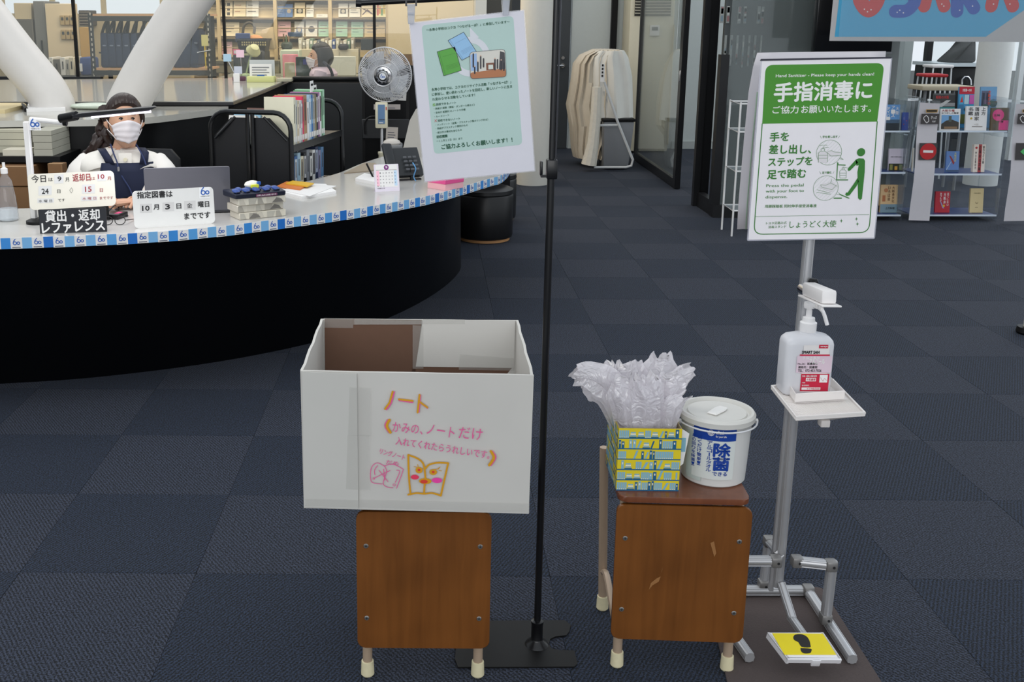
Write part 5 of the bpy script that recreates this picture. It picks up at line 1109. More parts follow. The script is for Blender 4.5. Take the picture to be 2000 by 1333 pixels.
MB(mat((30, 34, 50), .45)).hexa([(0, 0, 0), (wx+.014, 0, 0), (wx+.02, dy+.01, 0), (-.01, dy+.01, 0)], [(0, -.004, .02), (wx+.014, -.004, .02), (wx+.022, dy+.01, .026), (-.012, dy+.01, .026)], .003, 1).fin('tray', ty, local=True)
mb = MB(mat((110, 60, 90), .5)); mb.flat(rrect(wx*.42, .003, wx*.88, .015, .005), -.005); mb.m(WHITE); mb.text('お申し込み＆お問い合わせ', wx*.45, .006, wx*.85, .0125, -.006, .02); mb.fin('tray_lettering', ty, local=True)
pk = mat((48, 74, 140), .35)
for k in range(9):
    t = thing('blue_packet', 'small blue wrapped packet in the tray, %s from the left' % ORD[k], 'packet', mtx=P.M @ M4.Translation((wx*(.0+.105*k), .02+.03*(k % 2), hh*3+.030)) @ M4.Rotation(.3*(-1)**k, 4, 'Z') @ M4.Rotation(.3, 4, 'X'), group='blue packets in the tray')
    MB(pk).ball((0, 0, 0), .016, 10, 1, 1.2, .5).fin('packet', t, local=True); MB(mat((26, 32, 56), .4)).box(-.010, .010, -.019, -.015, -.004, .003, .001, 1).fin('seam', t, local=True)
cdy = thing('candy_bag', 'crumpled clear sweet bag with yellow label on top of the tray', 'bag', mtx=P.M @ M4.Translation((wx*.42, .06, hh*3+.045)))
MB(mat((226, 226, 210), .3, bump=.8, sc=60)).ball((0, 0, 0), .03, 12, 1.15, .8, .6).fin('bag', cdy, local=True); MB(mat((216, 220, 60), .4)).box(-.015, .02, -.028, -.02, -.012, .004, .002, 1).fin('yellow_label', cdy, local=True); MB(BLUE).box(.014, .03, -.026, -.016, .0, .014, .002, 1).fin('blue_label', cdy, local=True)
# loose papers, booklets, calendar, notepad, pen
def flatpaper(name, lab, cat_, pts, z, th, mt, extra=None):
    ps = [G(x, y, z) for x, y in pts]; mb = MB(mt); mb.prism([(p.x, p.y) for p in ps][::-1], z, z+th, 'z')
    return tag(mb.fin(name), lab, cat_)
flatpaper('paper_stack', 'stack of printed white papers beside the tissue boxes', 'paper', [(545, 378), (590, 389), (657, 378), (636, 364), (560, 362)], ZT, .012, PAPER)
flatpaper('paper_sheet', 'loose white sheet on top of the paper stack', 'paper', [(550, 372), (605, 384), (657, 364), (600, 360)], ZT+.0125, .002, mat((228, 226, 224), .6))
flatpaper('booklet', 'orange and white booklet under the yellow one', 'booklet', [(541, 366), (586, 372), (603, 362), (560, 357)], ZT+.015, .007, mat((206, 120, 60), .5))
flatpaper('booklet', 'yellow booklet on top of the papers', 'booklet', [(558, 360), (600, 366), (613, 360), (572, 355)], ZT+.0225, .006, mat((222, 176, 50), .5))
flatpaper('notepad', 'white notepad lying left of the calendar', 'notepad', [(694, 354), (733, 362), (750, 352), (712, 344)], ZT, .016, PAPER)
flatpaper('paper_sheet', 'thin sheet under the notepad near the calendar', 'paper', [(689, 357), (728, 366), (748, 356), (708, 348)], ZT-.0005, .0004, mat((206, 206, 210), .5))
flatpaper('cardboard_sheet', 'brown cardboard sheet at the back edge of the counter', 'cardboard', [(672, 340), (720, 336), (752, 330), (730, 320), (712, 320)], ZT, .006, mat((150, 136, 116), .6))
q = G(732, 352, ZT); tag(MB(BLACK).cyl(W(731, 351, q.y), W(716, 320, q.y+.05), .005, n=8).fin('pen'), 'black pen leaning behind the calendar', 'pen')
a = G(733, 375, ZT); b = G(781, 373, ZT); P = Pl(a, b-a, V((0, .25, 1))); cl = thing('desk_calendar', 'small desk calendar showing month nine with a purple header disc', 'calendar', mtx=P.M)
w_ = P.L(781, 374)[0]; h_ = P.L(750, 321)[1]
MB(mat((222, 214, 226), .4)).prism(rrect(0, 0, w_, h_, .004), 0, .003, 'y').fin('board', cl, local=True); MB(mat((206, 196, 210), .4)).hexa([(0, .0, 0), (w_, .0, 0), (w_, .08, 0), (0, .08, 0)], [(0, .003, .01), (w_, .003, .01), (w_, .08, .002), (0, .08, .002)]).fin('foot', cl, local=True)
mb = MB(WHITE); mb.rect(w_*.06, h_*.16, w_*.94, h_*.98, -.0006); mb.m(mat((120, 40, 120), .5)); mb.disc(w_*.5, h_*.88, w_*.1, -.001); mb.m(WHITE); mb.text('9', w_*.46, h_*.84, w_*.54, h_*.92, -.0015, .03); mb.m(mat((244, 190, 206), .5)); mb.rect(w_*.08, h_*.2, w_*.2, h_*.76, -.001); mb.m(mat((190, 214, 236), .5)); mb.rect(w_*.8, h_*.2, w_*.92, h_*.76, -.001)
mb.m(mat((90, 90, 96), .5))
d = 0
for r_ in range(5):
    for c_ in range(7):
        d += 1
        if d > 1 and d-1 <= 30: mb.text(str(d-1), w_*(.1+.12*c_), h_*(.66-.12*r_), w_*(.14+.12*c_), h_*(.70-.12*r_), -.0016, .02, 0, 1)
mb.m(mat((70, 60, 70), .5)); mb.rect(w_*.08, h_*.78, w_*.92, h_*.79, -.0014); mb.text('大阪観光大学', w_*.08, h_*.1, w_*.4, h_*.135, -.0016, .02); mb.fin('month_sheet', cl, local=True)
# desk phone
q = G(812, 356, ZT); ph = thing('desk_telephone', 'black desk telephone on a tilted stand behind the hanging poster', 'telephone', q)
a0 = W(783, 348, q.y+.12); M = M4.Translation((q.x-.055, q.y+.05, ZT)) @ M4.Rotation(.35, 4, 'Z')
PHM = mat((30, 33, 36), .4)
MB(PHM, M).hexa([(-.08, -.02, .03), (.10, -.02, .03), (.10, .02, .01), (-.08, .02, .01)], [(-.08, .09, .16), (.10, .09, .16), (.10, .12, .15), (-.08, .12, .15)], .006).fin('body', ph)
MB(PHM, M).hexa([(-.10, -.03, .045), (-.045, -.03, .045), (-.045, .0, .04), (-.10, .0, .04)], [(-.10, .08, .19), (-.045, .08, .19), (-.045, .10, .175), (-.10, .10, .175)], .012).fin('handset', ph)
MB(PHM, M).box(.03, .05, -.01, .01, .0, .06, .003).box(-.06, -.04, .06, .08, .0, .1, .003).box(-.07, .09, .0, .10, 0, .008).fin('stand', ph)
mb = MB(mat((90, 94, 98), .4), M)
for i in range(4):
    for j in range(3): y = lerp(.0, .05, i/3); mb.box(.0+.026*j, .018+.026*j, y-.022, y-.012, .058+y*1.1, .066+y*1.1)
mb.fin('keys', ph, kind='stuff'); MB(mat((90, 150, 200), .4)).tube(catmull([W(806, 318, q.y), W(812, 330, q.y-.02), W(808, 345, q.y), (q.x, q.y, ZT+.006)], 5), .003, 6).fin('blue_cord', ph)
# pink box
a = G(870, 374, ZT); b = G(906, 368, ZT); c = G(916, 356, ZT)
P = Pl(a+V((0, .02, 0)), b-a, V((0, 0, 1))); pk_ = thing('pink_box', 'two-tone pink box at the right end of the counter under the hanging poster', 'box', mtx=P.M)
w_ = (b-a).length*.98; MB(mat((240, 180, 186), .5)).box(0, w_, 0, .12, 0, .03, .001, 1).fin('lower_tray', pk_, local=True); MB(mat((232, 84, 148), .5)).box(-.002, w_+.002, -.002, .122, .03, .058, .001, 1).fin('lid', pk_, local=True)
# translucent sheet leaning at the back corner
Ysh = 6.2; pts = [(752, 340), (788, 318), (826, 318), (826, 204), (812, 214), (800, 236), (785, 300), (765, 326)]
mb = MB(mat((176, 172, 164), .5)); L_2 = [W(x, y, Ysh+.001*(x-750)) for x, y in pts]
front = [(p.x, p.y-.1*(.9-p.z)*0, p.z) for p in L_2]; back = [(p[0], p[1]+.012, p[2]) for p in front]
A_ = mb.vs(front); B_ = mb.vs(back); mb.f(A_); mb.f(B_[::-1])
for i in range(len(A_)): mb.f([A_[i], B_[i], B_[(i+1) % len(A_)], A_[(i+1) % len(A_)]])
tag(mb.fin('plastic_sheet'), 'pale grey curved plastic screen rising behind the telephone', 'screen')
# things on the rear lower counter
flat2 = lambda name, lab, cat_, pts, z, th, mt: flatpaper(name, lab, cat_, pts, z, th, mt)
flat2('envelope_stack', 'stack of yellow envelopes at the far left of the rear counter', 'envelope', [(-60, 222), (10, 222), (52, 211), (40, 205), (-60, 204)], ZL, .022, mat((214, 196, 150), .6))
cp = thing('clipped_papers', 'white papers in a black clip lying by the left column base', 'paper', G(90, 218, ZL)); ps = [G(x, y, ZL) for x, y in [(52, 219), (128, 217), (126, 207), (56, 207)]]
MB(PAPER).prism([(p.x, p.y) for p in ps][::-1], ZL, ZL+.02, 'z').fin('sheets', cp); MB(BLACK).cyl((ps[0].x, ps[0].y, ZL+.012), (ps[3].x, ps[3].y-.1, ZL+.012), .014, n=8).fin('clip', cp)
q = G(190, 214, ZL); mb = MB(mat((196, 206, 190), .25, bump=1., sc=40)); mb.ball((q.x+.0, q.y, ZL+.02), .06, 14, 3.0, 1.0, .35); tag(mb.fin('plastic_wrap'), 'flat crumpled clear plastic bag behind the lamp bar', 'bag')
# open shelving at the left with paper stacks and cartons
Ysf = 5.3; sf = thing('low_shelving', 'black open shelving under the rear counter at the left', 'shelves', (W(40, 320, Ysf).x, Ysf, 0))
xa = W(-120, 320, Ysf).x; xb = W(118, 320, Ysf).x; zs1 = W(60, 306, Ysf).z
MB(BLACK).box(xa, xb, Ysf, Ysf+.36, zs1-.03, zs1).fin('shelf', sf)
for x in (xa, xb-.03): MB(BLACK).box(x, x+.03, Ysf+.0, Ysf+.36, 0, zs1-.03).fin('side_panel', sf)
for i, (x0, x1, y0, c) in enumerate([(-60, 32, 258, (188, 184, 164)), (4, 56, 292, (206, 200, 182)), (66, 100, 255, (172, 170, 156))]):
    p = W(x0, 305, Ysf+.03); q = W(x1, y0, Ysf+.03); t = MB(mat(c, .7, no=.1, sc=8, bump=.3)); z = zs1; k = 0
    yy0 = Ysf+.03 if i != 0 else Ysf+.16
    while z < q.z-.002: dz = min(.035, q.z-z); t.box(p.x+rnd.random()*.008, q.x-rnd.random()*.008, yy0, yy0+(.12 if i != 2 else .28), z, z+dz-.002); z += dz
    tag(t.fin('paper_stack'), ['tall pale paper stack at the far left of the low shelving', 'shorter cream paper stack in front on the low shelving', 'grey-green paper stack right of the white lamp post'][i], 'paper stack', 'paper stacks on the low shelving', 'stuff' if 0 else None)
for i, (x0, x1, y0, y1) in enumerate([(-60, 54, 328, 366), (-60, 54, 368, 405), (96, 118, 322, 405)]):
    p = W(x0, y1, Ysf-.12); q = W(x1, y0, Ysf-.12); t = thing('carton', ['upper brown cardboard carton at the far left', 'lower brown cardboard carton at the far left', 'narrow brown carton beside the black office chair'][i], 'carton', (q.x, Ysf, max(0, p.z)), group='brown cartons')
    z0_ = p.z if i == 0 else 0.0
    MB(mat((126, 92, 60), .75, no=.06)).box(p.x, q.x, Ysf-.1, Ysf+.22 if i < 2 else Ysf-.02, z0_+.001, q.z, .004, 1).fin('carton_body', t); MB(mat((160, 124, 84), .5)).box(p.x, q.x, Ysf-.1, Ysf-.06, q.z, q.z+.001).fin('tape', t)
# ------------------------------------------------------------ book truck
A = W(413, 300, 5.35); B = W(569, 300, 5.25); C = W(668, 262, 6.05); dT = V((C.x-B.x, C.y-B.y, 0)); A.z = B.z = 0; C.z = 0
Dn = A+dT; zTop = W(490, 219, 5.3).z; zS1 = W(570, 287, 5.25).z; zS2 = W(600, 366, 5.6).z
tr = thing('book_truck', 'black tubular book truck loaded with books behind the laptop', 'cart', (A+B)/2)
TB_ = mat((16, 17, 19), .25, spec=.6)
def hoop(a, b, zt):
    r = .09; u = (b-a).normalized(); P_ = [a+V((0, 0, .08))]+[a+V((0, 0, zt-r))]
    for k in range(1, 6): t = PI/2*k/5; P_.append(a+u*(r-r*math.cos(t))+V((0, 0, zt-r+r*math.sin(t))))
    for k in range(0, 6): t = PI/2*k/5; P_.append(b-u*(r-r*math.sin(t))+V((0, 0, zt-r+r*math.cos(t))))
    return P_+[b+V((0, 0, .08))]
MB(TB_).tube(hoop(A, B, zTop), .013, 10).fin('end_hoop', tr); MB(TB_).tube(hoop(Dn, V((C.x, C.y, 0)), zTop), .013, 10).fin('end_hoop', tr)
uu = (B-A).normalized(); wT = (B-A).length; PMt = mat((26, 27, 30), .4)
for s0_, s1_ in ((.012, wT*.46), (wT*.54, wT-.012)):
    P = Pl(A+V((0, .012, 0)), uu, V((0, 0, 1))); c_ = .10; zt = zTop-.03
    q = [(s0_, .15), (s1_, .15), (s1_, zt), (s0_+c_, zt), (s0_, zt-c_)] if s0_ < .1 else [(s0_, .15), (s1_, .15), (s1_, zt-c_), (s1_-c_, zt), (s0_, zt)]
    MB(PMt, P.M).prism(q, 0, .004, 'y').fin('end_panel', tr)
for t_ in (.47, .53): MB(TB_).cyl(A.lerp(B, t_)+V((0, 0, .12)), A.lerp(B, t_)+V((0, 0, zTop)), .011, n=8).fin('centre_post', tr)
MB(TB_).cyl(W(420, 270, 5.33), W(459, 228, 5.33), .007, n=8).fin('corner_bar', tr); MB(TB_).cyl(W(515, 229, 5.25), W(561, 276, 5.23), .007, n=8).fin('corner_bar', tr)
fT = frame(B, dT, (0, 0, 1)); LT = dT.length; nT = fT.col[1].to_3d()  # local y points to the far side
for z in (zS1, zS2, .16):
    MB(TB_, fT).box(.03, LT-.02, 0, wT, z-.02, z, .003, 1).fin('shelf', tr); MB(TB_, fT).box(0.01, LT-.01, -.006, 0, z-.03, z+.006).fin('shelf_lip', tr)
MB(TB_, fT).box(0, LT, wT*.49, wT*.5, zS1, zS1+.12).fin('divider', tr)
for a in (A, B, Dn, V((C.x, C.y, 0))): MB(DGREY).lathe([(.03, 0), (.035, .03), (.03, .06), (.012, .08)], (a.x, a.y, 0), 12).fin('caster', tr)
def tbook(s_, th, h, dep, y0, z, c, lab, lean=0., grp='books on the truck', lbl=(232, 230, 224), band=None):
    M = fT @ M4.Translation((s_, y0, z+.001)) @ M4.Rotation(lean, 4, 'Y')
    mb = MB(mat(c, .4)); mb.box(0, th, 0, .002, 0, h).box(0, .0015, .002, dep, 0, h).box(th-.0015, th, .002, dep, 0, h)
    mb.m(PGS).box(.002, th-.002, .002, dep-.003, .003, h-.003)
    mb.m(mat(lbl, .5)).rect(th*.1, .012, th*.9, .04, -.0006)
    if band: mb.m(mat(band, .45)); mb.rect(th*.15, h*.35, th*.85, h*.92, -.0005)
    mb.m(mat((60, 60, 66), .6)).rect(th*.35, h*.45, th*.6, h*.85, -.0009)
    o = mb.fin('truck_book'); o.matrix_world = M; return tag(o, lab, 'book', grp)
TBK = [('cream', (224, 220, 196), .018, .24, None), ('pale grey', (196, 200, 196), .014, .225, None), ('beige', (206, 190, 160), .018, .22, (232, 222, 200)), ('white', (226, 224, 220), .014, .22, (196, 170, 170)), ('light grey', (190, 190, 190), .016, .218, (230, 230, 228)), ('hot pink', (222, 60, 100), .014, .235, None), ('tan', (176, 138, 104), .03, .24, (150, 110, 90)), ('white', (236, 234, 232), .02, .20, None), ('pale blue', (170, 200, 222), .02, .235, (220, 230, 236)), ('blue', (70, 120, 180), .016, .235, (140, 180, 210)), ('grey', (150, 156, 160), .018, .232, (200, 200, 196)), ('khaki', (150, 140, 100), .015, .232, None), ('dark', (60, 64, 74), .018, .236, (220, 220, 218)), ('mauve', (170, 120, 160), .016, .24, (226, 220, 226)), ('white', (232, 232, 232), .016, .238, (110, 70, 90)), ('green', (110, 160, 120), .015, .245, None), ('pale green', (176, 216, 186), .018, .25, None)]
s_ = .07
for k, (nm, c, th, h, bd) in enumerate(TBK):
    th *= LT/.50
    if s_+th > LT-.06: break
    tbook(s_, th-.001, h, .16, .012, zS1, c, '%s-spined book on the upper shelf of the truck, %s from the near end' % (nm, ORD[k]), .05 if k < 5 else 0, band=bd); s_ += th
s_ = .05
for k, (nm, c, th, h, bd) in enumerate([('white', (230, 228, 222), .018, .15, None), ('pale blue', (150, 190, 214), .014, .15, (230, 230, 230)), ('cream', (222, 212, 190), .016, .15, None), ('white', (236, 234, 230), .016, .16, (150, 60, 60)), ('brown', (110, 80, 70), .018, .17, (226, 220, 214)), ('white', (230, 230, 230), .02, .16, None), ('grey', (160, 160, 156), .018, .15, None)]):
    th *= 1.7; tbook(s_, th, h, .15, wT*.52, zS1, c, '%s book in the far row of the truck top, %s from the near end' % (nm, ORD[k]), .35, 'books in the far row of the truck', band=bd); s_ += th+.03
s_ = .02
LBK = [('dark green', (40, 80, 80), None), ('blue', (60, 100, 150), (200, 206, 210)), ('pale blue', (160, 190, 206), None), ('cream', (220, 214, 190), (150, 140, 120)), ('black', (30, 32, 38), (200, 200, 200)), ('grey', (130, 134, 140), None), ('black and white', (40, 40, 44), (230, 230, 226)), ('white', (226, 226, 222), (60, 60, 66)), ('navy', (40, 50, 80), (170, 180, 200)), ('mauve', (130, 130, 160), None), ('steel blue', (90, 130, 170), None)]
for k, (nm, c, bd) in enumerate(LBK):
    th = .026*LT/.5
    if s_+th > LT-.08: break
    tbook(s_, th, .19+.012*(k % 3), .15, .012, zS2, c, '%s-spined book on the lower shelf of the truck, %s from the near end' % (nm, ORD[k]), .04, 'books on the lower truck shelf', band=bd); s_ += th+.003
for k, (s0_, z, h) in enumerate([(.52, zS1, .30), (.58, zS1, .275), (.25, zS2, .24), (.5, zS2, .25)]):
    M = fT @ M4.Translation((LT*s0_+.04, .06, z+h*.75)); mb = MB(WHITE, M).box(0, .05, 0, .002, 0, h*.25); mb.m(INK).rect(.008, h*.16, .042, h*.2, -.0005); o = mb.fin('divider_card')
    tag(o, ['white index card standing among the upper truck books', 'taller white index card near the far end of the upper truck books', 'white index card among the lower truck books', 'taller white index card among the lower truck books'][k], 'card', 'index cards in the truck')
# ------------------------------------------------------------ fan
YF = 6.9; fc = W(752, 146, YF); fb = W(746, 330, YF)
fn = thing('pedestal_fan', 'silver and cream pedestal fan with wire guard and emblem on its hub', 'fan', (fb.x, YF+.1, 0)); WIR = mat((214, 214, 216), .3, me=.5)
MF = M4.Translation(fc) @ M4.Rotation(-.22, 4, 'Z') @ M4.Rotation(.12, 4, 'X'); Rf = .178
g = MB(WIR, MF)
for k in range(96):
    a = 2*PI*k/96; ca_, sa_ = math.cos(a), math.sin(a); ca2, sa2 = math.cos(a+.3), math.sin(a+.3)
    g.tube([(ca2*.06, -.055, sa2*.06), (ca_*Rf*.55, -.055, sa_*Rf*.55), (ca_*Rf*.9, -.035, sa_*Rf*.9), (ca_*Rf, .0, sa_*Rf), (ca_*Rf*.85, .05, sa_*Rf*.85), (ca_*.07, .07, sa_*.07)], .0013, 4, caps=False)
g.fin('wire_guard', fn, kind='stuff')
rg = MB(WIR, MF)
for r_, y, w_ in ((Rf, 0, .004), (Rf*.62, -.056, .0018), (Rf*.37, -.057, .004)): rg.tube([(r_*math.cos(2*PI*k/40), y, r_*math.sin(2*PI*k/40)) for k in range(40)], w_, 6, closed=True)
rg.fin('guard_rings', fn)
h_ = MB(CHROME, MF @ M4.Rotation(PI/2, 4, 'X')); h_.lathe([(.055, .050), (.058, .058), (.045, .064), (.036, .064), (.034, .060), (.022, .062), (.001, .062)], (0, 0, 0), 28); ho_ = h_.fin('hub', fn)
mb = MB(mat((90, 90, 94), .4), MF)
for k in range(10): a = 2*PI*k/10; mb.flat([(.036*math.cos(a+q)+(0), .036*math.sin(a+q)) for q in (0,)]+[(.047*math.cos(a), .047*math.sin(a)), (.047*math.cos(a+.3), .047*math.sin(a+.3)), (.036*math.cos(a+.3), .036*math.sin(a+.3))], -.0652)
mb.fin('hub_slots', ho_, kind='stuff')
ek = MB(mat((240, 242, 244), .4), MF); ek.disc(0, 0, .022, -.0655); logo60(ek, 0, .0, .03, -.066); ek.fin('emblem', ho_)
BLD = mat((206, 210, 216), .22, al=.55)
for k in range(5):
    a0 = 2*PI*k/5+.3; rows = [[(r_*math.cos(a0+w_*lerp(.5, 1.0, r_/.15)), .0+.035*(w_-.5), r_*math.sin(a0+w_*lerp(.5, 1.0, r_/.15))) for w_ in (0, .25, .5, .75, 1)] for r_ in (.03, .07, .11, .14, .155)]
    b_ = MB(BLD, MF); b_.grid(rows); o = b_.fin('blade', fn); sm = o.modifiers.new('t', 'SOLIDIFY'); sm.thickness = .002
MB(mat((200, 202, 206), .4), MF @ M4.Rotation(-PI/2, 4, 'X')).lathe([(.03, .0), (.06, .06), (.055, .12), (.02, .16)], (0, 0, 0), 20).fin('motor_housing', fn)
CRM = mat((222, 216, 190), .45); p = W(733, 251, YF-.02); q = W(757, 200, YF-.02)
MB(CRM).box(p.x, q.x, YF-.02, YF+.03, p.z, q.z, .008).fin('control_box', fn); MB(mat((96, 130, 168), .35)).box(p.x+.018, q.x-.018, YF-.024, YF-.02, p.z+.03, q.z-.015, .001, 1).fin('control_panel', fn)
mb = MB(mat((50, 60, 80), .4))
for k in range(3): mb.box(p.x+.028+.012*k, p.x+.036+.012*k, YF-.026, YF-.0235, p.z+.055, p.z+.062)
mb.m(WHITE).box(p.x+.025, q.x-.03, YF-.026, YF-.0235, p.z+.035, p.z+.04); mb.m(RED).box(q.x-.012, q.x-.006, YF-.0225, YF-.019, q.z-.05, q.z-.03); mb.fin('buttons', fn, kind='stuff')
MB(WIR).cyl((fb.x, YF+.005, .0+W(746, 300, YF).z), (fb.x, YF+.005, p.z), .009, n=12).fin('thin_pole', fn); MB(CRM).lathe([(.022, .03), (.022, W(746, 303, YF).z), (.026, W(746, 301, YF).z), (.026, W(746, 297, YF).z)], (fb.x, YF+.005, 0), 16).fin('lower_pole', fn)
MB(CRM).cyl((fb.x+.02, YF-.02, W(746, 307, YF).z), (fb.x+.045, YF-.03, W(746, 307, YF).z), .01, n=10).fin('clamp_knob', fn); MB(CRM).lathe([(.17, 0), (.175, .015), (.15, .03), (.03, .045)], (fb.x, YF+.005, 0), 32).fin('base', fn)
# cart behind the fan
Yk = 7.25; ct = thing('equipment_cart', 'black equipment cart with papers behind the fan', 'cart', (W(757, 300, Yk).x, Yk+.1, 0))
xa, xb = W(707, 240, Yk).x, W(799, 240, Yk).x; zk = W(750, 233, Yk).z
MB(mat((30, 32, 35), .45)).box(xa+.0, xb, Yk, Yk+.03, W(0, 270, Yk).z, zk, .004, 1).fin('panel', ct)
for x in (xa, xb-.02): MB(BLACK).box(x, x+.02, Yk+.03, Yk+.05, .0, W(0, 165, Yk).z).fin('post', ct)
MB(BLACK).box(xa, xb, Yk, Yk+.3, .25, .28).fin('shelf', ct)
MB(BLACK).tube(catmull([W(714, 262, Yk-.02), W(713, 240, Yk-.02), W(722, 229, Yk-.02), W(744, 228, Yk-.02)], 4), .007, 8).fin('side_rail', ct)
def cpaper(lab, x0, y0, x1, y1, Y, lines=0, tilt=0., c=(220, 216, 210)):
    p = W(x0, y1, Y); q = W(x1, y0, Y); mb = MB(mat(c, .6)); M = M4.Translation((p.x, Y, p.z)) @ M4.Rotation(tilt, 4, 'Y'); mb.box(0, q.x-p.x, 0, .003, 0, q.z-p.z)
    mb.m(mat((110, 110, 116), .6))
    for k in range(lines): z = (q.z-p.z)*(.2+.6*k/max(1, lines)); mb.rect((q.x-p.x)*.15, z, (q.x-p.x)*(.8-.1*(k % 2)), z+.006, -.0006)
    o = mb.fin('notice'); o.matrix_world = M; return tag(o, lab, 'paper')
cpaper('white notice with round stamp taped behind the fan', 762, 168, 793, 195, Yk-.004, 3, .06); cpaper('printed label strip on the cart rail behind the fan', 730, 204, 782, 214, Yk-.004, 1, 0, (196, 186, 180)); cpaper('curling receipt hanging under the cart', 753, 248, 776, 280, Yk-.006, 4, .05, (206, 196, 186))
wb_ = thing('wastebasket', 'grey wastebasket with crumpled paper under the cart', 'wastebasket', (W(768, 300, 7.0).x, 7.05, 0)); p = W(750, 335, 6.95); q = W(786, 285, 6.95); cxw = (p.x+q.x)/2
MB(mat((120, 122, 124), .5)).hexa([(p.x+.02, 6.97, .005), (q.x-.02, 6.97, .005), (q.x-.02, 7.13, .005), (p.x+.02, 7.13, .005)], [(p.x, 6.95, q.z), (q.x, 6.95, q.z), (q.x, 7.15, q.z), (p.x, 7.15, q.z)], .01).fin('body', wb_)
MB(mat((206, 200, 192), .5, bump=.8, sc=30)).ball((cxw-.01, 7.03, q.z+.01), .06, 12, 1.0, .8, .5).fin('crumpled_paper', wb_)
# ------------------------------------------------------------ school chairs
WD = wood((88, 50, 16), (130, 78, 32), 12, .32); SEATW = wood((84, 44, 28), (128, 76, 50), 12, .3); LEGM = mat((176, 154, 132), .35, me=.15); CAPM = mat((216, 206, 170), .6, no=.1, sc=60, bump=.3)
def chair(loc, rz, lab):
    t = thing('school_chair', lab, 'chair', loc, rz, 'school chairs used as stands')
    w = .1315
    for sx in (-1, 1):
        MB(LEGM).tube([(sx*w, .0, .02), (sx*w, .0, .43), (sx*w*.98, .03, .444)], .0115, 12).fin('leg', t, local=True)
        MB(LEGM).tube([(sx*.138, .25, .02), (sx*.15, .262, .44), (sx*.15, .262, .455)], .0115, 12).fin('leg', t, local=True)
        MB(LEGM).tube(catmull([(sx*.14, .245, .11), (sx*.137, .2, .125), (sx*.134, .1, .1), (sx*w, .012, .085)], 4), .009, 8).fin('side_stretcher', t, local=True)
        for y in (0, .25): xx = w if y == 0 else .138; MB(CAPM).lathe([(.013, .0), (.016, .004), (.0148, .034), (.0145, .038), (.0115, .039)], (sx*xx, y, 0), 16).fin('foot_cap', t, local=True)
    MB(LEGM).tube([(-.13, .25, .40), (.13, .25, .40)], .008, 8).fin('rear_rail', t, local=True)
    pts = rrect(-.150, -.028, .150, .25, .02); P_ = MB(SEATW).prism(pts, .443, .458, 'z', .002); P_.fin('seat', t, local=True)
    P_ = MB(WD).prism(rrect(-.153, .090, .156, .437, .018), -.028, -.017, 'y', .0015); pn = P_.fin('front_panel', t, local=True)
    for sx in (-1, 1):
        for z in (.352, .168):
            s_ = MB(mat((150, 148, 144), .35, me=.8)); s_.cyl((sx*.131, -.0278, z), (sx*.131, -.0298, z), .0062, .0045, 14)
            s_.m(INK).box(sx*.131-.003, sx*.131+.003, -.0302, -.0297, z-.0006, z+.0006).box(sx*.131-.0006, sx*.131+.0006, -.0302, -.0297, z-.003, z+.003); s_.fin('screw', t, local=True)
    return t
f1 = G(718, 1325); f2 = G(933, 1325); c1 = (f1+f2)/2; c1.y += .012
chair((c1.x, c1.y, 0), math.atan2(f2.y-f1.y, f2.x-f1.x)-.01, 'brown wooden school chair carrying the white note box')
f1 = G(1206, 1306); f2 = G(1422, 1314); c2_ = (f1+f2)/2; c2_.y += .012; rz2 = math.atan2(f2.y-f1.y, f2.x-f1.x)
t2 = chair((c2_.x, c2_.y, 0), rz2, 'brown wooden school chair carrying the bag box and wipes bucket, panel scuffed')
mb = MB(mat((150, 104, 60), .5)); 
for pts in ([(.0, 0), (.008, .012), (.022, .022), (.026, .036), (.016, .03), (.004, .018)], [(.02, .03), (.028, .05), (.03, .062), (.026, .045)], [(.135, .125), (.143, .13), (.15, .10), (.146, .09)]): mb.flat([(x-.07, z+.222) for x, z in pts], -.0287)
mb.fin('scuff_mark', t2, local=True, kind='stuff')

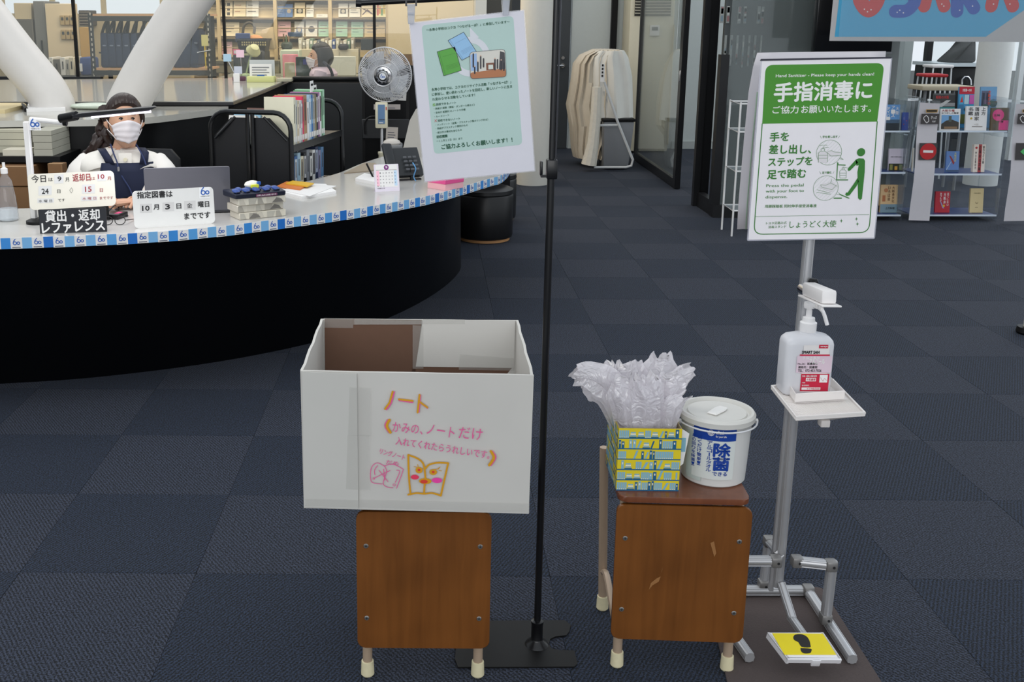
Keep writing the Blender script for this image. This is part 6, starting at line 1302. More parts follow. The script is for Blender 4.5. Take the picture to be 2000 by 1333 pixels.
# ------------------------------------------------------------ white note box
BOXW = mat((199, 196, 190), .6, no=.05, sc=7, bump=.12); BROWN = mat((100, 72, 56), .8, no=.06, sc=50); TAPE = mat((206, 204, 198), .22, al=.24)
bt4 = [V((-.250, 2.160, .785)), V((.255, 2.134, .785)), V((.262, 2.556, .785)), V((-.241, 2.566, .785))]   # FL FR BR BL
bb4 = [V((-.250, 2.164, .459)), V((.253, 2.138, .459)), V((.256, 2.50, .459)), V((-.242, 2.52, .459))]
nb = thing('note_box', 'large open white cardboard box with child handwriting standing on the left chair', 'box', (0, 2.33, .459))
cen = sum(bt4, V())/4; th_ = .006
def inset(p, c, d): q = V((c.x, c.y, p.z)); return p+(q-p).normalized()*d
for k, nm in enumerate(('front_wall', 'right_wall', 'back_wall', 'left_wall')):
    j = (k+1) % 4; a, b, A_, B_ = bb4[k], bb4[j], bt4[k], bt4[j]
    n = V((-(b-a).y, (b-a).x, 0)).normalized()*th_
    cut = (b-a).normalized()*th_ if k % 2 else V()
    mb = MB(BOXW); N = 8
    rows = []; rows2 = []
    for i in range(N+1):
        r = []; r2 = []
        for s_ in range(N+1):
            p = a.lerp(b, s_/N).lerp(A_.lerp(B_, s_/N), i/N); wv = .0018*math.sin(s_*1.3+k)*math.sin(i/N*PI)+(.0012*math.sin(s_*2.1+k*2) if i == N else 0)
            if k % 2: p = p+(cut if s_ == 0 else (-cut if s_ == N else V()))
            r.append(p-n*0+n.normalized()*wv); r2.append(p+n+n.normalized()*wv)
        rows.append(r); rows2.append(r2)
    R1 = mb.grid(rows); R2 = mb.grid([list(reversed(r)) for r in rows2])
    R2 = [list(reversed(r)) for r in R2]
    for s_ in range(N): mb.f([R1[N][s_], R1[N][s_+1], R2[N][s_+1], R2[N][s_]]); mb.f([R1[0][s_+1], R1[0][s_], R2[0][s_], R2[0][s_+1]])
    for i in range(N): mb.f([R1[i][0], R1[i+1][0], R2[i+1][0], R2[i][0]]); mb.f([R1[i+1][N], R1[i][N], R2[i][N], R2[i+1][N]])
    mb.fin(nm, nb)
mb = MB(BROWN); mb.hexa([inset(p, cen, .008)+V((0, 0, .001)) for p in bb4], [inset(p, cen, .008)+V((0, 0, .005)) for p in bb4]); mb.fin('floor', nb).name = 'bottom_board'
PB = Pl(bt4[3].lerp(bb4[3], 1)+V((0, -.0095, 0)), bt4[2]-bt4[3], bt4[3]-bb4[3])
def onb(name, mt, q, y, th=.0012, lab=None): 
    pts = PB.LL(q); return MB(mt, PB.M).prism(pts, y-th, y, 'y').fin(name, nb, label=lab)
onb('brown_lining', BROWN, [(636, 780), (805, 780), (824, 625), (634, 623)], -.0, lab='brown cardboard lining inside the back wall')
onb('paper_lining', BOXW, [(812, 716), (1004, 719), (1006, 626), (826, 624)], -.0015, lab='white paper lining inside the back wall')
onb('brown_strip', BROWN, [(800, 790), (1005, 790), (1006, 719), (805, 716)], -.0, lab='brown cardboard strip under the paper lining')
for q, y in (([(633, 640), (690, 641), (690, 622), (633, 621)], -.003), ([(806, 720), (827, 720), (827, 636), (806, 635)], -.0035), ([(692, 634), (908, 633), (908, 624), (692, 622)], -.003), ([(896, 722), (1004, 724), (1004, 700), (898, 692)], -.0035), ([(690, 624), (825, 626), (825, 634), (690, 634)], -.0045)): (lambda m_: (m_.flat(PB.LL(q), y), m_.fin('clear_tape', nb)))(MB(TAPE, PB.M))
PF = Pl(bb4[0]+V((0, -.0032, 0)), bb4[1]-bb4[0], bt4[0]-bb4[0])
def onf(name, mt, q, y, th=.0004, lab=None): return MB(mt, PF.M).prism(PF.LL(q), y-th, y, 'y').fin(name, nb, label=lab)
onf('paper_flap', mat((196, 194, 188), .6, no=.05, sc=7), [(594, 990), (700, 994), (697, 730), (590, 726)], -.0004, .0014, 'overlapping paper sheet at the left of the front')
for q in ([(680, 850), (724, 852), (724, 758), (683, 756)], [(676, 955), (722, 957), (722, 850), (679, 850)], [(596, 988), (1034, 1002), (1034, 984), (596, 974)]): (lambda m_: (m_.flat(PF.LL(q), -.0026), m_.fin('clear_tape', nb)))(MB(TAPE, PF.M))
GOLD = mat((212, 152, 26), .5); PKI = mat((226, 92, 150), .5); RDI = mat((214, 66, 46), .5); px = lambda pts: PF.LL([(580+q_[0]/3.174, 600+q_[1]/3.174) for q_ in pts])
mb = MB(PKI)
for s_ in ([(604, 524), (584, 594), (556, 634)], [(634, 578), (718, 590)], [(766, 545), (756, 650)], [(770, 596), (810, 626)], [(563, 698), (547, 735), (570, 776)], [(1212, 893), (1232, 932), (1203, 980)]): mb.stroke(px(catmull([V((a, b, 0)) for a, b in s_], 4) if len(s_) > 2 else s_), .0032, -.0022)
mb.m(GOLD); W_ = .006
for s_ in ([(594, 522), (575, 590), (546, 630)], [(632, 570), (718, 580)], [(760, 542), (748, 652)], [(764, 588), (808, 620)]): mb.stroke(px(s_), .0042, -.0026)
for s_ in ([(574, 698), (558, 735), (580, 776)], [(1202, 892), (1220, 932), (1192, 978)]): mb.stroke(px(catmull([V((a, b, 0)) for a, b in s_], 5)), W_, -.0026)
mb.fr = None; mb.bm.transform(PF.M); mb.fin('title_lettering', nb)

def tx(mb, t, x0, y0, x1, y1, h, b=0.): P = PF; P.txt(mb, t, (580+x0/3.174, 600+y0/3.174), (580+x1/3.174, 600+y1/3.174), h/3.174, -.0022, b)
mb = MB(PKI)
tx(mb, 'かみの、', 590, 772, 778, 790, 62, .0); tx(mb, 'ノート', 802, 785, 972, 812, 66, .0); tx(mb, 'だけ', 1000, 812, 1146, 826, 72, .0)
tx(mb, '入れてくれたらうれしいです。', 610, 852, 1190, 942, 50, .008); tx(mb, 'リングノート', 510, 908, 664, 950, 36, .012); tx(mb, 'だめ', 552, 972, 628, 984, 26, .012)
for s_ in ([(543, 985), (500, 965), (468, 985), (456, 1030), (462, 1080), (490, 1092), (528, 1096)], [(543, 985), (590, 972), (652, 1000), (655, 1020), (618, 1122)], [(543, 985), (556, 1020), (535, 1090), (560, 1115), (595, 1120)], [(500, 982), (482, 1010), (484, 1040)], [(508, 1010), (565, 1082)], [(578, 1012), (478, 1060)], [(538, 1003), (544, 1072)], [(618, 1010), (637, 1020), (610, 1086)]): mb.stroke(px(catmull([V((a, b, 0)) for a, b in s_], 4)), .0016, -.0022)
for x, y, r in ((477, 1062, .002), (603, 1102, .0028)): q = px([(x, y)])[0]; mb.ring(q[0], q[1], r, .0012, -.0022, 12)
mb.bm.transform(PF.M); mb.fin('pink_handwriting', nb)
mb = MB(GOLD)
for s_ in ([(704, 1160), (694, 1040), (690, 915)], [(690, 915), (748, 938), (785, 975), (797, 1060)], [(797, 1000), (820, 976), (870, 964), (938, 966)], [(938, 966), (916, 1060), (892, 1168)], [(892, 1168), (840, 1152), (790, 1156), (740, 1152), (690, 1162)], [(792, 1095), (788, 1156)]): mb.stroke(px(catmull([V((a, b, 0)) for a, b in s_], 4)), .0042, -.0022)
for s_ in ([(727, 988), (780, 1002)], [(748, 975), (752, 990)], [(826, 1010), (880, 1002)], [(870, 1004), (888, 990)], [(880, 1012), (895, 1015)]): mb.stroke(px(s_), .0016, -.0022)
for x, y, rx, ry in ((757, 1010, 22, 22), (845, 1022, 24, 20), (795, 1078, 40, 20)): q = px([(x, y)])[0]; mb.disc(q[0], q[1], rx*.000352, -.0023, 18, ry*.000352)
mb.m(RDI)
for x, y, rx, ry in ((757, 1008, 9, 9), (845, 1021, 9, 8), (788, 1080, 24, 13)): q = px([(x, y)])[0]; mb.disc(q[0], q[1], rx*.000352, -.0027, 14, ry*.000352)
mb.m(mat((226, 60, 90), .5)); q = px([(731, 1053)])[0]; mb.disc(q[0], q[1], .009, -.0024, 18, .0058); mb.m(mat((232, 70, 160), .5)); q = px([(868, 1073)])[0]; mb.disc(q[0], q[1], .0115, -.0024, 18, .0065)
mb.bm.transform(PF.M); mb.fin('book_face_drawing', nb)

# ------------------------------------------------------------ patterned card box, bags, wipes bucket
gl_, gr_ = G(1203, 958.5, .4585), G(1325, 960, .4585); ug = (gr_-gl_).normalized(); vg = V((-ug.y, ug.x, 0)); wg = (gr_-gl_).length; hg = .155; dg = .155
gb = thing('patterned_box', 'yellow card box printed with blue bookshelves, left on the right chair', 'box', mtx=frame(gl_, ug, (0, 0, 1)))
CRD = mat((150, 132, 98), .7); YB, DB, LBL, WB = mat((222, 200, 40), .4), mat((34, 96, 136), .4), mat((132, 178, 196), .4), mat((232, 230, 214), .4)
def shelfprint(mb, w, h, seed):
    r = random.Random(seed); n = 6; rh = h/n; mb.m(YB); mb.rect(0, 0, w, h, -.0003)
    for i in range(n):
        z0 = i*rh; mb.m(DB); mb.rect(0, z0, w, z0+rh*.11, -.0006); x = w*.01
        while x < w*.97:
            k = r.random(); bw = w*(.042+.03*r.random()); bh = rh*(.6+.28*r.random()); z = z0+rh*.09
            if k < .1: x += bw*.9; continue
            if k < .42:
                mb.m(LBL); n2 = r.randint(3, 5); bb = w*.032
                for q in range(n2):
                    if x+bb < w: mb.m(LBL).rect(x, z, x+bb*.86, z+rh*.72, -.0006); mb.m(WB).rect(x+bb*.2, z+rh*.05, x+bb*.6, z+rh*.12, -.001); x += bb
            elif k < .55:
                for q, (m_, ww) in enumerate(((DB, .12), (LBL, .10), (WB, .085), (LBL, .08))):
                    if x+w*.12 < w: mb.m(m_).rect(x+w*(.06-ww/2), z+rh*.15*q, x+w*(.06+ww/2), z+rh*(.15*q+.12), -.0006)
                x += w*.125
            elif k < .7:
                if x+bw*1.6 < w: mb.m(r.choice([DB, LBL])); mb.flat([(x, z), (x+bw*.6, z), (x+bw*1.5, z+bh), (x+bw*.9, z+bh)], -.0006)
                x += bw*1.7
            else:
                if x+bw < w: mb.m(r.choice([DB, LBL, DB])).rect(x, z, x+bw*.8, z+bh, -.0006); mb.m(WB).rect(x+bw*.25, z+bh*.55, x+bw*.55, z+bh*.8, -.001)
                x += bw
tt = .0025
MB(CRD).box(0, wg, 0, tt, 0, hg).fin('front_side', gb, local=True); MB(CRD).box(0, wg, dg-tt, dg, 0, hg).fin('back_side', gb, local=True)
MB(CRD).box(0, tt, tt, dg-tt, 0, hg).fin('left_side', gb, local=True); MB(CRD).box(wg-tt, wg, tt, dg-tt, 0, hg).fin('right_side', gb, local=True); MB(BROWN).box(tt, wg-tt, tt, dg-tt, 0, .003).fin('bottom', gb, local=True)
mb = MB(); shelfprint(mb, wg, hg, 3); mb.fin('shelf_print', gb, local=True)
mb = MB(); shelfprint(mb, dg, hg, 5); mb.bm.transform(M4.Translation((0, dg, 0)) @ M4.Rotation(-PI/2, 4, 'Z')); mb.fin('shelf_print', gb, local=True)
mb = MB(); shelfprint(mb, dg, hg, 6); mb.bm.transform(M4.Translation((wg, 0, 0)) @ M4.Rotation(PI/2, 4, 'Z')); mb.fin('shelf_print', gb, local=True)
fl_ = MB(WHITE, MW[gb]); fl_.hexa([(wg+.001, .02, .05), (wg+.012, .02, .06), (wg+.012, .022, .06), (wg+.001, .022, .05)], [(wg-.001, .02, .150), (wg+.022, .02, .135), (wg+.022, .022, .135), (wg-.001, .022, .150)]); fl_.m(LBL); fl_.rect(wg+.004, .09, wg+.015, .125, .0195); fl_.fin('side_tag', gb)
BAGM = bpy.data.materials.new('plastic_film'); BAGM.use_nodes = True; nt_ = BAGM.node_tree
for n_ in list(nt_.nodes): nt_.nodes.remove(n_)
N_ = lambda t: nt_.nodes.new('ShaderNode'+t)
o_ = N_('OutputMaterial'); df = N_('BsdfDiffuse'); tl = N_('BsdfTranslucent'); gs = N_('BsdfGlossy'); tp = N_('BsdfTransparent'); tcn = N_('TexCoord'); nz = N_('TexNoise'); bp = N_('Bump')
for d_ in (df, tl): d_.inputs[0].default_value = lin((244, 240, 244))
gs.inputs['Roughness'].default_value = .16; nz.inputs['Scale'].default_value = 26; nz.inputs['Distortion'].default_value = 3; nz.inputs['Detail'].default_value = 2; bp.inputs['Strength'].default_value = .8; bp.inputs['Distance'].default_value = .008
m1, m2, m3 = N_('MixShader'), N_('MixShader'), N_('MixShader'); m1.inputs[0].default_value = .45; m2.inputs[0].default_value = .16; m3.inputs[0].default_value = .34
LK = nt_.links.new; LK(tcn.outputs['Object'], nz.inputs[0]); LK(nz.outputs['Fac'], bp.inputs['Height'])
for d_ in (df, tl, gs): LK(bp.outputs[0], d_.inputs['Normal'])
LK(df.outputs[0], m1.inputs[1]); LK(tl.outputs[0], m1.inputs[2]); LK(m1.outputs[0], m2.inputs[1]); LK(gs.outputs[0], m2.inputs[2]); LK(m2.outputs[0], m3.inputs[1]); LK(tp.outputs[0], m3.inputs[2]); LK(m3.outputs[0], o_.inputs[0])
def bag_tuft(lab, axis, ws, dY, seed):
    """axis: pixel path from the box mouth to the tip, ws: half widths in metres per point"""
    r = random.Random(seed); Y = gl_.y+dY
    P_ = [W(x, y, Y) for x, y in axis]; P_[0] = V((min(max(P_[0].x, gl_.x+.03), gr_.x-.03), Y, gl_.z+hg*.55)); C_ = catmull([p for p in P_], 5); n = len(C_); Wd = catmull([V((w, 0, 0)) for w in ws], 5); m_ = 26; rows = []
    ph = [r.random()*6 for _ in range(4)]
    for i, p in enumerate(C_):
        t = (C_[min(i+1, n-1)]-C_[max(i-1, 0)]).normalized(); sd = V((t.z, 0, -t.x)).normalized(); f = i/(n-1); w = Wd[min(i, len(Wd)-1)].x; dp = lerp(.016, .006, f)
        row = []
        for j in range(m_):
            a = 2*PI*j/m_; fold = 1+lerp(.10, .32, f)*math.sin(a*5+ph[0])+lerp(.03, .18, f)*math.sin(a*9+ph[1]+f*4)
            q = p+sd*w*math.cos(a)*(1+.12*math.sin(f*9+ph[2]))+V((0, 1, 0))*dp*math.sin(a)*fold*1.6+sd*w*.10*math.sin(a*7+ph[3])
            q += V((r.uniform(-1, 1), r.uniform(-1, 1), r.uniform(-1, 1)))*.0011*(.3+f)
            if i == n-1 or i == n-2: q += t*(.010*math.sin(a*2+ph[1])+.006*math.sin(a*5+ph[0]))
            row.append(q)
        rows.append(row)
    o = MB(BAGM); R = o.grid(rows, True); o.cap(R[-1]); ob = o.fin('plastic_bag'); return tag(ob, lab, 'plastic bag', 'folded plastic bags in the patterned box')
bag_tuft('large plastic bag hanging out to the left of the patterned box', [(1200, 820), (1196, 780), (1176, 752), (1146, 736), (1124, 738)], [.018, .032, .044, .040, .020], .10, 1)
bag_tuft('thin upright plastic bag at the back left of the patterned box', [(1206, 820), (1200, 770), (1190, 735), (1188, 713)], [.02, .026, .022, .014], .12, 2)
bag_tuft('plastic bag with ruffled top at the centre back', [(1240, 820), (1234, 770), (1232, 735), (1228, 712)], [.03, .036, .036, .034], .12, 3)
bag_tuft('tallest plastic bag reaching up behind the others', [(1280, 820), (1280, 760), (1288, 720), (1290, 696)], [.03, .038, .040, .026], .13, 4)
bag_tuft('plastic bag leaning out to the far right', [(1290, 820), (1305, 770), (1325, 740), (1346, 722)], [.02, .028, .028, .018], .11, 5)
bag_tuft('broad plastic bag in front at the left of the box', [(1222, 826), (1222, 790), (1216, 762), (1212, 742)], [.024, .034, .032, .022], .05, 6)
bag_tuft('glossy front plastic bag with a twisted knot tip', [(1248, 828), (1252, 790), (1244, 758), (1240, 736)], [.030, .036, .018, .009], .035, 7)
bag_tuft('folded plastic bag standing front right of centre', [(1274, 826), (1276, 785), (1270, 755), (1268, 738)], [.022, .026, .024, .022], .045, 8)
bag_tuft('plastic bag with rounded top at the right of the box', [(1300, 824), (1304, 785), (1310, 755), (1308, 734)], [.026, .032, .032, .022], .07, 9)
bag_tuft('small plastic bag poking out beside the wipes bucket', [(1306, 822), (1312, 800), (1324, 784), (1338, 774)], [.018, .022, .018, .010], .04, 10)
# wipes bucket
cb_ = V((.719, 2.345, .4585)); Rb = .0815; hb_ = .155
wb2 = thing('wipes_bucket', 'white round wet-wipes bucket with blue label on the right chair', 'bucket', cb_)
BK = mat((212, 211, 208), .32, no=.02); 
MB(BK).lathe([(Rb-.010, 0), (Rb-.007, .003), (Rb-.004, .06), (Rb, hb_)], cb_, 56).fin('body', wb2)
ld = MB(mat((204, 202, 196), .4)); ld.lathe([(Rb+.004, hb_-.006), (Rb+.007, hb_-.004), (Rb+.008, hb_+.008), (Rb+.0035, hb_+.014), (Rb-.003, hb_+.014), (Rb-.007, hb_+.006), (Rb-.012, hb_+.005), (Rb-.014, hb_+.009), (.001, hb_+.0085)], cb_, 64); lo = ld.fin('lid', wb2)
fr = M4.Translation(cb_+V((0, -.005, hb_+.009))) @ M4.Rotation(-.75, 4, 'Z'); mb = MB(mat((226, 224, 220), .35), fr); mb.prism([(-.012, -.03), (.012, -.03), (.014, .01), (.010, .03), (-.010, .03), (-.014, .01)], 0, .005, 'z', .002); mb.fin('pull_tab', lo)
for s_ in (-1, 1): MB(BK).cyl(cb_+V((s_*(Rb+.006), -.012, hb_-.012)), cb_+V((s_*(Rb+.013), -.012, hb_-.012)), .006, n=12).fin('handle_lug', wb2)
hd_ = [cb_+V((Rb+.011)*V((math.cos(a), math.sin(a), 0)))+V((0, 0, hb_-.012-.004*math.sin(a+PI))) if False else cb_+V(((Rb+.011)*math.cos(a), (Rb+.011)*math.sin(a), hb_-.010)) for a in [-.15-(PI-.3)*i/24 for i in range(25)]]
MB(mat((214, 214, 216), .4)).tube(hd_, .0022, 6).fin('bail_handle', wb2)
def bend(mb, R, c, a0=0.):
    for v in mb.bm.verts:
        x, y, z = v.co; rr = R-y-.004*(1-z/hb_); a = x/R+a0; v.co = (c.x+rr*math.sin(a), c.y-rr*math.cos(a), c.z+z)
a_of = lambda x: math.asin(max(-.99, min(.99, (x-1403)/72.)))*Rb
zb_ = lambda y: (958-y)/845.*1.03
def lblrect(mb, x0, y0, x1, y1, y=.0):
    u0, u1 = a_of(x0), a_of(x1); n = 14; mb.grid([[(lerp(u0, u1, i/n), -y, z) for i in range(n+1)] for z in (zb_(y1), zb_(y0))])
def ltx(mb, t, x0, y0, x1, y1, b=0., y=.0018): mb.text(t, a_of(x0), zb_(y1), a_of(x1), zb_(y0), -y, b)
LBY = mat((214, 218, 214), .35); mb = MB(LBY); lblrect(mb, 1344, 828, 1425, 940, .0006); mb.m(mat((190, 200, 196), .35)); lblrect(mb, 1336, 850, 1360, 948, .0003)
BLU2 = mat((22, 62, 150), .4); mb.m(BLU2); lblrect(mb, 1345, 829, 1425, 860, .0012); bend(mb, Rb, cb_); mb.fin('label', wb2)
mb = MB(BLU2); 
for i, c in enumerate('除菌'): ltx(mb, c, 1381, 864+29*i, 1414, 864+29*i+27.5, .05)
for i, c in enumerate('アルコ'): ltx(mb, c, 1368.5, 861+8*i, 1378, 868+8*i, .02)
ltx(mb, '|', 1372.5, 885, 1374, 892, .05)
for i, c in enumerate('ルタオル'): ltx(mb, c, 1368.5, 893+8*i, 1378, 900+8*i, .02)
ltx(mb, 'できる', 1381, 923, 1411, 931, .03)
for i, c in enumerate('拭くだけ簡単！'): ltx(mb, c, 1352, 853+9*i, 1359, 861+9*i, .02)
for i, c in enumerate('身の回りを除菌！'): ltx(mb, c, 1343.5, 853+8.5*i, 1349, 860+8.5*i, .02)
mb.m(WHITE); 
for r_ in (.0085, .0055, .003): mb.ring(a_of(1374), zb_(844), r_*.8, .0012, -.0022, 20)
ltx(mb, 'elleair', 1383, 838, 1400, 845, .02, .0022); ltx(mb, 'for your Life', 1383, 848, 1404, 853, .02, .0022)
bend(mb, Rb, cb_); mb.fin('label_lettering', wb2)

# ------------------------------------------------------------ poster stand and hanging poster
pb_ = G(1048, 1262); BKM = mat((18, 18, 20), .28, spec=.5)
ps_ = thing('poster_stand', 'black floor poster stand with flat steel base and thin pole', 'stand', pb_)
q = [G(x, y, .004) for x, y in [(888, 1288), (894, 1304), (1122, 1303), (1128, 1297), (1122, 1271), (1090, 1271), (1077, 1268), (1071, 1258), (1074, 1249), (1084, 1244), (1106, 1242), (1112, 1234), (1115, 1222), (1104, 1212), (957, 1213), (905, 1214), (898, 1222), (892, 1252)]]
MB(mat((10, 9, 8), .5, no=.3, sc=25, spec=.3)).prism([(p.x, p.y) for p in q][::-1], .0005, .0045, 'z', .0008).fin('base_plate', ps_)
MB(BKM).lathe([(.030, .0045), (.026, .010), (.016, .018), (.0145, .022), (.0145, .062), (.0155, .064), (.0155, .070), (.010, .072)], (pb_.x, pb_.y, 0), 28).fin('socket', ps_)
zc_ = W(1062, 330, pb_.y).z
MB(BKM).cyl((pb_.x, pb_.y, .06), (pb_.x, pb_.y, zc_), .0085, n=16).fin('lower_pole', ps_); MB(BKM).cyl((pb_.x, pb_.y, zc_), (pb_.x, pb_.y, 1.70), .0065, n=16).fin('upper_pole', ps_)
MB(mat((60, 60, 64), .25, me=.6)).cyl((pb_.x+.009, pb_.y-.002, zc_), (pb_.x+.009, pb_.y-.002, 1.70), .0022, n=8).fin('inner_rod', ps_)
MB(BKM).box(pb_.x-.011, pb_.x+.013, pb_.y-.014, pb_.y+.012, zc_-.022, zc_+.022, .003).fin('clamp', ps_); MB(BKM).box(pb_.x-.024, pb_.x-.011, pb_.y-.012, pb_.y+.004, zc_-.018, zc_-.012).box(pb_.x-.026, pb_.x-.020, pb_.y-.012, pb_.y+.004, zc_-.014, zc_+.018, .002).fin('clamp_lever', ps_)
Yp = pb_.y; a = W(697, 6, Yp); b = W(1090, -14, Yp)
MB(BKM).cyl(a, b, .0065, n=14).cyl(a+V((-.002, 0, 0)), a+V((.010, 0, -.0005)), .0085, n=14).fin('cross_arm', ps_)
Po = W(828.5, 357, Yp-.012); Pr_ = W(1046, 335, Yp-.012); Pt_ = W(799, 44, Yp-.012)
PP = Pl(Po, Pr_-Po, Pt_-Po); po = thing('hanging_poster', 'pale green Japanese recycling poster clipped to the black stand, hanging askew', 'poster', mtx=PP.M)
c4 = PP.LL([(828.5, 357), (1046, 335), (1024.5, 18.5), (798, 44)])
MB(glass((232, 232, 238), .25, .05), ).prism([(p[0], p[1]) for p in c4], .0005, .0012, 'y').fin('laminate', po, local=True)
cc = V((sum(p[0] for p in c4)/4, sum(p[1] for p in c4)/4)); ins = [(lerp(p[0], cc.x, .018), lerp(p[1], cc.y, .013)) for p in c4]
MB(mat((216, 214, 222), .4)).prism(ins, 0, .0006, 'y').fin('paper', po, local=True)
s_ = 1/3.603; pq = lambda pts: PP.LL([(780+x*s_, y*s_) for x, y in pts])
f4 = pq([(245, 1085), (865, 1018), (802, 112), (155, 178)])
# rounded field
def round4(q, r, n=5):
    out = []
    for i in range(4):
        p = V(q[i]); a = (V(q[i-1])-p).normalized()*r; b = (V(q[(i+1) % 4])-p).normalized()*r
        for k in range(n+1): t = k/n; out.append(tuple((p+a)*(1-t)**2+p*2*t*(1-t)+(p+b)*t*t))
    return out
MINT = mat((178, 204, 197), .45); MB(MINT).prism(round4(f4, .010), -.0003, 0, 'y').fin('green_field', po, local=True)
GT = mat((22, 84, 60), .5)
mb = MB(mat((214, 216, 222), .45)); cq = pq([(500, 400)])[0]; R_a = .036; ring = []
mb.ring(cq[0], cq[1], R_a, .0135, -.0007, 40, -1.3+.0, 4.2-PI*.0-.55+PI*.35); mb.fin('arrow_ring', po, local=True)
mb = MB(mat((214, 216, 222), .45)); mb.flat(pq([(495, 192), (560, 262), (500, 300)]), -.0008); mb.fin('arrow_head', po, local=True)
for nm, q, cfill in (('blue_notebook', [(440, 424), (545, 368), (452, 226), (342, 285)], (146, 190, 226)), ('green_notebook', [(312, 534), (436, 496), (390, 330), (266, 364)], (86, 164, 62))):
    mb = MB(mat((40, 50, 60), .5)); mb.stroke(pq(q+[q[0]]), .0009, -.0014); mb.m(mat(cfill, .45)); mb.flat(pq(q), -.0011)
    mb.m(mat(tuple(int(v*.8) for v in cfill), .45)); A_, B_, C__, D_ = [V((x, y)) for x, y in q]
    for t in (.2, .25, .3, .35, .75): mb.stroke(pq([tuple(A_.lerp(D_, t)+(B_-A_)*.25), tuple(B_.lerp(C__, t)-(B_-A_)*.08)]), .0004, -.0016)
    mb.stroke(pq([tuple(A_.lerp(B_, .1)), tuple(D_.lerp(C__, .1))]), .0006, -.0016); mb.fin(nm, po, local=True)
q = pq([(500, 555), (752, 540), (742, 345), (494, 368)]); mb = MB(mat((214, 210, 200), .4)); mb.flat(round4(q, .008), -.0018)
mb.m(mat((176, 112, 70), .4)); mb.flat(round4(pq([(502, 555), (752, 540), (747, 480), (498, 512)]), .005), -.0021); mb.m(mat((150, 180, 220), .4)); mb.flat(pq([(504, 500), (548, 497), (543, 375), (500, 385)]), -.0021); mb.m(mat((60, 58, 62), .4)); mb.flat(pq([(700, 490), (745, 486), (740, 370), (708, 360)]), -.0022)
mb.m(mat((120, 70, 48), .4)); mb.flat(pq([(612, 495), (676, 490), (673, 440), (610, 444)]), -.0022); mb.m(mat((210, 216, 206), .4)); mb.flat(pq([(626, 488), (660, 486), (658, 455), (626, 456)]), -.0024)
mb.m(mat((34, 34, 44), .4))
for x, y, h_ in ((520, 470, 90), (552, 500, 60), (572, 480, 80), (592, 470, 56), (530, 515, 40), (672, 490, 70), (690, 480, 60), (716, 490, 60), (735, 495, 50)):
    z = pq([(x, y), (x, y-h_)]); mb.stroke(z, .0032, -.0025); 
mb.m(mat((206, 170, 150), .4))
for x, y, h_ in ((552, 500, 60), (572, 480, 80), (672, 490, 70), (716, 490, 60), (530, 515, 40)): z = pq([(x, y-h_-8)])[0]; mb.disc(z[0], z[1], .0016, -.0026, 8)
mb.m(mat((50, 60, 70), .5)); mb.stroke(round4(pq([(500, 555), (752, 540), (742, 345), (494, 368)]), .008)+[round4(q, .008)[0]], .0007, -.0028); mb.fin('photo_print', po, local=True)
mb = MB(GT)
def pt(t, x0, y0, x1, y1, h_, b=.02): PP.txt(mb, t, (780+x0*s_, y0*s_), (780+x1*s_, y1*s_), h_*s_, -.0007, b)
pt('～永寿小学校はコクヨ「つなげるーぱ！」に参加しています～', 190, 222, 776, 162, 20, .03)
pt('永寿小学校では、コクヨのリサイクル活動「つなげるーぱ！」', 228, 642, 786, 586, 21, .03); pt('に参加し、使い終わったノートを回収し、新しいノートに生ま', 230, 676, 794, 618, 21, .03); pt('れ変わらせる活動をしています！', 233, 710, 532, 678, 20, .03)
pt('回収できるノート', 260, 744, 400, 730, 16, .04); pt('・表紙が 紙製（厚紙・ダンボール紙など）', 243, 774, 530, 744, 15, .02); pt('・全体が 紙素材 のノートや手帳', 245, 802, 466, 778, 15, .02); pt('・ルーズリーフ', 247, 828, 350, 817, 13, .02)
pt('回収できないノート', 272, 858, 428, 842, 16, .04); pt('・リングノート（金属・プラスチック製のリング付き）', 255, 888, 625, 848, 15, .02); pt('・表紙がプラスチック素材のもの', 257, 914, 482, 888, 15, .02); pt('・紙以外の素材を含むもの', 259, 942, 440, 922, 15, .02)
pt('回収期間', 264, 974, 338, 966, 19, .05); pt('～１１月１１日（火）まで', 262, 1002, 444, 982, 16, .02); pt('ご協力よろしくお願いします！！', 298, 1052, 796, 1000, 34, .04)
mb.m(mat((90, 160, 50), .5)); mb.flat(pq([(236, 748), (254, 746), (252, 728), (235, 730)]), -.0007); mb.m(WHITE); mb.stroke(pq([(239, 738), (244, 743), (251, 731)]), .0006, -.0012); mb.m(RED); mb.stroke(pq([(248, 842), (264, 858)]), .0008, -.001); mb.stroke(pq([(264, 840), (248, 859)]), .0008, -.001)
mb.fin('green_lettering', po, local=True)
